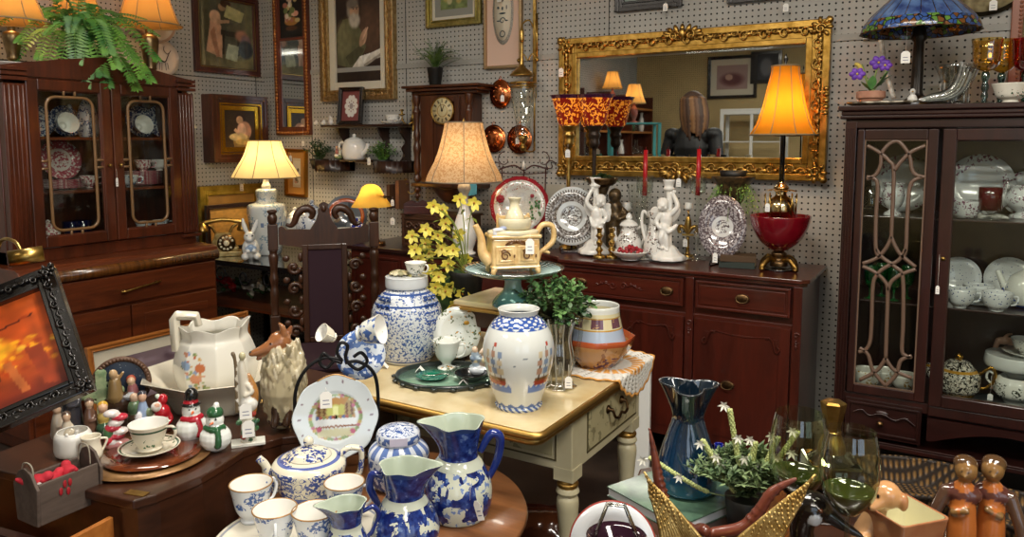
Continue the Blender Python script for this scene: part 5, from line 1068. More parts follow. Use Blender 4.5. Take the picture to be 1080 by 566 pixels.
def goblet(cx,yb,Y,bc,sc_,lab,H_=66,rw=14):
 t,u,p=top('goblet',lab,'goblet',cx,yb,Y)
 PL(t,'foot_and_stem',[(11,0),(10,1),(3,3),(3.6,8),(2.6,12),(4,17),(2.6,22),(4,28),(3,33)],u,glass_(sc_),24)
 mb=MB();mb.lathe(sp(scl([(2,33),(8,36),(12,42),(13,52),(13.4,60),(14.6,67)],u)),40,caps=False,lobes=(12,.02));mb.build('bowl',thin(bc[0],bc[1],.25),t)
def glass_(c):return thin('stem_glass_'+c,c,.25)
AMB=('amber_thin_glass',(.93,.80,.42));RUB=('ruby_thin_glass',(.80,.16,.22))
goblet(1038,104,3.66,AMB,'8fb5b0','amber glass goblet on a pale teal stem, left of the two');goblet(1055,103,3.80,AMB,'8fb5b0','amber glass goblet on a pale teal stem, second from the left');goblet(1080,103,3.72,RUB,'7fb0a8','ruby red glass goblet at the right edge on the cabinet')
HOLLY=cer('holly_ware','e4e0d2',[('z',.02,.05,'spray',60,.56,'3c5c40'),('z',.02,.05,'spray',90,.66,'a03028')])
q=ay(1066,105,3.64);standing_cup('teacup','white teacup with a holly sprig on the display cabinet',Vector((q.x,3.645,TZ)),0,.07,.075,HOLLY)
t,u,p=top('glass_saucer','flat clear glass plate lying in front of the crystal slipper','plate',992,111,3.67,0)
mb=MB();mb.lathe(plate_prof(22*u,3*u),40,sy=.5);mb.build('dish',CRY,t)
def inside(name,lab,cat,cx,yb,rp,z,Ymin=3.70):
 p=foot(cx,yb,rp,z);p=Vector((p.x,p.y,z));
 if p.y<Ymin or p.y>3.98:
  Y=min(max(p.y,Ymin),3.98);q=ay(cx,yb,Y);p=Vector((q.x,Y,z))
 p.z+=.0015;return thing(name,lab,cat,p,face(p)),U(p),p
VIO=cer('violet_spray_ware','dfe2e3',[('p',.085,.16,'spray',60,.52,'7a4460'),('p',.158,.2,'dots',90,.2,'b98aa0')]);VIO2=cer('violet_spray_hollow','dfe2e3',[('-',0,0,'spray',80,.54,'7a4460')])
def rackplate(cx,cy,rp,z,lab,m,Y=3.93,sq=1,name='display_plate'):
 z+=.0015
 q=ay(cx,cy,Y);u=U(q);t=thing(name,lab,'plate',(q.x,Y,z),0);r=rp*u*1.1;zc=max(q.z-z,r*.98)
 mb=MB();mb.lathe([(a,-b)for a,b in plate_prof(r,r*.13)],48,ax='y',sx=sq);o=mb.build('dish',m,t);o.location=(0,0,zc);o.rotation_euler=(radians(-10),0,0)
 mb=MB();mb.tube([(0,.03,0),(0,.0,min(.1,zc))],.004);mb.box(-.05,.05,-.04,.03,0,.006);mb.build('plate_stand',IRON,t);return t
rackplate(952,202,27,1.28,'white plate with violet sprays behind the gothic lattice, upper shelf',VIO)
rackplate(1033,203,29,1.28,'large white plate with violet sprays standing on the upper shelf of the cabinet',VIO)
rackplate(1083,208,22,1.28,'white plate with violet sprays cut by the right picture edge',VIO)
t,u,p=inside('footed_vase','white footed vase with violet flowers behind the gothic lattice','vase',941,232,9,1.28);PL(t,'vase',[(9,0),(8,3),(4,6),(9,12),(11,22),(9,30),(11,34)],u,VIO2,28,1)
t,u,p=inside('footed_vase','white footed vase with violet flowers at the right end of the upper cabinet shelf','vase',1077,231,10,1.28);PL(t,'vase',[(12,0),(11,3),(5,6),(13,12),(15,22),(11,30),(13,34)],u,VIO2,28,1)
t,u,p=inside('fluted_bowl','low white bowl with violet flowers at the left of the upper cabinet shelf','bowl',1017,231,12,1.28);PL(t,'dish',[(10,0),(14,4),(18,14),(19,18)],u,VIO2,32,1)
t,u,p=inside('candle_glass','deep red glass votive candle on a clear glass foot in the cabinet','candle',1043,233,8,1.28)
PL(t,'glass_foot',[(9,0),(9,1.5),(2,4),(3,8),(8,10)],u,CRY,24);PL(t,'red_cup',[(11,10),(11,34)],u,mat('dark_ruby_cup','4d0510',.1,coat=.6),28,1,n=1)
b=Blob();t,u,p=inside('glass_fish','small clear glass fish lying at the edge of the upper cabinet shelf','glass ornament',1050,237,8,1.28);b.limb([(-12*u,0,3*u),(0,0,4*u),(11*u,-2*u,2.4*u)],[1.6*u,3.4*u,1.4*u],'ffffff').ball((-14*u,0,4*u),(3*u,1.4*u,4*u),'ffffff');b.build('fish',.003,t,MC['frosted_crystal'],smooth=1)
t,u,p=inside('crystal_tumbler','cut glass tumbler behind the left edge of the gothic lattice','glass',917,232,7,1.28);PL(t,'tumbler',[(7,0),(8,10),(9,30)],u,CRY,24,1,n=1)
GG=mat('bottle_green_glass','0c3a18',.08,coat=.8,c2='14602c',sc=12)
for i,(cx,lb)in enumerate(((917,'leftmost green goblet behind the lattice'),(929,'second green goblet from the left behind the lattice'),(942,'third green goblet from the left behind the lattice'),(956,'rightmost green goblet behind the lattice'))):
 t,u,p=inside('green_goblet',lb,'goblet',cx,321,6,.905,3.70+.08*(i%2));PL(t,'goblet',[(6,0),(1.4,2),(1.4,10),(5,15),(6.5,24),(6,34)],u,GG,24,.8)
BLD=cer('blue_dot_ware','dcdfe0',[('-',0,0,'dots',75,.22,'3f4f84')]);BLP=cer('blue_dot_plate','dcdfe0',[('p',.0,.15,'dots',75,.17,'4a5a8c')])
rackplate(1011,293,19,.905,'blue dotted saucer standing at the left of the middle cabinet shelf',BLP,3.95)
rackplate(1064,297,21,.905,'blue dotted saucer standing behind the white teapot',BLP,3.95)
for cx,yb,rp,lb in((1012,326,13,'blue dotted cup at the front left of the middle shelf'),(1031,322,14,'blue dotted cup stacked on saucers at the middle shelf'),(1051,330,15,'blue dotted cup at the front beside the white teapot')):
 t,u,p=inside('dotted_cup',lb,'cup',cx,yb,8,.905,3.68);t.location=p;PL(t,'bowl',[(6,0),(6.5,1.5),(11,6),(14,14),(14.6,20)],u,BLD,32,.8);TB(t,'handle',[(13,0,16),(18,0,16),(17,0,9),(12,0,7)],1.1,u,BLD)
 if cx==1031:PL(t,'saucer',[(12,0),(16,1.5)],u,BLD,32)
t,u,p=inside('white_teapot','white teapot with a blue flower at the right edge of the middle cabinet shelf','teapot',1082,326,12,.905,3.70)
BF=cer('blue_flower_pot','dadbd4',[('z',.02,.10,'spray',50,.55,'33509a'),('z',-.01,.012,'noise',20,.2,'33509a')]);PL(t,'pot',[(13,0),(17,5),(20,18),(16,30),(12,34)],u,BF,32);TB(t,'spout',[(-16,0,12),(-22,0,24),(-27,0,36)],[5,3.4,2.4],u,BF);l=PL(t,'lid',[(12,34),(6,38),(2,42)],u,BF)
t,u,p=inside('gilded_teapot','black and white patterned teapot with gold handle on the lowest cabinet shelf','teapot',1009,421,14,.487,3.70)
BG=cer('black_gold_ware','d8d2c2',[('-',0,0,'vine',38,.035,'17130f'),('-',0,0,'noise',90,.56,'17130f'),('z',.0,.012,'noise',9,.0,'b98a34'),('z',.112,.122,'noise',9,.0,'b98a34')]);GP=metal('polished_gilt','c0913c',.22)
PL(t,'pot',[(14,0),(15,3),(20,8),(21,22),(18,27),(15,30)],u,BG,32);l=PL(t,'lid',[(15,30),(10,36),(3,38)],u,BG);PL(l,'knob',[(3,38),(4,42),(1,46)],u,GP);PL(t,'gilt_foot',[(15,-0.0),(16,2),(14,4)],u,GP,32);TB(t,'handle',[(18,0,24),(30,0,34),(33,0,22),(26,0,12),(19,0,10)],1.6,u,GP);TB(t,'spout',[(-18,0,8),(-26,0,18),(-28,0,30)],[5,3,2.2],u,BG)
IVY=cer('ivy_ware','dcdcd4',[('z',.02,.09,'spray',90,.52,'2d3326')])
t,u,p=inside('cake_stand','white footed cake stand on the lowest cabinet shelf','cake stand',1070,424,12,.487,3.88);PL(t,'stand',[(13,0),(12,3),(6,8),(6,20),(16,30),(29,34),(29,46),(27,47)],u,mat('milk_white','cfd2cf',.2,coat=.3),40)
q=Vector((t.location.x+.03,t.location.y-.01,t.location.z+47.5*u));standing_cup('teacup','ivy patterned teacup and saucer on the white cake stand',q,0,.06,.065,IVY,saucer=(.09,IVY))
t,u,p=inside('sugar_bowl','two handled ivy patterned sugar bowl at the front of the lowest shelf','bowl',1070,428,9,.487,3.68);PL(t,'dish',[(10,0),(11,3),(19,10),(19,22),(15,28)],u,IVY,32,.9,lobes=(10,.03));TB(t,'handle',[(-16,0,24),(-24,0,30),(-26,0,22),(-17,0,12)],1.2,u,IVY);TB(t,'handle',[(16,0,24),(24,0,28),(26,0,20),(17,0,12)],1.2,u,IVY)
tagcard(t.location+Vector((-.09,-.02,.11)),0,.02,.03,.08,label='white tag trailing from the ivy sugar bowl handle')
t,u,p=inside('hand_ornament','pink porcelain hand held above the cake stand in the cabinet','ornament',1058,363,5,.487,3.97);hz=ay(1058,360,3.97).z-.487
b=Blob();c='c99a80';b.ball((0,0,hz),(.03,.012,.018),c);
for k in range(4):b.limb([(.02,0,hz+.012-k*.008),(.05,0,hz+.018-k*.010),(.07+.006*(k%2),0,hz+.014-k*.012)],[.006,.005,.004],c)
b.limb([(.0,0,hz+.01),(.015,0,hz+.03),(.03,0,hz+.035)],[.007,.006,.004],c).limb([(-.02,0,hz),(-.03,.0,hz-.06),(-.02,0,.02)],[.012,.010,.012],c).ball((-.02,0,.012),(.03,.03,.012),c);b.build('hand',.0025,t)
for cx,yb,lb,fl in((913,416,'white and gold bowl at the left behind the lower lattice',1),(932,410,'white cup with gold leaves in the middle behind the lower lattice',0),(953,415,'white sauce boat at the right behind the lower lattice',0)):
 t,u,p=inside('gilt_bowl',lb,'bowl',cx,yb,8,.487,3.70);PL(t,'dish',[(6,0),(7,2),(12,8),(14,18+3*fl)],u,cer('gold_leaf_ware','d8d6cc',[('-',0,0,'spray',60,.54,'9c7a34')]),32,.8,sx=1,sy=1)
mb=MB();q=ay(1040,428,3.68);t=thing('silver_salver','dark oval salver leaning flat under the sugar bowl on the lowest shelf','tray',(q.x+.09,3.80,.487));mb.lathe([(0,0),(.15,0),(.17,.008),(.165,.010),(.148,.004),(0,.004)],40,sy=.5);mb.build('dish',mat('dark_salver','3d4348',.3,.5),t)
q=ay(991,268,3.59);t=tagcard(Vector((q.x,3.578,q.z)),0,.014,.035,.13,label='narrow white key tag hanging from the cabinet door lock')
def lput(name,lab,cat,cx,yb,X,z,rz=None,group=None):
 q=ax(cx,yb,X);p=Vector((X,q.y,z+.0015));return thing(name,lab,cat,p,face(p)if rz is None else rz,group),U(p),p
BW=cer('blue_willow','d3d7dc',[('p',.0,.045,'noise',85,.5,'3b4f7a'),('p',.055,.2,'noise',85,.46,'3b4f7a')]);BWC=cer('blue_willow_cup','d3d7dc',[('-',0,0,'spray',80,.5,'3b4f7a')])
PK=cer('pink_transfer','dcd2cc',[('p',0,.05,'noise',80,.5,'a5525c'),('p',.065,.2,'noise',75,.44,'a8525f')]);PKC=cer('pink_transfer_cup','dcd2cc',[('-',0,0,'noise',75,.52,'a5525c')])
def lplate(cx,cy,rp,z,lab,m,X=-4.5,name='display_plate'):
 q=ax(cx,cy,X);u=U(q);r=rp*u*1.12;t=thing(name,lab,'plate',(X,q.y,z),pi/2);mb=MB();mb.lathe([(a,-b)for a,b in plate_prof(r,r*.14)],40,ax='y');o=mb.build('dish',m,t);o.location=(0,0,r*.99);o.rotation_euler=(radians(-12),0,0);return t
def leancup(cx,cy,z,lab,m,side,X=-4.38):
 q=ax(cx,cy,X);t=thing('propped_cup',lab,'cup',(X,q.y,z),pi/2);s=standing_cup('teacup',lab,(0,0,0),0,.06,.07,m)
 for c in list(s.children):c.parent=t;c.location=(0,0,.064);c.rotation_euler=(radians(75),0,0)
 bpy.data.objects.remove(s)
leancup(65,125,1.628,'blue and white cup on its side before a saucer, left glazed door of hutch',BWC,0);leancup(145,125,1.628,'blue and white cup on its side before a saucer, right glazed door of hutch',BWC,0)
for cx,lb in((40,'blue and white saucer at the far left of the hutch top shelf'),(68,'blue and white saucer behind the tipped cup, left glazed door'),(147,'blue and white saucer behind the tipped cup, right glazed door'),(168,'blue and white saucer at the far right of the hutch top shelf')):lplate(cx,129,15,1.628,lb,BW)
t,u,p=lput('coffee_pot','white and blue coffee pot at the right of the left hutch door','teapot',93,142,-4.45,1.628);PL(t,'pot',[(8,0),(10,6),(10,20),(7,34)],u,BWC,24);TB(t,'spout',[(-8,0,8),(-13,0,22),(-16,0,34)],[4,2.4,2],u,BWC);PL(t,'lid',[(7,34),(4,38),(1,42)],u,BWC,20)
def stack(px,yb,n,r,z,lab,X=-4.42,grp=None):
 for i in range(n):
  q=ax(px,yb,X);t=thing('stacked_plate',lab,'plate',(X,q.y,z+i*.0085),0,grp);mb=MB();mb.lathe(plate_prof(r,.014,.0035),32);mb.build('dish',PK,t)
stack(66,202,6,.115,1.334,'pink transferware plate in the stack behind the left hutch door',grp='pink plates stacked behind left hutch door');stack(150,195,10,.115,1.334,'pink transferware plate in the stack behind the right hutch door',grp='pink plates stacked behind right hutch door')
lplate(63,174,19,1.386,'pink transferware plate standing on the plate stack behind the left hutch door',PK,-4.46)
for px,yb,z,lb,m_ in((95,200,1.334,'pink cup pair right of the stacked plates, left hutch door',PKC),(151,172,1.42,'pink cup standing on top of the plate stack, right hutch door',PKC),(168,172,1.42,'white cup standing on top of the plate stack, right hutch door',PORC),(137,195,1.334,'white handled cup left of the stack, right hutch door',BWC),(152,248,1.036,'blue and white cup at the bottom of the right hutch door',BWC),(170,244,1.036,'larger blue and white cup at the bottom right of the right hutch door',BWC)):
 X=-4.26 if px==137 else-4.40;z+=.0015;q=ax(px,yb,X);standing_cup('teacup',lb,Vector((X,q.y,z)),face(q),.05,.07,m_)
t,u,p=lput('sugar_bowl','small pink and white covered sugar bowl at the bottom left of hutch','bowl',52,258,-4.4,1.036);PL(t,'pot',[(8,0),(11,4),(11,12),(9,15)],u,PKC,24);PL(t,'lid',[(10,15),(6,19),(2,21),(2.5,23),(.5,25)],u,PKC,20)
for px,lb in((76,'dark blue glass tumbler at the bottom of the left hutch door, left one'),(88,'dark blue glass tumbler at the bottom of the left hutch door, right one')):
 t,u,p=lput('blue_tumbler',lb,'glass',px,250,-4.42,1.036);PL(t,'tumbler',[(8,0),(9,20)],u,mat('cobalt_dark','0b1030',.1,coat=.6),20,1,n=1)
q=ax(122,178,-4.17);t=tagcard(Vector((-4.165,q.y,q.z)),pi/2,.014,.05,.05,label='narrow white tag hanging from the hutch door knob')
TOPZ=1.99
SHW=shade_mat('parchment_shade','d9a860',.6)
def hlamp(cx,yb,X,lab,sh,stem_h,lightw,on=True,z=TOPZ):
 t,u,p=lput('table_lamp',lab,'lamp',cx,yb,X,z);PL(t,'base',[(11,0),(11,1.5),(5,4),(3,6),(6,9),(6,14),(9,stem_h*.7),(8,stem_h*.85),(4,stem_h*.9),(4,stem_h)],u,metal('dull_nickel','6e5c44',.35,'9c8660',20),28)
 shade(t,[(r,z_+stem_h)for r,z_ in sh],u,SHW,TRIM,8,light=lightw,col=(1,.6,.28));return t
hlamp(14,62,-4.39,'table lamp with bronze vase base and cream fringed shade at the left picture edge',[(38,5),(32,10),(24,30),(16,45)],42,4)
hlamp(159,75,-4.42,'table lamp with bronze base and cream panelled shade at the right end of the hutch',[(33,4),(29,9),(23,26),(18,45)],50,4,z=2.0)
hlamp(84,66,-4.55,'table lamp with cream shade mostly hidden behind the big fern',[(26,6),(22,14),(14,36)],56,2)
t,u,p=lput('serving_dish','white oval dish under the lamp at the left end of the hutch','dish',4,66,-4.38,1.99);mb=MB();mb.lathe(plate_prof(.13,.02),36);mb.build('dish',PORC,t);bpy.data.objects['table_lamp.002'].location.z+=.005
t,u,p=lput('boston_fern','large lush green fern spilling over the top of the china hutch','plant',86,68,-4.36,1.99)
mb=MB();mb.lathe(hollow([(.08,0),(.12,.13)],.006),28);mb.build('pot',MC['black_pot'],t)
rr=random.Random(12);mb=MB()
def frond(base,tip,arch,lw,n=26,drop=0):
 base=Vector(base);tip=Vector(tip);mid=(base+tip)/2+Vector((0,0,arch));P_=crom([base,mid,tip,tip+Vector((0,0,-drop))]if drop else[base,mid,tip],n//2)
 P_=crom(P_,2);mb.tube(P_,[.003,.001],4,1);m=len(P_)
 for j in range(3,m,2):
  tv=(P_[j]-P_[j-1]).normalized();sd=tv.cross(Vector((0,-.35,1)))
  if sd.length<.2:sd=tv.cross(Vector((0,1,0)))
  sd.normalize();k=j/m;L=lw*(min(1,k*4)*(1-k)**.55+.12)
  for s_ in(-1,1):mb.leaf(P_[j],sd*s_+tv*.3,L,L*.10+.0022,.1,n=2,up=(0,-1,.3))
FT=[(-70,8),(-58,-22),(-44,20),(-62,34),(-36,-14),(-20,-28),(-8,6),(4,-30),(18,-28),(30,-22),(44,-32),(58,-22),(66,-12),(74,10),(52,22),(36,34),(20,42),(0,46),(-20,40),(-42,44),(10,14),(-30,2),(64,30),(48,-10),(24,-8),(2,-40),(22,-38),(60,-34),(-32,-30),(48,-40),(-50,-2),(40,6),(-14,24),(14,30),(-5,-18),(36,-16),(52,-30)]
for i,(dx,dz)in enumerate(FT):
 y=-.05-.22*abs(cos(i*2.1))if dz<15 else rr.uniform(-.12,.1);frond((rr.uniform(-.03,.03),0,.14),(dx*u,y,.18+(dz-4)*u),.10+.06*rr.random()+(.03 if dz<0 else 0),.058*rr.uniform(.8,1.15),26,.03 if dz<0 else 0)
FG=mat('boston_fern_green','2c6428',.45,c2='6fa040',sc=9);mb.build('fronds',[FG,FG],t)
GTZ=.82
t=thing('glass_top_table','black iron glass topped table in the corner with the phone and lamp','table',(-4.62,3.28,0))
mb=MB();mb.box(0,1.22,0,.72,GTZ-.012,GTZ);mb.build('glass_top',mat('smoked_glass','0f1413',.06,coat=1),t)
mb=MB();frame4(mb,0,1.22,0,GTZ-.012,.022,0,.03);frame4(mb,0,1.22,0,GTZ-.012,.022,.68,.71)
for s in range(5):scroll(mb,(.14+.23*s,.01,GTZ-.10),.06,1.2,.006,0,dirn=1 if s%2 else-1)
mb.build('iron_frame',IRON,t);mb=MB();mb.box(.01,1.21,.02,.70,.50,.515);mb.build('lower_shelf',WAL,t)
q=az(262,312,.515)
for k,(dx,c,lb)in enumerate(((.0,'a01c26','red cloth poinsettia heap under the corner table'),(.28,'c8c4b8','white and red ribbon bundle under the corner table'))):
 b=Blob();rr=random.Random(k+5)
 for i in range(22):b.ball((rr.uniform(-.11,.11),rr.uniform(-.07,.07),rr.uniform(.04,.12)),(rr.uniform(.02,.04),.02,.012),c if i%3 else '2f4a2c',rot=(rr.uniform(0,60),rr.uniform(0,60),rr.uniform(0,180)))
 b.build('ribbon_heap',.007,loc=(q.x+dx-.1,3.52,.516),label=lb,cat='decoration')
t,u,p=put('ginger_jar_lamp','lit table lamp with white bell shade and blue patterned porcelain jar base','lamp',283,270,14,GTZ)
GB=cer('pale_blue_jar','d0d6d6',[('-',0,0,'spray',50,.5,'8ba3b4'),('z',.20,.23,'teeth',16,.0,'6b82a8')]);PL(t,'jar',[(12,0),(14,3),(17,22),(20,44),(19,52),(12,55),(10,58),(11,66),(9,69)],u,GB,8,n=3);PL(t,'neck',[(4,68),(5,72),(3,76),(3,82)],u,PORC,20)
shade(t,[(34,81),(29,90),(21,104),(16,119)],u,shade_mat('ivory_shade','e2cfa0',.5),TRIM,8,light=17,col=(1,.74,.38),lobes=(8,.02));tagcard(t.location+Vector((-.19,-.05,.50)),0,.035,.05,.01,label='yellow tinted price tag beside the lit ginger jar lamp')
t,u,p=put('rotary_telephone','ornate cream and gold rotary telephone on the corner table','telephone',236,272,18,GTZ+.001)
mb=MB();mb.box(-18*u,18*u,-10*u,12*u,0,5*u);mb.box(-15*u,15*u,-8*u,10*u,5*u,9*u);mb.prism([(-13*u,9*u),(13*u,9*u),(7*u,24*u),(-7*u,24*u)],-6*u,8*u);mb.build('body',mat('cream_gilt_paint','b3a06a',.3,.3,c2='8a7038',sc=30),t,.004)
mb=MB();mb.lathe([(0,-2*u),(9*u,-2*u),(9*u,0),(0,0)],32,(3*u,-7*u,14*u),ax='y');d=mb.build('dial',BRZ,t);mb=MB()
for k in range(10):a=k*.56+.4;mb.lathe([(0,-.0015),(1.3*u,-.001),(1.3*u,0)],12,(3*u+6.4*u*cos(a),-9*u,14*u+6.4*u*sin(a)),ax='y')
mb.ball((3*u,-9*u,14*u),(3*u,1*u,3*u),10);mb.build('finger_hole',mat('ivory_enamel','d8cfb0',.3),d)
mb=MB();mb.tube(crom([(-7*u,0,24*u),(-10*u,0,30*u),(-14*u,0,33*u)]),1.6*u);mb.tube(crom([(7*u,0,24*u),(10*u,0,30*u),(14*u,0,33*u)]),1.6*u);mb.build('cradle',BRASS,t)
mb=MB();mb.tube(crom([(-20*u,-1*u,35*u),(0,-1*u,38*u),(20*u,-1*u,35*u)]),2.2*u,10);
for s in(-1,1):mb.lathe(sp(scl([(2,0),(5,-5),(6,-10),(0,-10)],u)),20,(s*20*u,-1*u,36*u))
mb.build('handset',BRASS,t)
t,u,p=put('rabbit_figurine','white porcelain rabbit with upright ears beside the rotary telephone','figurine',265,275,10,GTZ+.001)
b=Blob();w='dfe0de';b.ball((0,2*u,11*u),(9*u,8*u,12*u),w).ball((-1*u,-2*u,24*u),(6*u,6.4*u,6*u),w).ball((-1*u,-8*u,22*u),(3*u,3*u,2.4*u),w).limb([(-3*u,0,28*u),(-6*u,1*u,36*u),(-7*u,1*u,43*u)],[2*u,2.4*u,1*u],w).limb([(2*u,0,28*u),(5*u,1*u,35*u),(7*u,1*u,41*u)],[2*u,2.4*u,1*u],w)
b.ball((-6*u,-6*u,4*u),(4*u,7*u,4*u),w).ball((6*u,-6*u,4*u),(4*u,7*u,4*u),w).limb([(-4*u,-5*u,15*u),(-3*u,-9*u,10*u)],[2.4*u,2*u],w).limb([(4*u,-5*u,15*u),(3*u,-9*u,10*u)],[2.4*u,2*u],w).ball((-3.4*u,-7*u,26*u),.9*u,'20242c').ball((2*u,-7.6*u,26*u),.9*u,'20242c').ball((0,-8*u,13*u),(4*u,2*u,4*u),'8ea6c4');b.build('rabbit',.0028,t)
P=Paint('a87a3a').grad('b88a44',1,0,1).noise(.2,24,3)
framed('leaning_picture','amber toned picture with a dark beaded frame leaning behind the rotary telephone',(-4.58,3.68,GTZ),pi/2,.50,.34,.03,[DARK],P,tilt=0)
q=ax(222,200,-4.66);t=framed('gold_frame','wide mottled gold picture frame leaning against the left wall behind the phone',(-4.66,3.72,GTZ),pi/2,.56,.47,.07,[metal('mottled_gold','8f7a2c',.4,'c4a94e',14)],Paint('8f6a34').noise(.2,8,1));
t,u,p=put('glass_desk_lamp','small brass lamp with a frilled yellow glass shade behind the carved chair','lamp',398,262,8,.952,ymin=3.68);hz=42
mb=MB();mb.lathe(sp(scl([(9,0),(8,3),(2,6),(2,40),(3,44)],u)),20);mb.tube(crom([(0,0,40*u),(3*u,0,47*u),(-2*u,0,52*u)]),1.2*u);mb.tube([(-6*u,-2*u,50*u),(16*u,-2*u,50*u)],1*u);mb.ball((8*u,-3*u,50*u),2*u);mb.build('stand',BRZ,t)
mb=MB();pr=sp(scl([(21,40),(18,44),(13,52),(9,60),(4,63),(0,63.5)],u));mb.lathe([(r*1.0,z)for r,z in pr],40,(-6*u,0,0),caps=False,lobes=(5,.06));g=mb.build('glass_shade',shade_mat('yellow_glass','e0b85a',.55),t);bulb(t.location+Vector((-.03,0,50*u)),1.5,(1,.75,.35),.015)
RG=cer('orange_ring_plate','6d747c',[('p',.10,.125,'noise',5,0,'b4562c'),('p',.0,.1,'noise',8,.55,'4a5058')])
t,u,r,zc=easel_plate('ring_plate','round grey plate with an orange ring behind the carved chair',365,228,22,3.9,RG,None,z=.955)
for cx,cy,rp,z,m_,lb in((330,240,16,.955,BWC,'blue and white lidded jar standing behind the left of the chair crest'),(312,235,11,.955,PORC,'white lidded jar near the ginger jar lamp behind the chair'),(378,252,10,.955,cer('cobalt_basket','dfe2ea',[('-',0,0,'net',30,.2,'2a3796')]),'cobalt blue lattice cup seen through the chair crest')):
 t,u,p=put('lidded_jar',lb,'jar',cx,cy+20,rp*.6,z,ymin=3.82 if cx==312 else 3.70);PL(t,'jar',[(rp*.5,0),(rp,rp*.5),(rp,rp*1.2),(rp*.6,rp*1.7)],u,m_,28);PL(t,'lid',[(rp*.66,rp*1.7),(rp*.4,rp*2),(2,rp*2.2),(2.5,rp*2.4),(.5,rp*2.5)],u,m_,20)
for k in range(3):
 q=az(330,262,.955);t=thing('stacked_bowl','white bowl in the small stack behind the left of the carved chair','bowl',(q.x-.12,3.72,.952+k*.016),0,'white bowls stacked behind the chair');mb=MB();mb.lathe(hollow([(.03,0),(.05,.01),(.09,.045)],.003),28);mb.build('dish',BWC if k==1 else PORC,t)
q=az(405,268,.952);q2=az(470,270,.952)
t=thing('carved_box','dark carved wooden box with scroll relief on the side cabinet','box',(-3.04,3.72,.952));w_=.42;cb=wood('carved_box_wood','23120b','5c3a25','x',20,.4,.2)
mb=MB();mb.box(0,w_,0,.26,0,.19);mb.box(-.01,w_+.01,-.01,.27,.19,.205);frame4(mb,0,w_,0,.19,.02,-.012,0);mb.build('body',cb,t,.003)
mb=MB()
for r_ in range(2):
 for k in range(6):scroll(mb,(.055+.062*k,-.008,.06+.07*r_),.026,1.2,.006,k,dirn=1 if(k+r_)%2 else-1,seg=6);mb.ball((.09+.062*k,-.006,.09+.04*r_),(.014,.006,.01),6)
mb.build('relief',cb,t)
for k,(w_,h_,c1,lb)in enumerate(((.03,.16,'4a2f20','brown upright book left of the pair behind the yellow glass lamp'),(.035,.19,'6e4a33','tan upright book right of the pair behind the yellow glass lamp'))):
 q=ay(408+9*k,225,3.92);t=thing('upright_book',lb,'book',(q.x,3.92,1.158));mb=MB();mb.box(0,w_,0,.002,0,h_);mb.box(0,.002,0,.11,0,h_);mb.box(w_-.002,w_,0,.11,0,h_);mb.build('cover',mat('book_'+c1,c1,.6),t);mb=MB();mb.box(.003,w_-.003,.002,.105,.004,h_-.004);mb.build('pages',mat('page_block','b7a67c',.8),t)
tagcard(ay(414,221,3.7),0,.035,.045,.05,label='white price tag hanging above the carved wooden box');tagcard(ay(414,207,3.72),0,.026,.04,.02,label='peach price tag between the upright books and yellow lamp')
t,u,p=put('carved_bracket','small dark red wooden letter rack behind the yellow lilies','letter rack',440,226,10,1.158,ymax=3.9);mb=MB();mb.box(-14*u,14*u,-4*u,6*u,0,4*u);mb.prism([(-14*u,0),(14*u,0),(14*u,10*u),(6*u,14*u),(0,11*u),(-6*u,14*u),(-14*u,10*u)],5*u,7*u);mb.box(-14*u,14*u,-5*u,-3*u,0,8*u);mb.build('rack',MAHOG,t,.002)
DZ=.76
t,u,p=put('ginger_jar','large blue and white lidded jar with fine scroll pattern on the desk','jar',430,386,26,DZ)
GJ=cer('ginger_jar_ware','cdd2d6',[('-',0,0,'noise',125,.54,'3a5896'),('z',.0,.012,'noise',4,0,'cdd2d6'),('z',.012,.018,'noise',4,0,'35508c'),('z',.225,.232,'noise',4,0,'35508c'),('z',.232,.25,'teeth',24,.2,'cdd2d6'),('z',.265,.272,'noise',4,0,'35508c')])
PL(t,'body',[(25,0),(29,6),(35,28),(37,44),(35,58),(27,70),(21,75),(20,77)],u,GJ,48)
mb=MB()
for side in(-1,1):
 for r_ in range(5):
  for k in range(3):
   a=-pi/2+side*(.62+.2*k);z=(36+8*r_)*u;rr_=(36.6-.09*abs(z/u-44)**1.25)*u*1.004
   mb.tube([(rr_*cos(a-.07),rr_*sin(a-.07),z+3*u),(rr_*cos(a+.07),rr_*sin(a+.07),z+3*u),(rr_*cos(a+.07),rr_*sin(a+.07),z),(rr_*cos(a-.05),rr_*sin(a-.05),z)],1.3*u,4)
o=mb.build('key_fret',mat('cobalt_paint','2e4c8e',.15,coat=.4),t);tag(o,kind='stuff')
PL(t,'lid',[(20,77),(22,78),(22,87),(20,89),(0.1,89.5)],u,cer('jar_lid_ware','cdd2d6',[('z',.25,.256,'noise',4,0,'6b82ad'),('z',.28,.286,'noise',4,0,'6b82ad'),('r',0,.05,'noise',90,.52,'8c8466')]),40)
zl=DZ+90*u;b=Blob();rr=random.Random(2)
for k in range(9):a=k*.7;b.ball((cos(a)*.024,sin(a)*.024,.008),(.018,.012,.007),['b8ab84','c9c0a0','8d8a6a'][k%3],rot=(0,20,math.degrees(a)))
b.build('shell_trinket',.003,loc=(t.location.x-.02,t.location.y-.02,zl+.002),label='small shell shaped trinket lying on the lid of the large jar',cat='trinket')
standing_cup('teacup','small teacup with a dark flower resting on the lid of the large jar',Vector((t.location.x+.045,t.location.y+.0,zl)),0,.042,.052,cer('dark_flower_cup','dcdcd2',[('-',0,0,'spray',80,.56,'5a6650')]))
t=thing('plant_stand','small cream topped riser standing on the back of the desk under the cake stand','table',(-1.52,2.50,0));MZ=1.0
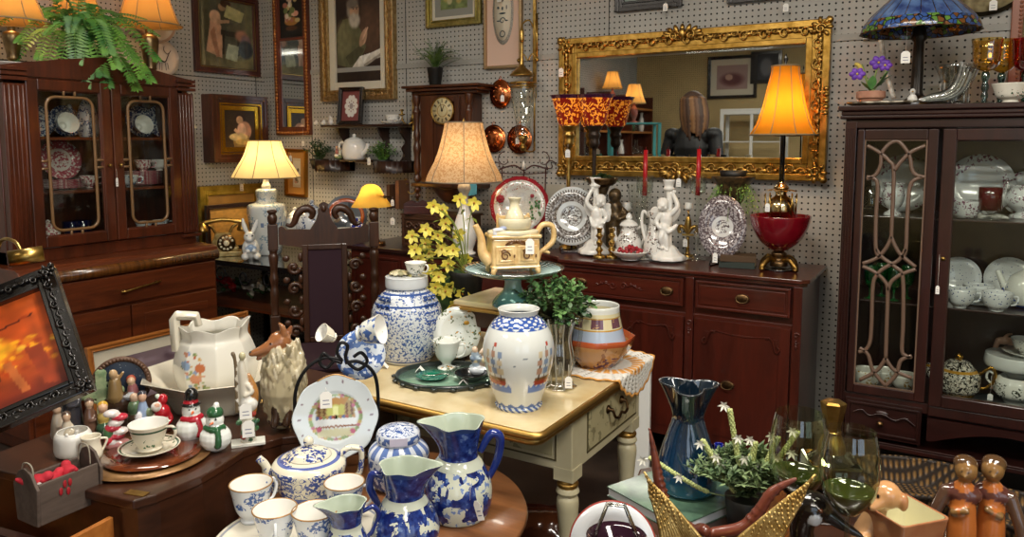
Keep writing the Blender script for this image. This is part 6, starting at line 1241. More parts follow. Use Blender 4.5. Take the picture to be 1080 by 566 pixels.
mb=MB();mb.box(-.15,.15,-.16,.14,MZ-.022,MZ);mb.build('top',bpy.data.materials['cream_top'],t,.006);mb=MB();mb.box(-.16,.16,-.17,.15,MZ-.034,MZ-.022);mb.build('gilt_edge',MC['gilt_paint'],t,.004);mb=MB();mb.box(-.13,.13,-.14,.12,MZ-.10,MZ-.034);mb.build('apron',CARV,t,.003)
for sx_ in(-1,1):
 for sy_ in(-1,1):mb=MB();mb.lathe(sp([(.012,.761),(.018,.78),(.012,.84),(.02,.9)]),14,(sx_*.11,sy_*.11-.01,0));mb.build('leg',CARV,t)
t,u,p=put('glass_cake_stand','scalloped clear and teal glass pedestal cake stand under the stove teapot','cake stand',541,326,20,MZ)
TG=NT('teal_fade_glass');TG.set(.08,0,.6);tc=TG.new('ShaderNodeTexCoord');sx=TG.new('ShaderNodeSeparateXYZ');TG.L(tc.outputs['Object'],sx.inputs[0]);TG.base(TG.ramp(TG.math('MULTIPLY',sx.outputs[2],10),[(.0,'2f6f74'),(.4,'6f9d9a'),(.9,'a9b5ac')]));TG.b.inputs['Transmission Weight'].default_value=.45
PL(t,'pedestal',[(22,0),(22,3),(18,9),(11,16),(9,24),(10,32)],u,TG.m,36,2)
mb=MB();mb.lathe(scl([(0,31),(30,32),(44,35),(53,39),(53.5,41),(44,37),(30,34),(0,33.5)],u),96,lobes=(32,.012));o=mb.build('plate',thin('pressed_glass',(.80,.88,.86),.5,.12),t)
mb=MB()
for k in range(48):a=k*2*pi/48;mb.tube([(26*u*cos(a),26*u*sin(a),34.5*u),(50*u*cos(a),50*u*sin(a),39.6*u)],.55*u,4)
o=mb.build('pressed_rays',mat('glass_ray','9db3b0',.15,coat=.6),t);tag(o,kind='stuff')
CS=t;su=u;cz=MZ+34.2*u
t=thing('stove_teapot','cream and tan novelty teapot shaped like an old cooking stove on the cake stand','teapot',Vector((CS.location.x,CS.location.y,cz)),CS.rotation_euler.z+radians(14));SV=mat('tan_crackle','c79e62',.3,coat=.3,c2='e2c68e',sc=22);SVL=mat('cream_crackle','dcd2b2',.25,coat=.4)
mb=MB();mb.box(-25*u,25*u,-15*u,15*u,8*u,38*u);mb.box(-27*u,27*u,-17*u,17*u,38*u,42*u);mb.box(-26*u,26*u,-16*u,16*u,7*u,10*u);mb.build('body',SV,t,.005)
for sx_ in(-1,1):
 for sy_ in(-1,1):mb=MB();mb.tube([(sx_*22*u,sy_*12*u,9*u),(sx_*24*u,sy_*14*u,4*u),(sx_*24*u,sy_*14*u,0)],[4*u,2.6*u,2*u],8);mb.build('foot',SV,t)
for x in(-22,1):
 mb=MB();mb.box(x*u,(x+21)*u,-16.4*u,-15*u,12*u,31*u);frame4(mb,(x+3)*u,(x+18)*u,15*u,28*u,1.4*u,-17.2*u,-16*u);d=mb.build('door',SV,t,.002);mb=MB();scroll(mb,((x+10)*u,-17*u,21*u),5*u,1.4,.8*u);scroll(mb,((x+8)*u,-17*u,25*u),3*u,1,.6*u);mb.box((x+18.6)*u,(x+20)*u,-18*u,-16*u,19*u,22*u);mb.build('cast_scroll',mat('umber_glaze','6b4420',.3,coat=.3),d)
mb=MB()
for k in range(13):a=pi*k/12;mb.tube([(0,-15.6*u,34*u),(12*u*cos(a),-15.8*u,31.5*u+5.5*u*sin(a))],.6*u,4)
o=mb.build('fan_moulding',MC['umber_glaze'],t)
mb=MB();mb.lathe(sp(scl([(26,41),(27,43),(24,46),(0,47)],u)),36,sx=1,sy=.66);mb.build('cook_top',SVL,t)
TB(t,'spout',[(-24,0,14),(-32,0,22),(-34,0,38),(-40,0,52)],[8,5.5,4,3],u,SV,14);TB(t,'handle',[(25,0,40),(32,0,50),(43,0,48),(44,0,34),(37,0,26),(27,0,20)],[3,3,3,3,2],u,SV,12);TB(t,'tail_scroll',[(27,0,12),(31,0,22),(40,0,20)],[2.4,1.6],u,SV)
mb=MB();mb.lathe(hollow(sp(scl([(12,46),(16,48),(17.5,54),(17,58)],u)),.8*u),32,(2*u,0,0));mb.build('wash_bowl',SVL,t)
mb=MB();mb.lathe(sp(scl([(8,52),(10,56),(9,62),(6,68),(5,74),(7,79),(6,79)],u)),28,(2*u,0,0));mb.build('small_jug',SVL,t)
mb=MB()
for x in(-14,19):mb.box((x-1.6)*u,(x+1.6)*u,9*u,11*u,44*u,62*u)
mb.box(-16*u,21*u,9*u,11*u,56*u,60*u);mb.build('back_rail',SV,t,.002)
b=Blob();b.ball((-17*u,-8*u,47*u),(7*u,6*u,2.4*u),'d8d8d8').ball((-21*u,-10*u,43*u),(3*u,2.4*u,5*u),'c8ccd6').ball((-12*u,-9*u,49*u),(5*u,4*u,2*u),'8d97b4');b.build('draped_towel',.003,t)
tagcard(t.location+Vector((.10,-.05,.16)),CS.rotation_euler.z,.03,.055,.02,label='white price tag hanging from the handle of the stove teapot')
t,u,p=put('yellow_orchids','tall spray of yellow artificial lilies with dark green leaves in a pot behind the jar','plant',471,348,10,.90);t.location=Vector((-1.80,2.62,.0));
mb=MB();mb.lathe(hollow([(.05,.761),(.07,1.04),(.075,1.06)],.005),24);mb.build('pot',MC['black_pot'],t)
T0=t.location;ru=U((T0.x,T0.y,1.2));face_t=face(T0);t.rotation_euler.z=face_t
def loc2(px,py):q=ad(px,py,dep((T0.x,T0.y,1.2)));v=q-T0;c_,s_=cos(-face_t),sin(-face_t);return Vector((v.x*c_-v.y*s_,v.x*s_+v.y*c_,v.z))
FL=[(485,210),(500,214),(466,222),(450,240),(470,236),(438,262),(462,248),(452,268),(478,262),(491,275),(445,288),(482,292),(470,305),(494,315),(504,320),(460,300),(434,250),(500,283),(458,216),(473,277),(441,274),(448,258),(466,262),(484,248),(456,284),(476,302),(488,308),(498,298),(463,290),(446,304),(480,320)]
mb=MB();fb=MB();cb_=MB();rr=random.Random(5)
for i,(a,b_)in enumerate(FL):
 q=loc2(a,b_);q.y+=rr.uniform(-.06,.05);mb.tube(crom([(0,0,1.04),(q.x*.35,0,1.04+(q.z-1.04)*.6+.03),q],4),.0022,5)
 nrm=Vector((rr.uniform(-.5,.5),-1,rr.uniform(-.3,.5)))
 for k in range(6):
  an_=k*pi/3+rr.random()*.5;d=Vector((cos(an_),-.35,sin(an_)));fb.leaf(q,d,.036,.0105,.12,n=3,up=(0,1,.1))
 cb_.ball(q+Vector((0,-.006,0)),.005,6)
 for k in range(3):mb.leaf(q*.8+Vector((0,0,1.04*.2)),(rr.uniform(-1,1),-.4,rr.uniform(-.3,.8)),.04,.008,.2,n=2)
mb.build('stems',mat('lily_stem','6d7a2c',.5),t);tag(fb.build('yellow_petals',mat('lily_yellow','d6c23c',.5,c2='ecdf6a',sc=30),t),kind='stuff');cb_.build('centres',mat('lily_centre','a9762a',.6),t)
mb=MB()
for(a,b_,L,w_)in((455,300,.12,.04),(478,335,.14,.045),(500,330,.12,.04),(465,330,.13,.05),(446,318,.10,.03),(488,318,.10,.035)):
 q=loc2(a,b_);mb.leaf((0,0,1.05),q-Vector((0,0,1.05)),(q-Vector((0,0,1.05))).length+.03,w_,.3,n=6,up=(0,1,0),fold=.2)
mb.build('broad_leaves',GR2,t)
p=az(472,399,DZ);t=thing('mirror_tray','black rimmed oval mirrored tray on the cream desk','tray',(p.x,p.y,DZ),radians(31));u=U(p)
mb=MB();mb.lathe([(.9,0),(1.0,0),(1.03,.012),(1,.022),(.97,.018),(.94,.006),(.9,.006)],64,caps=False);mb.v=[(v[0]*.185,v[1]*.15,v[2])for v in mb.v]
for k in range(18):a=k*2*pi/18;mb.ball((.19*cos(a),.155*sin(a),.01),(.012,.012,.006),8)
mb.build('rim',mat('black_filigree','15201e',.3,coat=.5),t)
mb=MB();mb.lathe([(0,.003),(1,.003),(1,.007),(0,.007)],64);mb.v=[(v[0]*.175,v[1]*.142,v[2])for v in mb.v];mb.build('mirror_glass',mat('green_mirror','8db49c',.1,.3,coat=1),t)
TRZ=DZ+.0075
t,u,p=put('green_glass_dish','shallow emerald green glass dish on the mirrored tray','dish',456,403,12,TRZ);mb=MB();mb.lathe(plate_prof(17*u,4*u,.004),40,lobes=(6,.04));mb.build('dish',mat('emerald_glass','0f6b52',.06,coat=.9),t);mb=MB();mb.tube(crom([(-10*u,-3*u,5*u),(0,-8*u,6*u),(12*u,-3*u,6*u),(18*u,-6*u,5*u)]),.8*u,5);mb.build('silver_chain',SILV,t)
BEE=cer('bee_ware','dfe2dc',[('-',0,0,'spray',60,.56,'5f6a4c'),('-',0,0,'spray',44,.60,'c98f2c')])
t,u,p=put('bee_teacup','white scalloped teacup with painted bees on the mirrored tray','cup',471,391,8,TRZ);PL(t,'bowl',[(9,0),(9,2),(5,4),(5,7),(10,13),(13,24),(15,31)],u,BEE,40,.8,lobes=(6,.03));TB(t,'handle',[(13,0,25),(19,0,25),(18,0,15),(10,0,12)],1.2,u,BEE)
q=ad(482,341,dep(p)*1.03);t=thing('bee_saucer','white scalloped saucer with bees standing on edge behind the bee teacup','plate',(q.x,q.y,TRZ),face(q));u=U(q);mb=MB();mb.lathe([(r,-z)for r,z in plate_prof(27*u,3*u)],56,ax='y',sx=.92);o=mb.build('dish',BEE,t);o.location=(0,0,28*u+.012);o.rotation_euler=(radians(-10),0,0)
mb=MB();mb.box(-.03,.03,-.02,.05,0,.008);mb.tube([(0,.045,0),(0,.01,30*u)],.003);mb.tube([(-.02,-.02,0),(-.02,-.025,.02)],.003);mb.tube([(.02,-.02,0),(.02,-.025,.02)],.003);mb.build('plate_stand',IRON,t)
mb=MB()
for x,z in((10,42),(-16,20),(-4,16)):mb.ball((x*u,-4*u,z*u),(3*u,1*u,2.4*u),10);
mb.build('painted_bee_cluster',mat('bee_gold','b5852c',.3),t)
t,u,p=put('flower_figurine','porcelain figurine with pale flowers and pastel figures on the mirrored tray','figurine',509,400,14,TRZ);b=Blob();rr=random.Random(8)
b.ball((0,0,6*u),(15*u,10*u,6*u),'c3cbd2')
for k in range(26):a=rr.uniform(0,6.28);q=rr.uniform(4,16);b.ball((q*cos(a)*u,q*sin(a)*.6*u,rr.uniform(6,20)*u),(4*u,4*u,3*u),rr.choice(['a9bccb','d8d4c8','b98d86','8fa488','d0c39a','7f93ac']))
b.limb([(2*u,0,14*u),(4*u,0,26*u),(5*u,0,34*u)],[6*u,5*u,4*u],'d0b9a4').ball((5*u,-1*u,39*u),(4*u,4*u,4.6*u),'d6bda6').limb([(-6*u,0,12*u),(-8*u,0,24*u)],[5*u,4*u],'9fb2c4').ball((-8*u,-1*u,28*u),(3.4*u,3.4*u,4*u),'d6bda6').limb([(4*u,-2*u,32*u),(-2*u,-6*u,26*u)],[2.4*u,2*u],'d0b9a4');b.build('figure_group',.0034,t)
t,u,p=put('tray_bowl','low black glossy bowl at the front right of the mirrored tray','bowl',488,408,9,TRZ);t.location.y+=.05;PL(t,'dish',[(8,0),(14,4),(18,9)],u,BLK,32,.9)
for px,py,lb in((443,392,'blank white folded tag lying on the left of the mirrored tray'),(489,405,'blank white folded tag standing on the green mirror of the tray'),(405,388,'small white tag lying on the cream desk beside the large jar')):
 q=az(px,py,TRZ if px>410 else DZ);mb=MB();mb.prism([(-.016,.002),(0,.02),(.016,.002),(.0145,.002),(0,.0185),(-.0145,.002)],-.014,.014);mb.build('folded_tag',mat('tag_card','f1efe9',.7),loc=(q.x,q.y,q.z),rotz=.5,label=lb,cat='price tag')
t,u,p=put('ship_vase','large white porcelain vase with painted sailing ships and blue bands','vase',547,436,25,DZ)
mb=MB();pr=sp(scl([(24,0),(25,3),(24,6),(31,28),(37,54),(36,72),(29,88),(22,95),(20,98),(22,104)],u),8);prf=hollow(pr,1.5*u);mb.lathe(prf,96,caps=False)
o=mb.build('body',mat('painted_vase','ffffff',.1,coat=.6,attr=True),t)
def vfn(co):
 a=np.arctan2(co[:,0],-co[:,1]);z=co[:,2]/u;c=np.tile(rgb('d3d6d2'),(len(co),1));out=np.hypot(co[:,0],co[:,1])/u>19.5
 def setc(m,k):c[m&out]=rgb(k)
 setc((z<5)&(np.sin(a*22+z)>-.1),'3f5f9e');setc((z>5)&(z<9)&(np.sin(a*14)*1.5>z-7.5),'4a6aa6');setc((z>88)&(z<99)&(np.sin(a*16)*np.cos(z*1.3)>-.35),'34549c');setc((z>86)&(z<88+np.sin(a*16)*1.6),'34549c')
 for ca,f in((-.78,1),(.86,1)):
  x=(a-ca)*31;h=(z-30)/1.2
  setc((np.abs(x)<17)&(h>-6)&(h<0+1.5*np.sin(x)),'5a79b8');setc((np.abs(x)<12-(4-h)*.4)&(h>0)&(h<5),'a0462f');setc((np.abs(x)<11)&(h>5)&(h<7),'7c5a34')
  for mx in(-7,0,7):
   setc((np.abs(x-mx)<.7)&(h>5)&(h<34-abs(mx)*.8),'5a4632')
   for hz_ in(10,18,25):setc((np.abs(x-mx)<3.2-(hz_-10)*.08)&(h>hz_)&(h<hz_+5),['8496b0','c9bb9c','b08a74'][(hz_//3+int(mx))%3])
  setc((np.abs(x-2)<1.6)&(h>34)&(h<37),'b04a38')
 setc((np.abs(a-.18)<.05)&(np.abs(z-60)<.8),'5a6a7a');setc((np.abs(a+.12)<.04)&(np.abs(z-52)<.8),'5a6a7a')
 return c
me=o.data;b2=bmesh.new();b2.from_mesh(me);bmesh.ops.subdivide_edges(b2,edges=b2.edges[:],cuts=1,use_grid_fill=True);b2.to_mesh(me);b2.free();me.polygons.foreach_set('use_smooth',[True]*len(me.polygons));paint(o,vfn)
t,u,p=put('glass_jug','clear pressed glass jug on the desk right of the ship vase','jug',590,413,16,DZ);pr=sp(scl([(17,0),(17,2),(10,6),(13,20),(14,34),(11,52),(14,66),(15,70)],u));mb=MB();mb.lathe(pr,40,caps=False,lobes=(10,.05));mb.lathe([(0,2*u),(16*u,2*u)],24,caps=False);mb.build('body',thin('pressed_jug_glass',(.93,.92,.88),.35,.06),t)
TB(t,'handle',[(12,-2,66),(19,-2,74),(22,-2,60),(17,-2,34),(12,-2,24)],[2.2,2.4,2.2,1.6],u,thin('clear_glass',(.98,.99,.98),.22));mb=MB()
for k in range(10):a=k*pi/5;mb.tube([(r*1.03*cos(a),r*1.03*sin(a),z)for r,z in pr[4:]],.7*u,5)
mb.build('glass_rib_ring',mat('glass_rib','8f8c80',.1,coat=.8),t);tagcard(t.location+Vector((.06,-.05,.1)),face(p),.024,.04,.04,label='white price tag on the clear glass jug')
t,u,p=put('boxwood_plant','bushy green boxwood plant in a tall black pot behind the ship vase','plant',584,392,14,DZ,ymax=2.40)
PL(t,'pot',[(15,0),(19,30),(22,56),(23,60)],u,MC['black_pot'],32,1.2);BX=mat('boxwood_leaf','264a2c',.4,c2='769e5c',sc=16);zc=84
mb=MB();lb_=MB();rr=random.Random(9)
for i in range(130):
 a=rr.uniform(0,6.28);el=rr.uniform(-.35,1.2);R_=rr.uniform(33,45);d=Vector((cos(a)*cos(el)*1.05,sin(a)*cos(el),sin(el)*.78));q=Vector((0,0,zc-14))*u+d*R_*u;pts=[Vector((0,0,58*u)),(Vector((0,0,66*u))+q)/2,q];mb.tube(pts,.5*u,4)
 for k in range(9):
  dd=(d*.6+Vector((rr.uniform(-1,1),rr.uniform(-1,1),rr.uniform(-1,1)))).normalized();lb_.leaf(q-d*k*1.6*u,dd,6.2*u,2.3*u,.1,n=3)
mb.build('twigs',mat('twig_brown','4a4a2c',.7),t);lb_.build('leaves',BX,t)
t,u,p=put('lace_doily','round crocheted doily in white and orange yellow hanging over the desk corner','doily',643,412,40,DZ+.002);t.location=Vector((-1.13,2.60,DZ+.001));t.rotation_euler.z=0
dm=NT('crochet');dm.set(.9);tc=dm.new('ShaderNodeTexCoord');sx=dm.new('ShaderNodeSeparateXYZ');dm.L(tc.outputs['UV'],sx.inputs[0])
def doily(R_,n=96,m=40):
 vs,fs=[],[]
 for i in range(m+1):
  r=.01+R_*i/m
  for k in range(n):
   a=2*pi*k/n;rr_=r*(1+.02*cos(24*a)*(i/m)**2);x,y=rr_*cos(a),rr_*sin(a);ov=max(0,x-(-1.03+.012+1.13));z=0
   if ov>0:z=-ov*.97;x-=ov*.97
   vs.append((x,y,z+.0022*sin(24*a)*(i/m)+.004))
 for i in range(m):
  for k in range(n):
   k2=(k+1)%n;rel=i/m
   if(rel>.62 and(i%3==1)and k%3==1)or(rel>.2 and rel<.6 and i%4==2 and k%4==1):continue
   fs.append((i*n+k,i*n+k2,(i+1)*n+k2,(i+1)*n+k))
 return vs,fs
vs_,fs_=doily(.205);mb=MB();mb.add(vs_,fs_);o=mb.build('lace',mat('crochet_cotton','ffffff',.9,attr=True),t);nn=96
ring=np.repeat(np.arange(41),nn)/40;aa=np.tile(np.arange(nn)*2*pi/nn,41);cc=np.tile(rgb('dddbd4'),(len(ring),1));cc[((ring>.36)&(ring<.62)&(np.sin(aa*24)>-.5))|(ring>.94)]=rgb('d79a4c');paint(o,lambda co:cc)
md=o.modifiers.new('s','SOLIDIFY');md.thickness=.002
HZ=DZ+.0075
t,u,p=put('painted_bowl','octagonal painted bowl with purple grapes on tan, standing on the doily','bowl',634,388,22,HZ);t.location=Vector((-1.165,2.56,HZ));u=U(t.location)
GBW=cer('grape_bowl','b98a58',[('z',.005,.05,'spray',30,.5,'4b2f52'),('z',.03,.12,'noise',14,.60,'8c5a34'),('z',.093,.12,'noise',8,.0,'a8502c')],.12);PL(t,'dish',[(20,0),(22,2),(34,16),(40,32)],u,GBW,8,1.2,n=2)
t2,u2,p2=put('painted_vase','pale blue and cream painted vase with gold arches sitting in the octagonal bowl','vase',632,366,24,HZ+.012);t2.location=Vector((-1.165,2.56,HZ+.0065));PL(t2,'body',[(20,4),(30,20),(28,32),(24,50),(23,62)],u,cer('blue_cream_ware','a9b8cc',[('z',.14,.3,'noise',4,0,'d2c9a2'),('z',.148,.182,'teeth',7,-.2,'6a4550'),('z',.150,.180,'spray',70,.52,'b8925a'),('z',.139,.144,'noise',4,0,'b58a34'),('z',.182,.186,'noise',4,0,'b58a34'),('z',.20,.25,'noise',4,0,'d4d6d0')]),36,1.2)
RZ=.62
pc=az(372,566,RZ);pc=Vector((-1.30,1.50,0));t=thing('round_table','small round brown wooden table carrying the blue and white china','table',(pc.x,pc.y,0))
RT=wood('table_walnut','4a2b17','8a5a36','x',9,.3,.4);mb=MB();mb.lathe([(0,RZ-.025),(.37,RZ-.025),(.385,RZ-.012),(.38,RZ),(0,RZ)],72);mb.build('top',RT,t);mb=MB();mb.lathe(sp([(.03,.12),(.05,.2),(.03,.3),(.045,.45),(.06,.58),(.09,RZ-.025)]),24);mb.build('pedestal',RT,t)
for k in range(3):a=k*2.094+.4;mb=MB();mb.tube(crom([(0,0,.18),(.15*cos(a),.15*sin(a),.12),(.28*cos(a),.28*sin(a),.02)]),[.03,.026,.02],10);mb.build('foot',RT,t)
p=az(318,572,RZ);t=thing('china_tray','large round white plate under the four teacups','plate',(p.x+.0,p.y,RZ+.001));mb=MB();mb.lathe([(0,0),(.19,0),(.215,.008),(.212,.011),(.19,.005),(0,.004)],64);mb.build('dish',cer('tray_ware','dad4c4',[('r',.2,.206,'noise',4,0,'8a8f9a')]),t)
CPW=cer('blue_sprig_ware','dcdfe2',[('z',.045,.095,'spray',85,.46,'4a66a0'),('z',.03,.06,'dots',60,.12,'3f5a94')])
GRIM=mat('worn_gold_rim','a8804c',.35,.4)
for i,(cx,yb,rp,lb)in enumerate(((266,553,22,'leftmost of the four blue sprigged teacups on the round table'),(291,580,23,'front blue sprigged teacup with its handle towards the viewer'),(333,582,24,'blue sprigged teacup directly behind the small dark blue jug'),(364,552,21,'blue sprigged teacup standing under the teapot spout side handle'))):
 p=foot(cx,yb,11,RZ+.008);u=U(p);r=rp*u;standing_cup('sprig_teacup',lb,Vector((p.x,p.y,RZ+.006)),face(p)-(pi/2 if i==1 else 0)+(.6 if i in(0,2)else 0),r,41*u,CPW,foot_r=.5,rim=GRIM,hside=1)
OW=cer('blue_onion_ware','d8d2be',[('z',.02,.098,'spray',75,.47,'33468a'),('z',.025,.095,'vine',30,.018,'33468a'),('z',.10,.112,'noise',4,0,'d8d2be'),('r',.075,.085,'noise',8,.3,'5563a0'),('z',.112,.16,'spray',85,.48,'33468a')])
t,u,p=put('onion_teapot','cream and blue onion pattern teapot behind the teacups','teapot',327,536,28,RZ)
u*=.87
PL(t,'pot',[(30,0),(33,2),(40,22),(44,38),(42,44),(36,48),(26,51)],u,OW,56);l=PL(t,'lid',[(27,51),(22,56),(12,60),(4,63)],u,OW,40);PL(l,'knob',[(3,62),(6,67),(5,72),(1,75)],u,OW,20)
TB(t,'spout',[(-36,0,14),(-46,0,26),(-50,0,44),(-58,0,54)],[10,7,5,4.5],u,OW,16);mb=MB();mb.tube(crom([(36*u,0,47*u),(46*u,0,55*u),(58*u,0,54*u),(62*u,0,50*u),(62*u,0,36*u),(58*u,0,20*u),(44*u,0,14*u)]),[3.4*u]*3,10,flat=1.5);mb.build('handle',OW,t)
BJ=cer('blue_leaf_jar','c9d0dc',[('z',.0,.09,'noise',60,.48,'3b5590'),('z',.095,.13,'teeth',14,-.2,'5a72a8'),('z',.135,.155,'noise',70,.5,'46609a'),('z',.16,.2,'vine',40,.04,'3b5590')])
t,u,p=put('covered_jar','blue and white covered jar with a pink price label, left of the large pitcher','jar',421,522,26,RZ);PL(t,'jar',[(25,0),(30,8),(32,30),(30,40),(21,48)],u,BJ,44);l=PL(t,'lid',[(22,47),(23,53),(20,60),(8,64),(.1,65)],u,BJ,36)
mb=MB();mb.box(-9*u,9*u,-23.2*u,-22.6*u,50*u,58*u);mb.build('price_label',mat('pink_label','c9c3d6',.6),t)
def jug(name,lab,cx,yb,rp,h,bodyp,spout_dir,handle,seedm,mneck=True,rzo=0):
 t,u,p=put(name,lab,'pitcher',cx,yb,rp,RZ);t.rotation_euler.z+=rzo
 m=NT('flow_blue_'+seedm);m.set(.12,0,.5);n1=m.noise(20,6,None,.8);n2=m.math('GREATER_THAN',n1,.49);tc=m.new('ShaderNodeTexCoord');sx=m.new('ShaderNodeSeparateXYZ');m.L(tc.outputs['Object'],sx.inputs[0]);z=sx.outputs[2]
 neck=m.math('GREATER_THAN',z,h*.62*u);rimz=m.math('GREATER_THAN',z,h*.93*u);band=m.math('MULTIPLY',m.math('GREATER_THAN',z,h*.53*u),m.math('LESS_THAN',z,h*.62*u))
 blue=m.ramp(m.noise(60,4),[(.4,'141f5c'),(.62,'2a4288'),(.78,'7f98c0')]);white=m.mix(m.math('GREATER_THAN',m.noise(70,3),.58),'c9cdbc','6f86b8');c=m.mix(n2,white,blue);c=m.mix(neck,c,blue);c=m.mix(band,c,'c3c9b9');c=m.mix(rimz,c,'2c4070');m.base(c)
 mb=MB();pr=sp(scl(bodyp,u),6);seg=64;N=len(pr);rr_=[r for r,_ in pr]
 def ring(r,z,k_):
  out=[]
  for k in range(seg):
   a=2*pi*k/seg;q=r*(1+.05*cos(6*a)*k_);x,y=q*cos(a),q*sin(a);s_=max(0,cos(a-pi))**6*k_;x-=s_*r*.55;out.append((x,y,z+s_*h*u*.035+abs(sin(3*a))*k_*h*u*.018+max(0,cos(a))**8*k_*h*u*.03))
  return out
 vs=[];fs=[];tops=max(z for _,z in pr)
 prof2=[(r,z,max(0,(z/tops-.72)/.28)**1.5)for r,z in pr];inner=[(max(r-1.6*u,1*u),z-.5*u,k_)for r,z,k_ in prof2[::-1]]
 allp=prof2+inner
 for r,z,k_ in allp:vs+=ring(r,z,k_)
 M_=len(allp)
 for i in range(M_-1):
  for k in range(seg):k2=(k+1)%seg;fs.append((i*seg+k,i*seg+k2,(i+1)*seg+k2,(i+1)*seg+k))
 fs.append(tuple(range(seg))[::-1]);mb.add(vs,fs,0);n_out=len(prof2)-1;mb.m=[0 if i<n_out*seg else 1 for i in range(len(mb.f))];mb.build('body',[m.m,cer('celadon_inside','b4bfae',())],t)
 TB(t,'handle',handle,[3.2*h/100,4.6*h/100,5*h/100,4.4*h/100,3*h/100],u,mat('cobalt_glaze','16226a',.1,coat=.6,c2='24387c',sc=18),14);return t,u
t,u=jug('flow_blue_pitcher','largest dark blue and white pitcher with scalloped rim and curling handle',484,556,28,104,[(28,0),(31,3),(35,18),(34,36),(26,56),(20,66),(21,78),(25,94),(27,100)],0,[(23,0,66),(34,0,84),(44,0,80),(42,0,58),(32,0,36)],'a',rzo=.15)
tagcard(t.location+Vector((.085,-.07,.14)),0,.02,.05,.05,tilt=-20,label='white price tag hanging from the handle of the largest pitcher')
jug('flow_blue_pitcher','middle sized dark blue pitcher with a round crest, in front of the covered jar',428,585,24,86,[(28,0),(32,3),(36,16),(32,32),(24,46),(20,54),(22,66),(25,80),(26,84)],0,[(22,0,70),(34,0,74),(38,0,60),(32,0,46),(26,0,36)],'b',rzo=2.9)
jug('flow_blue_creamer','smallest dark blue jug in front of the teacups',366,595,16,60,[(17,0),(20,3),(23,12),(20,24),(16,34),(17,44),(20,54),(21,58)],0,[(17,0,46),(28,0,50),(34,0,40),(28,0,24),(19,0,16)],'c',rzo=.1)
q=ad(354,437,2.28);t=thing('display_stand','black wrought iron scrolled stand holding the scenic plate and tipped teacup','stand',(q.x,q.y,RZ),face(q));u=U(q);Z0=q.z-RZ
def sz(px,py):return((px-354)*u,0,Z0+(437-py)*u)
mb=MB()
for pts in([(318,470),(313,440),(314,410),(325,388),(343,377),(362,380)],[(396,480),(399,440),(396,400),(380,384),(365,384)],[(362,384),(350,378),(343,372),(339,382),(346,388),(354,380)],[(362,382),(357,372),(361,362),(368,366),(366,380),(378,392),(388,384),(382,374),(374,378)],[(316,470),(330,478),(354,482),(380,480),(396,470)]):
 mb.tube(crom([(lambda v:(v[0],.02,v[2]))(sz(*a))for a in pts],6),1.9*u,8)
for x in(-34,38):mb.tube(crom([(x*u,.02,Z0-36*u),(x*u*1.05,.0,Z0-60*u),(x*u*1.1,-.03,.004)]),1.8*u);mb.tube(crom([(x*u,.02,Z0-36*u),(x*u*.8,-.05,Z0-42*u),(x*u*.8,-.075,Z0-38*u)]),1.5*u)
mb.tube([(0,.02,Z0-42*u),(0,.16,.004)],1.8*u);mb.build('iron_scrolls',IRON,t)
t=thing('scenic_plate','large scalloped plate with a painted garden hall scene on the iron stand','plate',(q.x,q.y,RZ),face(q));r=43*u
mb=MB();mb.lathe([(a,-b)for a,b in[(p_[0]+(q_[0]-p_[0])*j/14,p_[1]+(q_[1]-p_[1])*j/14)for p_,q_ in zip(plate_prof(r,r*.1)[:-1],plate_prof(r,r*.1)[1:])for j in range(14)]],144,ax='y',lobes=(8,.02));mb.tube([(r*1.0*(1+.02*cos(8*a*pi/36))*cos(a*pi/36),-r*.1,r*(1+.02*cos(8*a*pi/36))*sin(a*pi/36))for a in range(12,24)],1.1*u,5,mi=1)
PLT=Paint('ccd4d8');e_=lambda x,y:(.5+x/90,.5+y/90)
for k in range(44):a=k*2*pi/44;PLT.ell(.5+.27*cos(a)*1.05,.5+.25*sin(a),.025,.018,['8a9f78','b0788c','b8a474','8fa680'][k%4])
for k in range(14):a=k*2*pi/14;PLT.ell(.5+.41*cos(a),.5+.41*sin(a),.018,.006,'6f5260',rot=math.degrees(a))
PLT.poly([(.28,.50),(.72,.50),(.72,.66),(.60,.72),(.40,.72),(.28,.66)],'9f8a5c').poly([(.34,.72),(.66,.72),(.6,.64),(.4,.64)],'a9804c').poly([(.40,.52),(.60,.52),(.60,.64),(.40,.64)],'b6b96a').poly([(.47,.52),(.53,.52),(.53,.62),(.47,.62)],'d8dca0').poly([(.30,.5),(.33,.5),(.33,.66),(.30,.65)],'6b4a34').poly([(.36,.5),(.385,.5),(.385,.65),(.36,.65)],'6b4a34').poly([(.67,.5),(.70,.5),(.70,.65),(.67,.66)],'6b4a34').poly([(.615,.5),(.64,.5),(.64,.65),(.615,.65)],'6b4a34')
for k in range(12):PLT.ell(.29+.038*k,.50,.02,.022,['5a6a94','a0584c','7f8a5c','b08a54'][k%4])
PLT.poly([(.27,.40),(.73,.40),(.73,.48),(.27,.48)],'d8dde0').poly([(.27,.385),(.73,.385),(.73,.405),(.27,.405)],'8a5a3c').poly([(.3,.28),(.7,.28),(.72,.37),(.28,.37)],'c3c2a4')
PLT.ell(.31,.37,.03,.03,'b0607c').ell(.69,.33,.03,.03,'b0607c').ell(.33,.64,.025,.025,'b0607c').ell(.70,.62,.022,.022,'b0607c')
b2=bmesh.new();me=mb.mesh('x');b2.from_mesh(me);top_=[f for f in b2.faces];
b2.to_mesh(me);b2.free();me.materials.append(mat('painted_plate','ffffff',.1,coat=.6,attr=True));me.materials.append(mat('worn_gold_rim','a8804c',.35,.4));me.polygons.foreach_set('use_smooth',[True]*len(me.polygons))
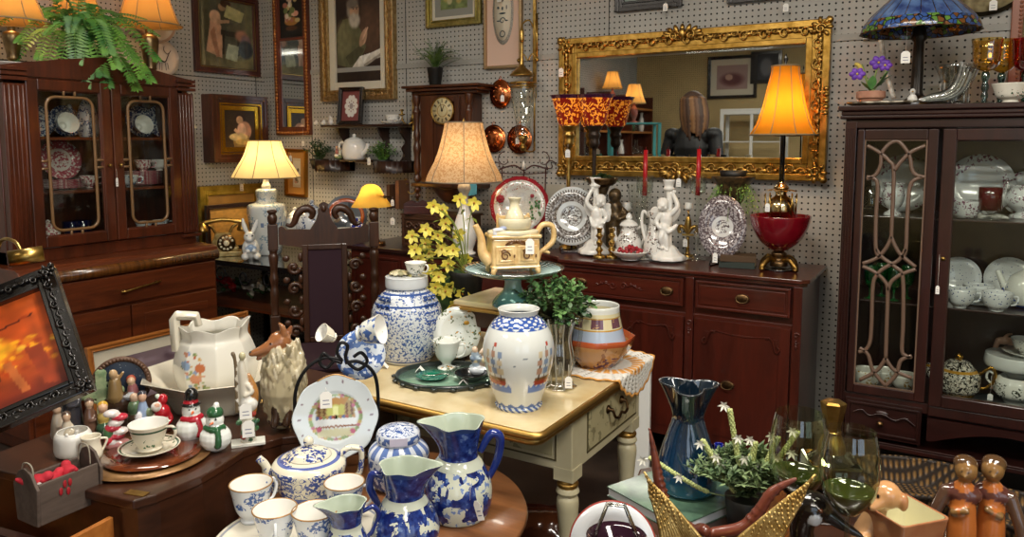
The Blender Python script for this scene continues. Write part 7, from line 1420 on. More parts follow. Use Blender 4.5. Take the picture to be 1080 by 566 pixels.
o=bpy.data.objects.new('dish',me);COL.objects.link(o);o.parent=t;paint(o,lambda co:PLT(.5+co[:,0]/(2.1*r),.5+co[:,2]/(2.1*r)));o.rotation_euler=(radians(-12),0,0);o.location=(0,-.02,Z0)
tagcard(Vector((q.x+.012,q.y-.05,q.z+.10)),face(q),.034,.05,.012,label='white handwritten price tag hanging at the top of the scenic plate')
q2=ad(380,374,2.36);t=thing('willow_saucer','blue and white saucer hooked on the iron stand behind the tipped teacup','plate',q2,face(q2));u2=U(q2);mb=MB();mb.lathe([(a,-b)for a,b in plate_prof(26*u2,3*u2)],48,ax='y');o=mb.build('dish',cer('willow_saucer_ware','cdd5de',[('p',.02,.2,'noise',55,.5,'4a68a4')]),t);o.rotation_euler=(radians(-20),radians(20),0)
for(px,py,lb,m_,r_,ro)in((378,352,'blue and white teacup hanging tipped from the iron stand',cer('willow_cup_ware','d6d8d2',[('-',0,0,'noise',55,.54,'4a68a4')]),16,(75,20,62)),(352,356,'plain cream teacup hanging behind the blue and white teacup',CREAM,10,(60,0,-60))):
 q3=ad(px,py,2.27 if r_>12 else 2.33);t=thing('hanging_teacup',lb,'cup',q3,face(q3));u3=U(q3);s=standing_cup('x','x',(0,0,0),0,r_*u3,26*u3*r_/16,m_,foot_r=.5)
 for c in list(s.children):c.parent=t;c.rotation_euler=tuple(radians(v)for v in ro)
 bpy.data.objects.remove(s)
CZ=.70
def P2(px,py,z=CZ):q=az(px,py,z);return(q.x,q.y)
edge=[P2(*a)for a in((140,528),(165,521),(190,511),(212,502),(235,489),(256,475),(277,467),(298,461),(318,459),(338,452))]
(ax0,ay0),(bx0,by0)=P2(140,528),P2(92,517);dl=Vector((bx0-ax0,by0-ay0,0)).normalized();far=Vector((ax0,ay0,0))+dl*.62
poly=edge+[(edge[-1][0]-.05,2.12),(-2.55,2.12),(far.x,far.y)]
t=thing('serpentine_chest','dark wooden chest with curved front edge holding the figurines at the lower left','chest',(0,0,0))
def pslab(mb,ol,z0,z1):n=len(ol);mb.add([(x,y,z0)for x,y in ol]+[(x,y,z1)for x,y in ol],[tuple(range(n))[::-1],tuple(range(n,2*n))]+[(i,(i+1)%n,(i+1)%n+n,i+n)for i in range(n)],0,False)
cx_=sum(p[0]for p in poly)/len(poly);cy_=sum(p[1]for p in poly)/len(poly);inn=[(cx_+(x-cx_)*.965,cy_+(y-cy_)*.965)for x,y in poly]
CHW=wood('chest_wood','26130b','4b2918','y',8,.3,.5);mb=MB();pslab(mb,poly,CZ-.025,CZ);mb.build('top',CHW,t,.004,fix=True)
mb=MB();pslab(mb,inn,.08,CZ-.025);mb.build('body',CHW,t,fix=True);mb=MB();mb.at((ax0-.03,ay0+.03,CZ),(0,0,15)).box(-.03,.03,-.012,.012,0,.002);mb.build('brass_corner',BRASS,t)
nd=Vector((dl.y,-dl.x,0));nd=nd if nd.y<0 else-nd;rzD=atan2(-dl.y,-dl.x);c1_=Vector((ax0,ay0,0))+dl*.07
t=thing('open_drawer','light wood drawer pulled out of the chest at the lower left corner','drawer',(c1_.x,c1_.y,0),rzD)
mb=MB();mb.box(-.50,0,-.15,.0,.50,.51);mb.box(-.015,0,-.15,0,.50,.645);mb.box(-.50,-.485,-.15,0,.50,.645);mb.build('box',OAK,t,.002);mb=MB();mb.box(-.51,.01,-.172,-.15,.49,.645);d=mb.build('front',OAK,t,.004)
mb=MB();mb.box(-.50,.0,-.174,-.148,.645,.65);mb.build('dark_lip',DARK,d);mb=MB();mb.tube([(-.22,-.175,.63),(-.22,-.18,.61),(-.22,-.175,.59)],.004);mb.build('hook',BRASS,d)
mb=MB();rr=random.Random(1)
q=az(48,540,.662);t=thing('wooden_crate','grey wooden sleigh shaped crate with red berries painted on its end','crate',(q.x,q.y,.652),face(q,28));u=U(q)*1.1
GW=wood('weathered_wood','3b2f28','6a5a50','x',12,.7,0);mb=MB();mb.box(-14*u,44*u,-17*u,-14*u,0,40*u);mb.box(-14*u,44*u,14*u,17*u,0,40*u);mb.box(-14*u,44*u,-14*u,14*u,0,3*u);mb.build('box',GW,t,.003)
for x in(-17,44):mb=MB();mb.v=[];ol=[(-17,0),(17,0),(20,36),(10,50),(0,54),(-10,50),(-20,36)];mb.add([(x*u,a*u,b*u)for a,b in ol]+[((x+3)*u,a*u,b*u)for a,b in ol],[tuple(range(7)),tuple(range(7,14))[::-1]]+[(i,i+7,(i+1)%7+7,(i+1)%7)for i in range(7)],0,False);e=mb.build('end_board',GW,t,.002)
mb=MB()
for a,b in((-4,26),(3,24),(0,32),(5,32)):mb.ball((10*u+a*u,-17.5*u,b*u),(2*u,.6*u,4*u),8)
mb.build('painted_berry_spray',mat('painted_red','9c1c26',.5),e)
for x in(-14,40):mb=MB();mb.tube(crom([(x*u,-10*u,38*u),(x*u,-8*u,56*u),(x*u,6*u,56*u),(x*u,10*u,38*u)]),.8*u,6);mb.build('wire_handle',mat('rope_wire','8f8878',.6),t)
for k,(dx,dz,lb)in enumerate(((-6,44,'red felt bird ornament at the left in the grey crate'),(8,40,'red ornament in the middle of the grey crate'),(24,42,'red ornament at the right in the grey crate'),(0,32,'red ornament lowest in the grey crate'))):
 b=Blob();b.ball((0,0,0),(11*u,8*u,8*u),'b81f30').ball((9*u,-2*u,5*u),5*u,'c02838').limb([(-8*u,0,2*u),(-16*u,0,7*u)],[4*u,2*u],'a81828').ball((2*u,-8*u,0),(2.4*u,.8*u,2.4*u),'e4dcd8');w_=t.matrix_basis@Vector((dx*u,0,dz*u-8*u));b.build('felt_ornament',.004,loc=w_,rotz=face(w_)+k,m=mat('painted_felt','ffffff',.8,attr=True),label=lb,cat='ornament')
def flat(cx,yb,rp,z,lb,m,name='plate',dpt=None):p=foot(cx,yb,rp,z);u=U(p);t=thing(name,lb,'plate',(p.x,p.y,z));mb=MB();mb.lathe(plate_prof(rp*u,dpt or rp*u*.1),56);mb.build('dish',m,t);return t,u,p
t,u,P0=flat(156,511,64,CZ,'wide bronze charger plate under the holly teacup',mat('bronze_charger','6b4a2c',.35,.4,c2='8f6a40',sc=20),'charger_plate',.008)
t=dup(t,(P0.x+.01,P0.y+.01,CZ+.009),label='dark amber glass plate between the charger and saucer');t.scale=(.76,)*3;t.children[0].data=t.children[0].data.copy();t.children[0].data.materials[0]=mat('amber_brown_glass','4a2214',.08,coat=1,c2='7a3c1c',sc=14)
SPW=cer('tree_ware','dcd4c0',[('r',.0725,.078,'noise',4,0,'3a5a44'),('r',.055,.07,'spray',60,.58,'4a6a44')]);SPC=cer('tree_cup_ware','dcd4c0',[('z',.066,.072,'noise',4,0,'3a5a44'),('z',.02,.055,'spray',44,.60,'3f6446')])
standing_cup('tree_teacup','cream teacup with a green fir tree and green rim, on its saucer',Vector((P0.x+.004,P0.y+.004,CZ+.019)),face(P0)-.5,.055,.075,SPC,foot_r=.62,saucer=(.082,SPW))
def fig(name,lb,cx,yb,rp,parts,z=CZ,vox=.003,cat='figurine',off=0,dy=0):
 p=foot(cx,yb,rp,z);u=U(p);b=Blob()
 for q in parts:
  if q[0]=='b':b.ball(tuple(v*u for v in q[1]),tuple(v*u for v in q[2])if isinstance(q[2],tuple)else q[2]*u,q[3],q[4]if len(q)>4 else None)
  else:b.limb([tuple(v*u for v in w_)for w_ in q[1]],[v*u for v in q[2]],q[3])
 o=b.build(name,vox,loc=(p.x,p.y,z),rotz=face(p,off),label=lb,cat=cat);o.location.z-=min(v.co.z for v in o.data.vertices)-.001;return o,u,p
WH='e8ebe6'
def snowman(hat,sc_,extra):return[('b',(0,0,14),(16.5,14,15),WH),('b',(0,0,33),(9.5,9,9),WH),('l',[(-9,-3,26),(0,-9,25),(9,-3,26)],[3,3.4,3],sc_),('l',[(4,-9,25),(6,-12,16),(5,-12,9)],[3,3,3.4],sc_),('l',[(0,-8,33),(-3,-14,32)],[1.6,.6],'d86a3c'),('b',(-3.4,-8,36),.9,'101010'),('b',(3,-8.4,36),.9,'101010')]+extra
fig('snowman_figurine','glossy snowman figurine with black top hat and red scarf',203,470,12,snowman(0,'b01f30',[('b',(0,0,40),(11,11,1.8),'141414'),('l',[(0,0,41),(1,0,50)],[7,7],'141414'),('b',(0,0,43),(7.4,7.4,1.8),'a01c28')]),off=10)
fig('snowman_figurine','glossy snowman figurine with green knit cap and green scarf',228,481,13,snowman(0,'2c5a38',[('b',(0,0,41),(9,9,7),'2c5a38'),('b',(2,0,49),3.4,WH)]),off=-15)
fig('santa_figurine','small Santa figurine in red with a golden lantern',168,462,9,[('b',(0,0,4),(13,9,5),'4a1c18'),('b',(0,0,14),(10,8,9),'e4dccc'),('b',(1,-7,13),(6,4,5),'d89a3c'),('b',(4,0,24),(8,7,8),'b01c28'),('b',(-2,-4,31),(5,5,5),'e8e4dc'),('b',(-1,-7,33),(3,2,2.6),'d8a58a'),('b',(5,0,37),(5,5,6),'b01c28'),('b',(0,0,41),2.6,'c9d8c8'),('l',[(8,0,24),(12,-3,16),(8,-8,12)],[3,2.6,2],'b01c28')])
fig('blue_robed_figurine','small figurine in pale blue and white beside the little Santa',152,462,7,[('l',[(0,0,3),(0,0,20),(0,0,30)],[8,6,4],'8fa4c4'),('b',(0,-1,37),(4.4,4.4,5),'c9a288'),('b',(0,1,39),(5,5,5),'3a3a44'),('b',(-4,-5,14),(4,3,9),'e4e4e8'),('b',(6,-3,20),(4,4,5),'7a8a6a')])
fig('fir_figurine','small green and brown figurine left of the pale blue one',143,452,7,[('b',(0,0,8),(8,7,8),'4a3a2c'),('b',(0,0,20),(7,6,9),'5f7a5a'),('b',(0,0,31),(4.6,4.6,5),'c4a890'),('b',(4,-3,16),(3,3,6),'8f2c2c')])
fig('monk_figurine','tall dark grey robed figurine beneath the orange picture',77,462,9,[('l',[(0,0,3),(0,0,25),(-1,0,42)],[11,9,7],'34343a'),('b',(-2,0,50),(5.6,5.6,6.4),'4a4640'),('b',(-3,-4,49),(3,3,4),'8f8478'),('l',[(6,0,38),(6,-8,28),(-2,-9,26)],[3.4,3,2.4],'3e3e44')])
for cx,yb,lb,c in((62,468,'leftmost pale figurine of the crowd by the black frame','b8aa98'),(72,476,'pale robed figurine in front of the dark monk','c9bda8'),(96,462,'brown robed kneeling figurine right of the dark monk','6e5040')):
 fig('village_figurine',lb,cx,yb,7,[('l',[(0,0,3),(0,0,16),(0,0,24)],[7.5,6,4],c),('b',(0,-1,30),(4.2,4.2,4.8),'c4a488'),('b',(0,1,32),(4.8,4.8,4.4),'54443a'),('l',[(4,0,20),(5,-5,14),(0,-6,13)],[2.4,2,1.6],c)])
fig('candy_figurine','red and white striped candy house figurine behind the teacup',124,478,10,[('b',(0,0,6),(13,9,6),'c98a88')]+[('b',(-4+4*(k%3),-1,10+5*k),(8,7,4),['e4dcd8','b83444'][k%2])for k in range(7)]+[('b',(-8,-3,20),(5,4,8),'3f6a44'),('b',(-8,-5,12),(4,3,4),'c02838')])
fig('cherub_figurine','golden haired child figurine with green wreath behind the striped candy house',110,462,7,[('b',(0,0,8),(8,7,8),'3c5c44'),('b',(0,0,20),(6,5,8),'c9b060'),('b',(0,-1,30),(5,5,5),'d8b090'),('b',(0,2,32),(5.4,5,5),'c9a03c')])
t,u,p=put('white_pot','small white lidded pot with a bow behind the grey crate','pot',78,484,12,CZ);PL(t,'pot',[(13,0),(18,4),(18,20),(15,26)],u,PORC,28,1);TB(t,'bow',[(-6,-14,28),(0,-12,18),(4,-14,30),(0,-12,20),(-4,-15,8)],1.4,u,PORC)
t,u,p=put('cream_jug','small cream jug with a raffia bow left of the holly teacup','jug',97,488,8,CZ);PL(t,'jug',[(8,0),(11,6),(9,18),(10,26)],u,CREAM,24,1);TB(t,'handle',[(8,0,22),(15,0,20),(10,0,8)],1.2,u,CREAM)
t,u,p=put('nativity_plaque','round sculpted nativity plaque with a starry dark blue background','plaque',130,449,16,CZ);cz_=40*u
mb=MB();mb.lathe([(0,4*u),(26*u,4*u),(26*u,0),(24*u,-1*u),(0,-1*u)],40,(0,0,cz_),ax='y');o=mb.build('sky_disc',cer('starry_blue','17263a',[('-',0,0,'dots',90,.09,'c9ccc4')],.4,0),t)
mb=MB();mb.tube([(26*u*cos(k*pi/20),0,cz_+26*u*sin(k*pi/20))for k in range(-4,25)],3*u,8);rr=random.Random(3)
for k in range(30):a=-.5+k*.135;mb.ball((26*u*cos(a),-2*u,cz_+26*u*sin(a)),(2.6*u,2*u,2*u),6)
mb.build('branch_rim',mat('bark_bronze','5a4030',.5,.2),t)
b=Blob();b.ball((0,-3*u,10*u),(20*u,8*u,12*u),'3e2c20').ball((0,0,3*u),(14*u,10*u,4*u),'3e2c20').limb([(-6*u,-4*u,18*u),(-6*u,-4*u,34*u)],[8*u,6*u],'8a7048').ball((-7*u,-6*u,43*u),(4.4*u,4*u,5*u),'c0a078').limb([(-2*u,-6*u,38*u),(2*u,-8*u,44*u)],[2*u,1.6*u],'a8885c').limb([(11*u,-4*u,16*u),(10*u,-4*u,26*u)],[7*u,5*u],'8f5a5c').ball((9*u,-5*u,33*u),(4*u,4*u,4.6*u),'c9a888').ball((9*u,-3*u,34*u),(5*u,4*u,5.4*u),'a8503c').ball((8*u,-9*u,18*u),(6*u,4*u,3*u),'b8bcc0');b.build('holy_figures',.003,t).location=(0,-.004,10*u)
t,u,p=put('green_cross','pale green knotwork cross standing before the nativity plaque','cross',109,450,8,CZ);mb=MB();mb.box(-5*u,5*u,-2*u,2*u,0,56*u);mb.box(-16*u,16*u,-2*u,2*u,29*u,39*u)
for a,b_ in((-16,34),(16,34),(0,54),(0,6)):mb.ball((a*u,0,b_*u),(6*u,2.4*u,6*u),10)
mb.tube([(11*u*cos(k*pi/12),0,34*u+11*u*sin(k*pi/12))for k in range(24)],1.6*u,6,closed=True);mb.box(-9*u,9*u,-6*u,6*u,-.0,3*u);mb.build('cross',mat('verdigris','6f8a62',.5,c2='a8b48a',sc=40),t)
t,u,p=put('wash_basin','large cream octagonal wash basin under the flowered pitcher','basin',230,442,40,CZ);t.rotation_euler.z+=.39;PL(t,'basin',[(40,0),(44,3),(54,22),(70,36),(76,40)],u,mat('ivory_glaze','d6cfbd',.14,coat=.5),8,2,n=3)
bp,bu=t.location.copy(),u
t=thing('flower_pitcher','large white angular pitcher with painted flowers and square handle, in the wash basin','pitcher',(bp.x,bp.y,CZ+3.2*bu),face(bp));u=bu*1.10
mb=MB();pr=sp(scl([(26,0),(29,4),(38,26),(39,44),(34,60),(30,66),(32,76)],u),6);seg=96;vs,fs=[],[];al=[(r,z,0)for r,z in pr]+[(r-1.6*u,z-.4*u,1)for r,z in pr[::-1]]
for r,z,i_ in al:
 kk=max(0,(z/(76*u)-.8)/.2);
 for k in range(seg):a=2*pi*k/seg;q=r*(1/(cos((a%(pi/4))-pi/8)/cos(pi/8)))**.8*.96;q*=1+.05*kk*cos(6*a);vs.append((q*cos(a),q*sin(a),z+kk*1.8*u*cos(6*a)+kk*max(0,cos(a))**6*4*u))
for i in range(len(al)-1):
 for k in range(seg):k2=(k+1)%seg;fs.append((i*seg+k,i*seg+k2,(i+1)*seg+k2,(i+1)*seg+k))
fs.append(tuple(range(seg))[::-1]);mb.add(vs,fs);o=mb.build('body',mat('painted_pitcher','ffffff',.12,coat=.5,attr=True),t);me=o.data;b2=bmesh.new();b2.from_mesh(me);bmesh.ops.subdivide_edges(b2,edges=b2.edges[:],cuts=1,use_grid_fill=True);b2.to_mesh(me);b2.free();me.polygons.foreach_set('use_smooth',[True]*len(me.polygons));rr=random.Random(6);FLW=[]
for k in range(38):FLW.append((rr.gauss(-17,5.5),rr.gauss(36,11),rr.uniform(.9,2.2),rr.choice(['c98a6a','b5603c','8a9fc0','7a8a58','9aa66a','c9a05c'])))
FLW+=[(-26,46,4,'8fa6c4'),(-14,44,4.4,'c4744c'),(-19,34,4,'c98058'),(-8,24,3,'9aa66a')]
def pf(co):
 x,z=co[:,0]/u,co[:,2]/u;c=np.tile(rgb('dedbd0'),(len(co),1));fr_=co[:,1]<0
 for a,b_,s_,k_ in FLW:c[fr_&(((x-a)**2+(z-b_)**2)<s_*s_)]=rgb(k_)
 return c
paint(o,pf);mb=MB();P_=[(-27,0,78),(-33,0,97),(-31,0,101),(-18,0,98),(-14,0,92)];mb.tube([Vector(q)*u for q in[(-34,0,54),(-35,0,84),(-33,0,88),(-16,0,86),(-14,0,76)]],[5*u,5*u,5*u,5*u,4*u],4);mb.build('handle',MC['ivory_glaze'],t,.004)
RC=random.Random(31)
fig('collie_statue','cream and tan ceramic collie dog statue with muzzle pointing left',298,458,14,[('b',(0,0,4),(16,14,5),'2e211a'),('l',[(0,2,8),(2,2,34),(2,2,58)],[15,22,20],'b5a888'),('b',(6,2,70),(15,14,20),'bfb294'),('b',(-2,-4,50),(15,12,18),'c9bc9a'),('b',(0,0,88),(12,11,11),'8f5c38'),('l',[(-4,-3,87),(-16,-6,82),(-28,-8,79)],[8,5.4,3],'8f5c38'),('l',[(-8,-4,78),(-22,-7,73)],[3.4,2],'7a4a2e'),('b',(-28.5,-8.4,80),2.2,'20140e'),('l',[(4,-5,96),(3,-6,104),(0,-6,108)],[4,3,1.4],'8f5c38'),('l',[(9,3,96),(12,3,102)],[4,1.6],'7a4a2e'),('b',(-9,-9.5,88),1.4,'141010'),('l',[(-6,-10,30),(-6,-12,14),(-8,-14,4)],[6,4.5,4],'3a281e'),('l',[(6,-10,30),(6,-12,14),(4,-14,4)],[6,4.5,4],'4a3224')]+[('b',(3+k_*sin(a_),2-k_*cos(a_)*.9,z_),(RC.uniform(2,3.2),RC.uniform(2,2.8),RC.uniform(6,10)),RC.choice(['c9bd9e','a3967a','d6ccb2','8f8468','b5a888']),(RC.uniform(-8,8),RC.uniform(-22,22),0))for a_,z_,k_ in[(RC.uniform(-2.2,2.2),z0,14+7*sin(pi*(z0-4)/84))for z0 in[RC.uniform(16,82)for _ in range(210)]]],vox=.0032,cat='statue')
t,u,p=put('angel_ornament','tall slim white angel ornament with holly tree on a white square base','figurine',262,474,16,CZ);mb=MB();mb.box(-17*u,17*u,-9*u,9*u,0,3.4*u);mb.build('base',MC['worn_enamel'],t,.002)
b=Blob();b.limb([(0,0,3*u),(0,0,30*u),(-3*u,0,70*u),(-4*u,0,88*u)],[8*u,7*u,5*u,3*u],'cfc8b8').ball((-3*u,-1*u,95*u),(3.6*u,3.6*u,4.6*u),'b8b08c').limb([(5*u,0,36*u),(8*u,-2*u,56*u),(3*u,0,74*u)],[5*u,4*u,2*u],'a8743c').limb([(-10*u,0,36*u),(-10*u,0,86*u),(-12*u,0,98*u)],[2*u,1.6*u,2.4*u],'6a5a44').ball((2*u,-3*u,44*u),(9*u,6*u,8*u),'e0ddd6').limb([(0,-3*u,66*u),(5*u,-6*u,58*u),(-2*u,-7*u,54*u)],[2.4*u,2*u,1.6*u],'d6cfc0');rr=random.Random(4)
for k in range(26):a=rr.uniform(0,6.28);q=rr.uniform(4,12);b.ball((q*cos(a)*u,-4*u+q*sin(a)*.4*u,rr.uniform(5,34)*u),(3*u,2.4*u,3*u),rr.choice(['2f5238','3f6a44','2f5238','9c3a2c','6b7a4c']))
b.build('angel_and_tree',.003,t);tagcard(t.location+Vector((.03,-.03,.15)),face(p),.034,.045,.012,label='upper white price tag on the tall angel ornament');tagcard(t.location+Vector((.045,-.035,.10)),face(p),.034,.05,.008,label='lower white price tag on the tall angel ornament')
A_,B_,C_=ad(103,412,2.0),ad(60,283,2.12),None
C_=min((ad(0,457,1.2+.01*i)for i in range(120)),key=lambda c:abs((A_-c).normalized().dot((B_-A_).normalized())));ex=(A_-C_).normalized();ez=(B_-A_);ez=(ez-ex*ez.dot(ex));hh=ez.length;ez.normalize();ey=ez.cross(ex);wd=.52
P=Paint('c4561a').grad('6a1c0c',1,.4,0).ell(.3,.8,.5,.25,'d8661c',soft=.9).ell(.62,.7,.4,.3,'c24e18',soft=.9).line([(.0,.62),(.9,.80)],.008,'5a2010').line([(.42,.95),(.5,.6),(.62,.3)],.02,'5a1c0c').line([(.25,.6),(.35,.1)],.03,'6a2410')
rr=random.Random(7)
for k in range(60):P.ell(rr.gauss(.68,.16),rr.gauss(.5,.11),rr.uniform(.015,.04),rr.uniform(.012,.03),rr.choice(['f0a01c','e88a18','f4b834','c96a14','a83c10']),soft=.6)
P.ell(.6,.56,.14,.11,'ffb424',soft=.7).ell(.56,.42,.1,.07,'ffa51c',soft=.7).poly([(.66,.42),(.71,.42),(.78,.1),(.73,.1)],'b8602c').poly([(.8,.5),(.9,.48),(.95,.05),(.86,.1)],'9c3a18').noise(.3,18,2)
t=framed('sunset_picture','glowing orange blossom picture in a black carved frame at the left edge',(0,0,0),0,wd,hh,.05,[mat('carved_black','15110f',.25,coat=.5)]*2,P,dep_=.035,orn=(.004,.03,8),nx=100)
t.matrix_world=Matrix(((ex.x,ey.x,ez.x,0),(ex.y,ey.y,ez.y,0),(ex.z,ey.z,ez.z,0),(0,0,0,1)))if 0 else(Matrix.Translation(A_-ex*wd/2)@Matrix((ex,ey,ez)).transposed().to_4x4())
q=ad(28,270,2.0);q1=ad(46,267,2.02);q0=ad(9,273,1.98);t=thing('picture_light','brass tube picture light above the orange picture','lamp',(0,0,0));mb=MB();mb.tube([q0,q1],[.021,.021],20);mb.build('lamp_tube',BRASS,t);mb=MB();mb.tube(crom([q+Vector((-.02,0,.0)),ad(16,255,2.05),ad(0,256,2.1),ad(-6,300,2.1)]),.005);mb.build('arm',BRASS,t)
a,b_=ax(88,366,-3.72),ax(192,341,-3.72);P=Paint('7d6a72');rr=random.Random(2)
for k in range(70):P.ell(rr.random(),rr.random(),rr.uniform(.03,.1),rr.uniform(.02,.08),rr.choice(['6b5662','8f7c86','a0909a','5a4650','78646c']),soft=.8)
t=framed('large_print','large mauve print in a cream mat and thin wooden frame leaning on the hutch',(-3.62,(a.y+b_.y)/2+.19,0),pi/2,(b_.y-a.y)+.42,a.z+.01,.03,[OAK],P,mat_w=.06,mat_c=LIN,nx=70);t.rotation_euler=(radians(-6),0,pi/2)
LZ=.70;t=thing('low_table','dark wooden table at the lower right carrying glassware and carvings','table',(-.12,1.52,0));mb=MB();pslab(mb,[(.72,-.5),(.72,.40),(.66,.48),(-.56,.48),(-.62,.40),(-.56,.14),(-.42,-.02),(-.34,-.22),(-.18,-.62),(.6,-.62)],LZ-.03,LZ);mb.build('top',CHW,t,.006,fix=True)
for x in(-.5,.62):
 for y in(-.52,.38):
  x=-.12 if x<0 and y<0 else x;mb=MB();mb.lathe(sp([(.02,0),(.03,.1),(.02,.3),(.035,.6),(.03,LZ-.03)]),16,(x,y,0));mb.build('leg',CHW,t)
q=az(718,530,LZ);t=thing('book','white edged book with a mottled green cover under the blue glass pitcher','book',(q.x-.0,q.y+.03,LZ),radians(-24));mb=MB();mb.box(-.12,.12,-.15,.15,.002,.022);mb.build('pages',mat('white_pages','c9ccd0',.6),t);mb=MB();mb.box(-.123,.123,-.153,.153,.022,.025);mb.box(-.123,.123,-.153,.153,0,.002);mb.build('cover',mat('garden_cover','2f4a40',.3,c2='55705a',sc=24,coat=.3),t)
t,u,p=put('blue_glass_pitcher','dark blue glass pitcher with pinched triangular mouth standing on the book','pitcher',724,528,28,LZ+.026);mb=MB();pr=sp(scl([(27,0),(31,6),(31,24),(26,46),(18,70),(16,80),(22,100),(27,112)],u),5);vs,fs=[],[];al=[(r,z)for r,z in pr]+[(r-2*u,z)for r,z in pr[::-1]]
for r,z in al:
 k_=max(0,z/(112*u)-.6)/.4
 for k in range(60):a=2*pi*k/60;q=r*(1+.30*k_*cos(3*(a+pi/2)));vs.append((q*cos(a),q*sin(a),z))
for i in range(len(al)-1):
 for k in range(60):k2=(k+1)%60;fs.append((i*60+k,i*60+k2,(i+1)*60+k2,(i+1)*60+k))
mb.add(vs,fs);mb.lathe([(0,4*u),(26*u,3*u)],40,caps=False);m=NT('blue_vase_glass');m.set(.04,0,1,.8);tc=m.new('ShaderNodeTexCoord');sx=m.new('ShaderNodeSeparateXYZ');m.L(tc.outputs['Object'],sx.inputs[0]);m.base(m.ramp(m.math('ADD',m.math('MULTIPLY',sx.outputs[2],3.4),m.math('MULTIPLY',m.noise(9,2),.12)),[(.05,'2a80a8'),(.3,'123a5c'),(.85,'10202e')]));m.b.inputs['Transmission Weight'].default_value=.35;m.bump(m.noise(14,2),.4,.01);mb.build('body',m.m,t)
t,u,p=put('cobalt_bottle','small cobalt blue glass bottle behind the white flowering plant','bottle',757,514,8,LZ,ymax=1.95);PL(t,'bottle',[(8,0),(9,3),(9,30),(5,36),(5,44)],u,mat('cobalt_glass','0b1a7a',.05,coat=1),24,.8)
t,u,p=put('flowering_plant','bushy artificial plant with white blossoms in a black pot','plant',785,566,20,LZ);PL(t,'pot',[(17,0),(21,34)],u,MC['black_pot'],28,1.2,n=1);mb=MB();fb=MB();rr=random.Random(11);gm=mat('grey_green','4a6242',.5,c2='86986a',sc=30)
for k in range(130):
 a=rr.uniform(0,6.28);e=rr.uniform(.2,1);tip=Vector((cos(a)*60*e,sin(a)*34*e,40+52*(1.1-e*.7)*rr.uniform(.7,1)))*u;pts=crom([(0,0,30*u),(tip.x*.4,tip.y*.4,tip.z*.8),tip],5);mb.tube(pts,.5*u,4)
 for q in pts[2:]:
  for s_ in range(3):mb.leaf(q,(rr.uniform(-1,1),rr.uniform(-1,1),rr.uniform(0,1)),10*u,1.9*u,.1,n=2)
SP=[(-18,128),(30,104),(8,96),(-44,92),(-98,66),(-28,74),(48,112),(4,82)];sb=MB()
for x,z in SP:
 pts=crom([(0,0,34*u),(x*.4*u,-6*u,z*.55*u),(x*u,-8*u,z*u)],8);mb.tube(pts,.9*u,5)
 for i,q in enumerate(crom(pts[-9:],3)):
  for s_ in range(4):a=s_*1.571+i;sb.ball(q+Vector((cos(a),sin(a),0))*1.7*u,(1.5*u,1.5*u,2*u),6)
 for k in range(2):
  c=pts[-1-4*k]+Vector((rr.uniform(2,9)*u*(1 if k else-1),-3*u,rr.uniform(-4,6)*u))
  for s_ in range(6):a=s_*1.047;fb.leaf(c,(cos(a),-.5,sin(a)),7*u,1.3*u,.1,n=2,up=(0,1,0))
  fb.tube([pts[-1-4*k],c],.6*u,4)
mb.build('foliage',gm,t);tag(sb.build('bud_spikes',mat('bud_green','b0b878',.5),t),kind='stuff');tag(fb.build('white_blossoms',WHF,t),kind='stuff')
t,u,p=put('horned_carving','dark red carved antelope head with two ridged horns','carving',742,606,20,LZ);b=Blob();c='5c2c20'
b.ball((0,0,10*u),(22*u,14*u,10*u),c).limb([(0,0,14*u),(-4*u,-4*u,34*u),(0,-14*u,44*u)],[12*u,11*u,7*u],c).limb([(-12*u,0,36*u),(-38*u,0,54*u),(-48*u,0,84*u),(-52*u,0,108*u),(-59*u,0,142*u)],[6*u,6.4*u,5.6*u,4.4*u,1.4*u],'6a3426').limb([(10*u,0,36*u),(38*u,0,46*u),(54*u,0,66*u),(66*u,0,88*u),(88*u,0,104*u)],[6*u,6.4*u,6*u,5*u,2*u],'6a3426')
for k in range(11):b.ball(((-41-1.5*k)*u,0,(62+6.6*k)*u),((7.2-k*.4)*u,(7-k*.4)*u,1.6*u),'55261b',(0,-12,0))
for k in range(7):b.ball(((46+4.6*k)*u,0,(56+6.4*k)*u),((7-k*.4)*u,(7-k*.4)*u,1.7*u),'55261b',(0,35,0))
b.build('head',.0034,t,mat('carved_lacquer','ffffff',.3,coat=.4,attr=True),smooth=1)
t,u,p=put('golden_eagle','golden carved eagle with both wings raised at the bottom edge','statue',762,640,24,LZ);G_=metal('carved_gold_leaf','a8874a',.45,'d8bc7c',30)
b=Blob();c='b08a44';b.limb([(0,0,8*u),(0,0,30*u),(0,-6*u,50*u)],[18*u,17*u,9*u],c).ball((0,-12*u,60*u),(8*u,10*u,8*u),c).limb([(0,-20*u,60*u),(0,-28*u,55*u)],[3.4*u,1.4*u],c).ball((0,0,4*u),(24*u,16*u,6*u),c);b.build('bird_body',.004,t,G_)
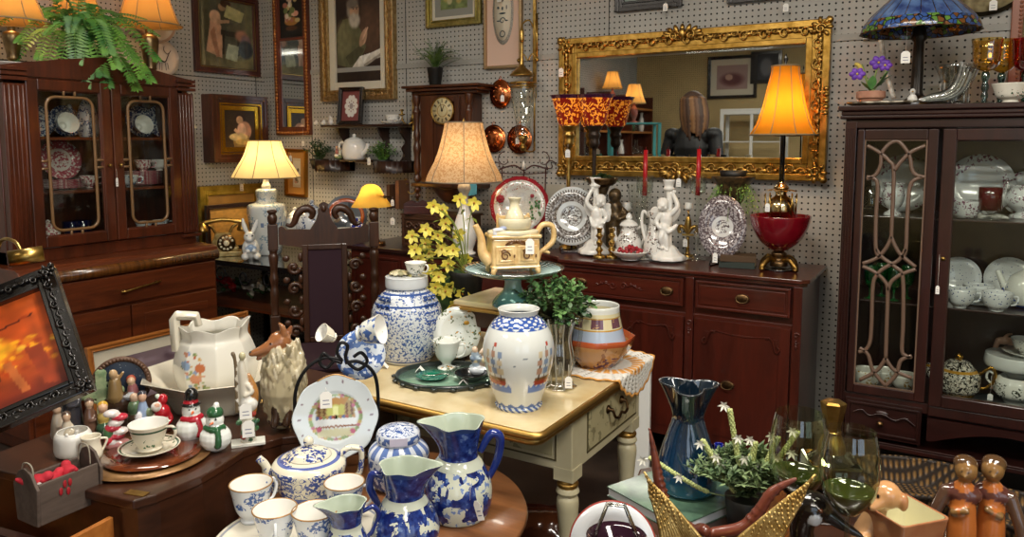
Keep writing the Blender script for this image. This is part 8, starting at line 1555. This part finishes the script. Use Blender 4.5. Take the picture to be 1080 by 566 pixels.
for T_,B1,B2 in(((-85,119),(-62,30),(2,26)),((87,138),(-16,26),(44,30))):
 mb=MB()
 for k in range(15):
  f_=k/14;m_=abs(f_-.5)*2;bx,bz=B1[0]+(B2[0]-B1[0])*f_,B1[1]+(B2[1]-B1[1])*f_;ex_,ez_=T_[0]+(bx-T_[0])*.22*m_,T_[1]+(bz-T_[1])*.22*m_;sg=1 if T_[0]>0 else-1
  P_=crom([(bx*u,(4-3*m_)*u,bz*u),((bx*.5+ex_*.5-sg*5)*u,(5-3*m_)*u,(bz*.5+ez_*.5-3)*u),(ex_*u,8*u,ez_*u)],8);mb.tube(P_,[3.4*u,3*u,2.2*u,1.2*u],8)
  for j in range(k%2,len(P_)-1,2):mb.ball(P_[j]+Vector((0,-1.6*u,0)),(1.7*u,1.4*u,2.4*u),6)
 mb.build('wing',G_,t)
t,u,p=put('red_line_plate','white plate with thin red rim and red fruit standing on the lower shelf edge','plate',646,620,22,.58);t.location.z=0;q=ad(646,574,1.45);t.location=Vector((q.x,q.y,0));u=U(q);mb=MB();mb.lathe([(a,-b)for a,b in plate_prof(46*u,4*u)],56,ax='y');o=mb.build('dish',cer('red_line_ware','c9ccd0',[('p',44.4*u,60*u,'noise',4,0,'8c3a34')]),t);o.location=(0,0,q.z);o.rotation_euler=(radians(-14),0,0);mb=MB();mb.tube([(0,.04,0),(0,.02,q.z)],.008);mb.lathe([(0,0),(.06,0),(.055,.02),(0,.03)],24);mb.build('plate_stand',IRON,t)
mb=MB()
for x,z in((-6,18),(12,8)):mb.ball((x*u,-6*u,q.z+z*u),(4*u,1.4*u,6*u),10)
mb.build('painted_fruit_pair',mat('fruit_red','a83c30',.3),t)
q=ad(650,580,1.34);t=thing('handled_basket_dish','dark purple glass dish with an arched silver handle before the red rimmed plate','dish',(q.x,q.y,0),face(q));u=U(q);z0=q.z;mb=MB();mb.lathe([(0,z0-20*u),(10*u,z0-20*u),(30*u,z0+10*u),(32*u,z0+16*u),(28*u,z0+12*u),(0,z0-12*u)],28);mb.build('dish',mat('purple_glass','220a1a',.08,coat=1),t);mb=MB();mb.lathe([(0,0),(.05,0),(.012,.03),(.012,z0-20*u),(0,z0-19*u)],20);mb.build('stem',SILV,t)
for y in(-5,5):mb=MB();mb.tube([(-24*u,y*u,z0+10*u),(-10*u,y*.5*u,z0+50*u),(8*u,y*.5*u,z0+50*u),(24*u,y*u,z0+10*u)],1.6*u,8);mb.build('handle',SILV,t)
SG=thin('smoky_green_glass',(.86,.88,.80),.22)
for cx,yb,rp,h,lb in((890,640,27,180,'large smoky green wine goblet, front one of the pair'),(838,592,26,150,'large smoky green wine goblet, rear one behind the plant')):
 p=foot(cx,yb,20,LZ);t=thing('wine_goblet',lb,'glass',p,face(p));u=U(p);mb=MB();mb.lathe(sp(scl([(22,0),(20,2),(4,5),(3,30),(3,h-92),(10,h-88),(24,h-70),(29,h-48),(28,h-22),(24,h)],u),6),48,caps=False);o=mb.build('glass',SG,t)
 mb=MB();mb.lathe(sp(scl([(9,h-88),(20,h-76),(25,h-62),(18,h-68),(0,h-74)],u)),40);mb.build('thick_glass_base',mat('deep_olive_glass','2a3312',.05,coat=1,c2='4a5a1c',sc=9),t)
t,u,p=put('glass_decanter','square clear green glass decanter with tall faceted brass stopper','decanter',874,556,26,LZ);mb=MB();mb.at((0,0,0),(0,0,14)).box(-26*u,26*u,-24*u,24*u,0,62*u);mb.lathe(scl([(24,62),(14,70),(11,74)],u),24,caps=False);mb.build('bottle',thin('decanter_glass',(.66,.70,.58),1.0),t,.006)
mb=MB();mb.at((0,0,0),(0,0,14)).box(-22*u,22*u,-20*u,20*u,3*u,40*u);mb.build('liquid',thin('pale_liquid',(.74,.76,.62),.2),t);mb=MB();mb.lathe(sp(scl([(14,66),(13,78),(9,88),(9,92)],u)),28);mb.lathe(scl([(8,92),(8,96),(13,122),(10,124),(0,125)],u),6,smooth=False);mb.build('brass_stopper',BRASS,t)
fig('loon_carving','black loon head carving with white cheek and pointed bill',850,616,16,[('b',(4,0,16),(26,18,16),'14110f'),('l',[(0,0,24),(-6,0,48),(-4,0,66)],[14,12,14],'15110f'),('b',(2,0,76),(22,17,17),'161210'),('l',[(16,-2,74),(34,-4,64),(52,-6,56)],[9,6,2],'100e0d'),('b',(6,-14,70),(7,4,8),'b8bcc0'),('b',(12,-15,80),2,'5a3018')],z=LZ,vox=.0036,cat='carving')
t,u,p=put('dog_planter','glazed tan ceramic dog looking over an open basket planter','planter',935,626,26,LZ);b=Blob();c='b8895c';b.limb([(-26*u,0,10*u),(-24*u,-2*u,44*u),(-12*u,0,74*u)],[12*u,12*u,10*u],'a8805a').ball((-4*u,0,92*u),(15*u,14*u,15*u),c).limb([(-8*u,-8*u,88*u),(-16*u,-14*u,82*u)],[7*u,5*u],c).ball((-20*u,-17*u,82*u),2.6*u,'18110d').ball((12*u,-2*u,88*u),(5*u,6*u,10*u),'a8744c').ball((-12*u,-12*u,94*u),1.6*u,'18110d').limb([(-22*u,-14*u,46*u),(-26*u,-18*u,24*u),(-26*u,-20*u,6*u)],[7*u,6*u,6*u],c);b.build('dog',.004,t)
mb=MB();mb.lathe(scl([(22,0),(32,30),(42,78),(44,82),(40,80)],u),4,(12*u,0,0),caps=False);mb.build('basket',mat('tan_glaze','b07a54',.15,coat=.5,c2='8f5238',sc=12),t,.006);mb=MB();mb.lathe(scl([(40,80),(30,40),(0,38)],u),4,(12*u,0,0),caps=False);mb.build('basket_lining',mat('cream_lining','c9c39a',.2,coat=.3),t,.01)
for cx,s_,lb in((1011,1,'left kneeling robed wooden figure with bronze head'),(1041,-1,'right kneeling robed wooden figure with bronze head')):
 fig('robed_figure',lb,cx,612,14,[('l',[(0,0,6),(0,0,44),(0,0,84)],[15,14,10],'a8602c'),('b',(0,2,78),(18,13,12),'54302a'),('b',(s_*1,-1,104),(11,11,12),'7a5a34'),('b',(0,3,110),(12,11,9),'4a3420'),('l',[(-s_*16,0,78),(-s_*26,-6,50),(-s_*30,-8,20)],[7,6,5],'4a3428'),('b',(-s_*28,-4,8),(14,12,8),'3a281e'),('l',[(-s_*8,-10,60),(s_*4,-15,66)],[4,3],'7a5a34'),('b',(3,-11,105),1.2,'1c120c'),('b',(-3,-11,105),1.2,'1c120c'),('b',(0,-12.4,101),(1.6,2,2.6),'8a6a40')],z=LZ,vox=.004,cat='carving')
t=thing('low_bench','low dark bench behind the lower right table holding the wicker trays','bench',(.0,3.05,0));mb=MB();mb.box(-.35,.75,-.38,.38,.20,.23);mb.build('seat',DARK,t,.005)
for x in(-.3,.7):mb=MB();mb.box(x-.02,x+.02,-.34,.34,0,.20);mb.build('leg',DARK,t,.004)
WK=NT('wicker');WK.set(.6);v_=WK.coord();w_=WK.new('ShaderNodeTexWave',wave_type='BANDS');w_.inputs['Scale'].default_value=15;WK.L(v_,w_.inputs['Vector']);w2=WK.new('ShaderNodeTexWave',wave_type='BANDS',bands_direction='Y');w2.inputs['Scale'].default_value=17;WK.L(v_,w2.inputs['Vector']);k_=WK.math('MULTIPLY',w_.outputs['Fac'],w2.outputs['Fac']);WK.base(WK.ramp(k_,[(.1,'20150c'),(.7,'7a5a30')]));WK.bump(k_,1,.006)
for px,py,s_,r_,lb in((955,522,.24,20,'long flared wicker tray pointing left on the low bench'),(1108,572,.22,-25,'squarish wicker basket at the right edge on the low bench')):
 q=az(px,py,.26);t=thing('wicker_tray',lb,'basket',(q.x,q.y,.232),radians(r_));mb=MB();mb.lathe([(0,.01),(.8,.01),(1,.09),(1.05,.1),(1,.11),(.78,.02),(0,.02)],40);mb.v=[(v[0]*s_*1.2,v[1]*s_*.7,v[2])for v in mb.v];mb.build('weave',WK.m,t);mb=MB();mb.tube([(1.04*s_*1.2*cos(k*pi/20),1.04*s_*.7*sin(k*pi/20),.105)for k in range(40)],.01,8,closed=True);mb.build('braided_edge',WK.m,t)
q=[ay(a,b_,4.05)for a,b_ in((925,470),(950,488),(985,480),(1000,470),(1020,462),(1045,466))];mb=MB();mb.tube(crom(q,8),.005,6);mb.build('electric_cable',mat('black_rubber','111111',.5),label='black power cord hanging behind the cabinet legs',cat='cord')
q=ay(1050,467,4.06);mb=MB();mb.box(-.03,.03,-.02,.02,-.02,.02);mb.tube([(.03,0,0),(.12,0,.02)],.006);mb.build('power_adapter',mat('white_plastic','c9c9c6',.4),bevel=.005,loc=q,label='white plastic power adapter on the wall under the cabinet',cat='adapter')
q=az(565,556,.30);fig('leather_pouf','dark brown slumped leather cushion under the desk',560,600,30,[('b',(0,0,22),(60,46,24),'3a1c10'),('b',(-30,-6,26),(30,30,24),'44210f'),('b',(30,4,24),(34,32,22),'341a10')]+[('l',[(-40+14*k,-36,10),(-30+12*k,-20,42),(-20+8*k,0,46)],[5,7,4],'4a2614')for k in range(6)],z=.0,vox=.012,cat='cushion')
q=ay(682,425,3.3);t=thing('white_board','narrow white board standing between the desk and the sideboard','board',(q.x-.02,3.30,0));mb=MB();mb.box(-.05,.035,0,.02,0,ay(682,380,3.3).z);mb.build('panel',MC['white_enamel'],t,.002)
def mq(px,py,X):v=ax(px,py,X);return Vector((X,8.2-v.y,v.z))
def mp(px,py,Y):v=ay(px,py,8.2-Y);return Vector((v.x,Y,v.z))
t=thing('display_shelves','tall brown open shelves of glassware along the rear left wall','shelf',(-4.66,-3.3,0),pi/2);mb=MB()
for z in(.1,.55,.95,1.35,1.75,2.1):mb.box(-2.4 if 0 else 0,2.5,-.36,0,z-.015,z+.015)
mb.build('boards',OAK,t,.003);mb=MB()
for x in(0,.83,1.66,2.48):mb.box(x,x+.02,-.36,0,0,2.3)
mb.build('uprights',WALV,t,.003)
rr=random.Random(21);k=0;base={}
for z in(.965,1.365,1.765):
 for i in range(12):
  y=-3.2+i*.2;kind=rr.choice(['clear','ruby','green','clear','white']);
  if kind not in base:base[kind]=True
  r=rr.uniform(.035,.06);h=rr.uniform(.14,.3);nm={'clear':'clear','ruby':'ruby red','green':'dark green','white':'milk white'}[kind]
  t=thing('glass_vase','%s glass vase on the rear %s shelf seen in the gilt mirror'%(nm,{.965:'lower',1.365:'middle',1.765:'upper'}[z]),'vase',(-4.45,y,z+.002),0,'glass vases on the %s rear shelf, %s'%({.965:'lower',1.365:'middle',1.765:'upper'}[z],nm))
  mb=MB();mb.lathe(sp([(r*.7,0),(r,h*.25),(r*.8,h*.6),(r*.45,h*.8),(r*.7,h)]),16,caps=False);mb.build('body',{'clear':CG,'ruby':mat('ruby_vase','7a0c18',.1,coat=.6),'green':GG,'white':PORC}[kind],t)
for px,py,w_,h_,lb,fc,ar in((772,104,.50,.46,'black framed red landscape on the rear wall seen in the mirror','ebonised_frame',Paint('a88a86').ell(.5,.4,.35,.25,'6a3a3c',soft=.6).ell(.6,.5,.12,.12,'c9a090')),(808,88,.30,.34,'dark oval portrait picture on the rear wall seen in the mirror','ebonised_frame',Paint('2a2a30').ell(.5,.5,.25,.35,'6a6a70',soft=.4))):
 q=mp(px,py,-3.58);framed('rear_picture',lb,(q.x,-3.6,q.z),pi,w_*1.5,h_*1.4,.05,[MC[fc]],ar,mat_w=.09 if w_>.4 else 0,mat_c=LIN,nx=40)
q=mp(797,150,-3.2);t=thing('glass_showcase','white framed glass showcase by the rear wall seen in the mirror','cabinet',(q.x,-3.25,0),pi);mb=MB();frame4(mb,-.45,.45,.1,2.05,.05,-.3,-.27);frame4(mb,-.45,.45,.1,2.05,.05,0,.03);mb.box(-.02,.02,-.3,-.27,.15,2.0);mb.box(-.45,.45,-.3,.03,0,.1);mb.box(-.45,.45,-.3,.03,2.05,2.08);mb.build('frame',MC['white_enamel'],t,.004);mb=MB()
for z in(.6,1.1,1.6):mb.box(-.43,.43,-.28,.0,z,z+.015)
mb.build('shelf_set',MC['white_enamel'],t)
q=mp(655,150,-1.9)if 0 else Vector((-3.9,-1.0,0));t=thing('teal_shelf','teal painted ladder shelf seen at the left in the gilt mirror','shelf',(-3.75,-1.15,0),radians(150));mb=MB();TE=mat('teal_paint','3f8f90',.5)
for x in(-.3,.3):mb.box(x-.02,x+.02,-.2,-.17,0,1.85);mb.box(x-.02,x+.02,.17,.2,0,1.85)
for z in(.4,.9,1.4,1.83):mb.box(-.32,.32,-.2,.2,z,z+.02)
mb.build('frame',TE,t,.003)
for(x,y,z,lb)in((-3.75,-1.15,1.853,'small lit cream table lamp on top of the teal ladder shelf'),(-4.45,-2.05,2.118,'lit cream table lamp on top of the rear display shelves')):
 t=thing('table_lamp',lb,'lamp',(x,y,z));u=.005;PL(t,'base',[(12,0),(12,2),(4,6),(9,20),(9,34),(3,44),(3,56)],u,mat('coral_base','8f4a40',.3,coat=.3),20);shade(t,[(30,50),(22,70),(15,98)],u,SHW,TRIM,6,light=5,col=(1,.72,.4))
t=thing('person','person with long brown hair in a black jacket, seen only in the gilt mirror','person',(-2.46,.42,0),radians(8));S=2.08/1.72;b=Blob();J='101012';SK='c49a80';JN='242a3c'
V=lambda*a:tuple(x*S for x in a)
b.limb([V(0,0,.95),V(0,0,1.1),V(0,.01,1.28),V(0,.01,1.40)],[.15*S,.14*S,.16*S,.12*S],J).ball(V(0,0,1.37),V(.22,.11,.09),J).ball(V(0,0,.93),V(.18,.13,.14),JN).limb([V(0,.01,1.42),V(0,0,1.52)],[.055*S,.05*S],SK)
for s_ in(-1,1):
 b.limb([V(s_*.09,0,.90),V(s_*.1,-.01,.48),V(s_*.1,.02,.09)],[.095*S,.065*S,.045*S],JN);b.ball(V(s_*.1,-.05,.04),V(.045,.12,.04),'18140f')
 b.ball(V(s_*.19,.01,1.39),V(.07,.08,.06),J).limb([V(s_*.2,.01,1.37),V(s_*.25,.03,1.10),V(s_*.20,-.14,.98)],[.062*S,.05*S,.04*S],J).ball(V(s_*.18,-.20,.97),V(.035,.045,.022),SK)
 for k in range(4):b.limb([V(s_*(.155+.018*k),-.23,.975),V(s_*(.152+.018*k),-.27,.965),V(s_*(.152+.017*k),-.285+.008*(k%3),.945)],[.009*S,.008*S,.007*S],SK)
 b.limb([V(s_*.15,-.19,.985),V(s_*.13,-.215,.995),V(s_*.125,-.235,.99)],[.011*S,.009*S,.008*S],SK)
b.ball(V(0,-.01,1.62),V(.078,.095,.115),SK).ball(V(0,-.105,1.61),V(.014,.02,.022),SK).ball(V(0,-.095,1.565),V(.026,.01,.007),'9c5a50').ball(V(-.03,-.093,1.635),V(.012,.008,.007),'2a1c16').ball(V(.03,-.093,1.635),V(.012,.008,.007),'2a1c16').ball(V(-.08,0,1.61),V(.012,.018,.03),SK).ball(V(.08,0,1.61),V(.012,.018,.03),SK)
b.build('body',.011,t,mat('figure_paint','ffffff',.6,attr=True));h=Blob();h.ball(V(0,.02,1.66),V(.10,.105,.10),'3a2418')
for k in range(13):a=-.35+k*(pi+.7)/12;h.limb([V(.085*cos(a),.02+.09*sin(a),1.68),V(.10*cos(a)+.02,.03+.10*sin(a),1.54),V(.085*cos(a)+.04,.05+.10*sin(a),1.34+.03*(k%3))],[.028*S,.026*S,.008*S],['3f281a','5a3a22','7a5430'][k%3])
h.build('hair',.009,t,MC['figure_paint'])
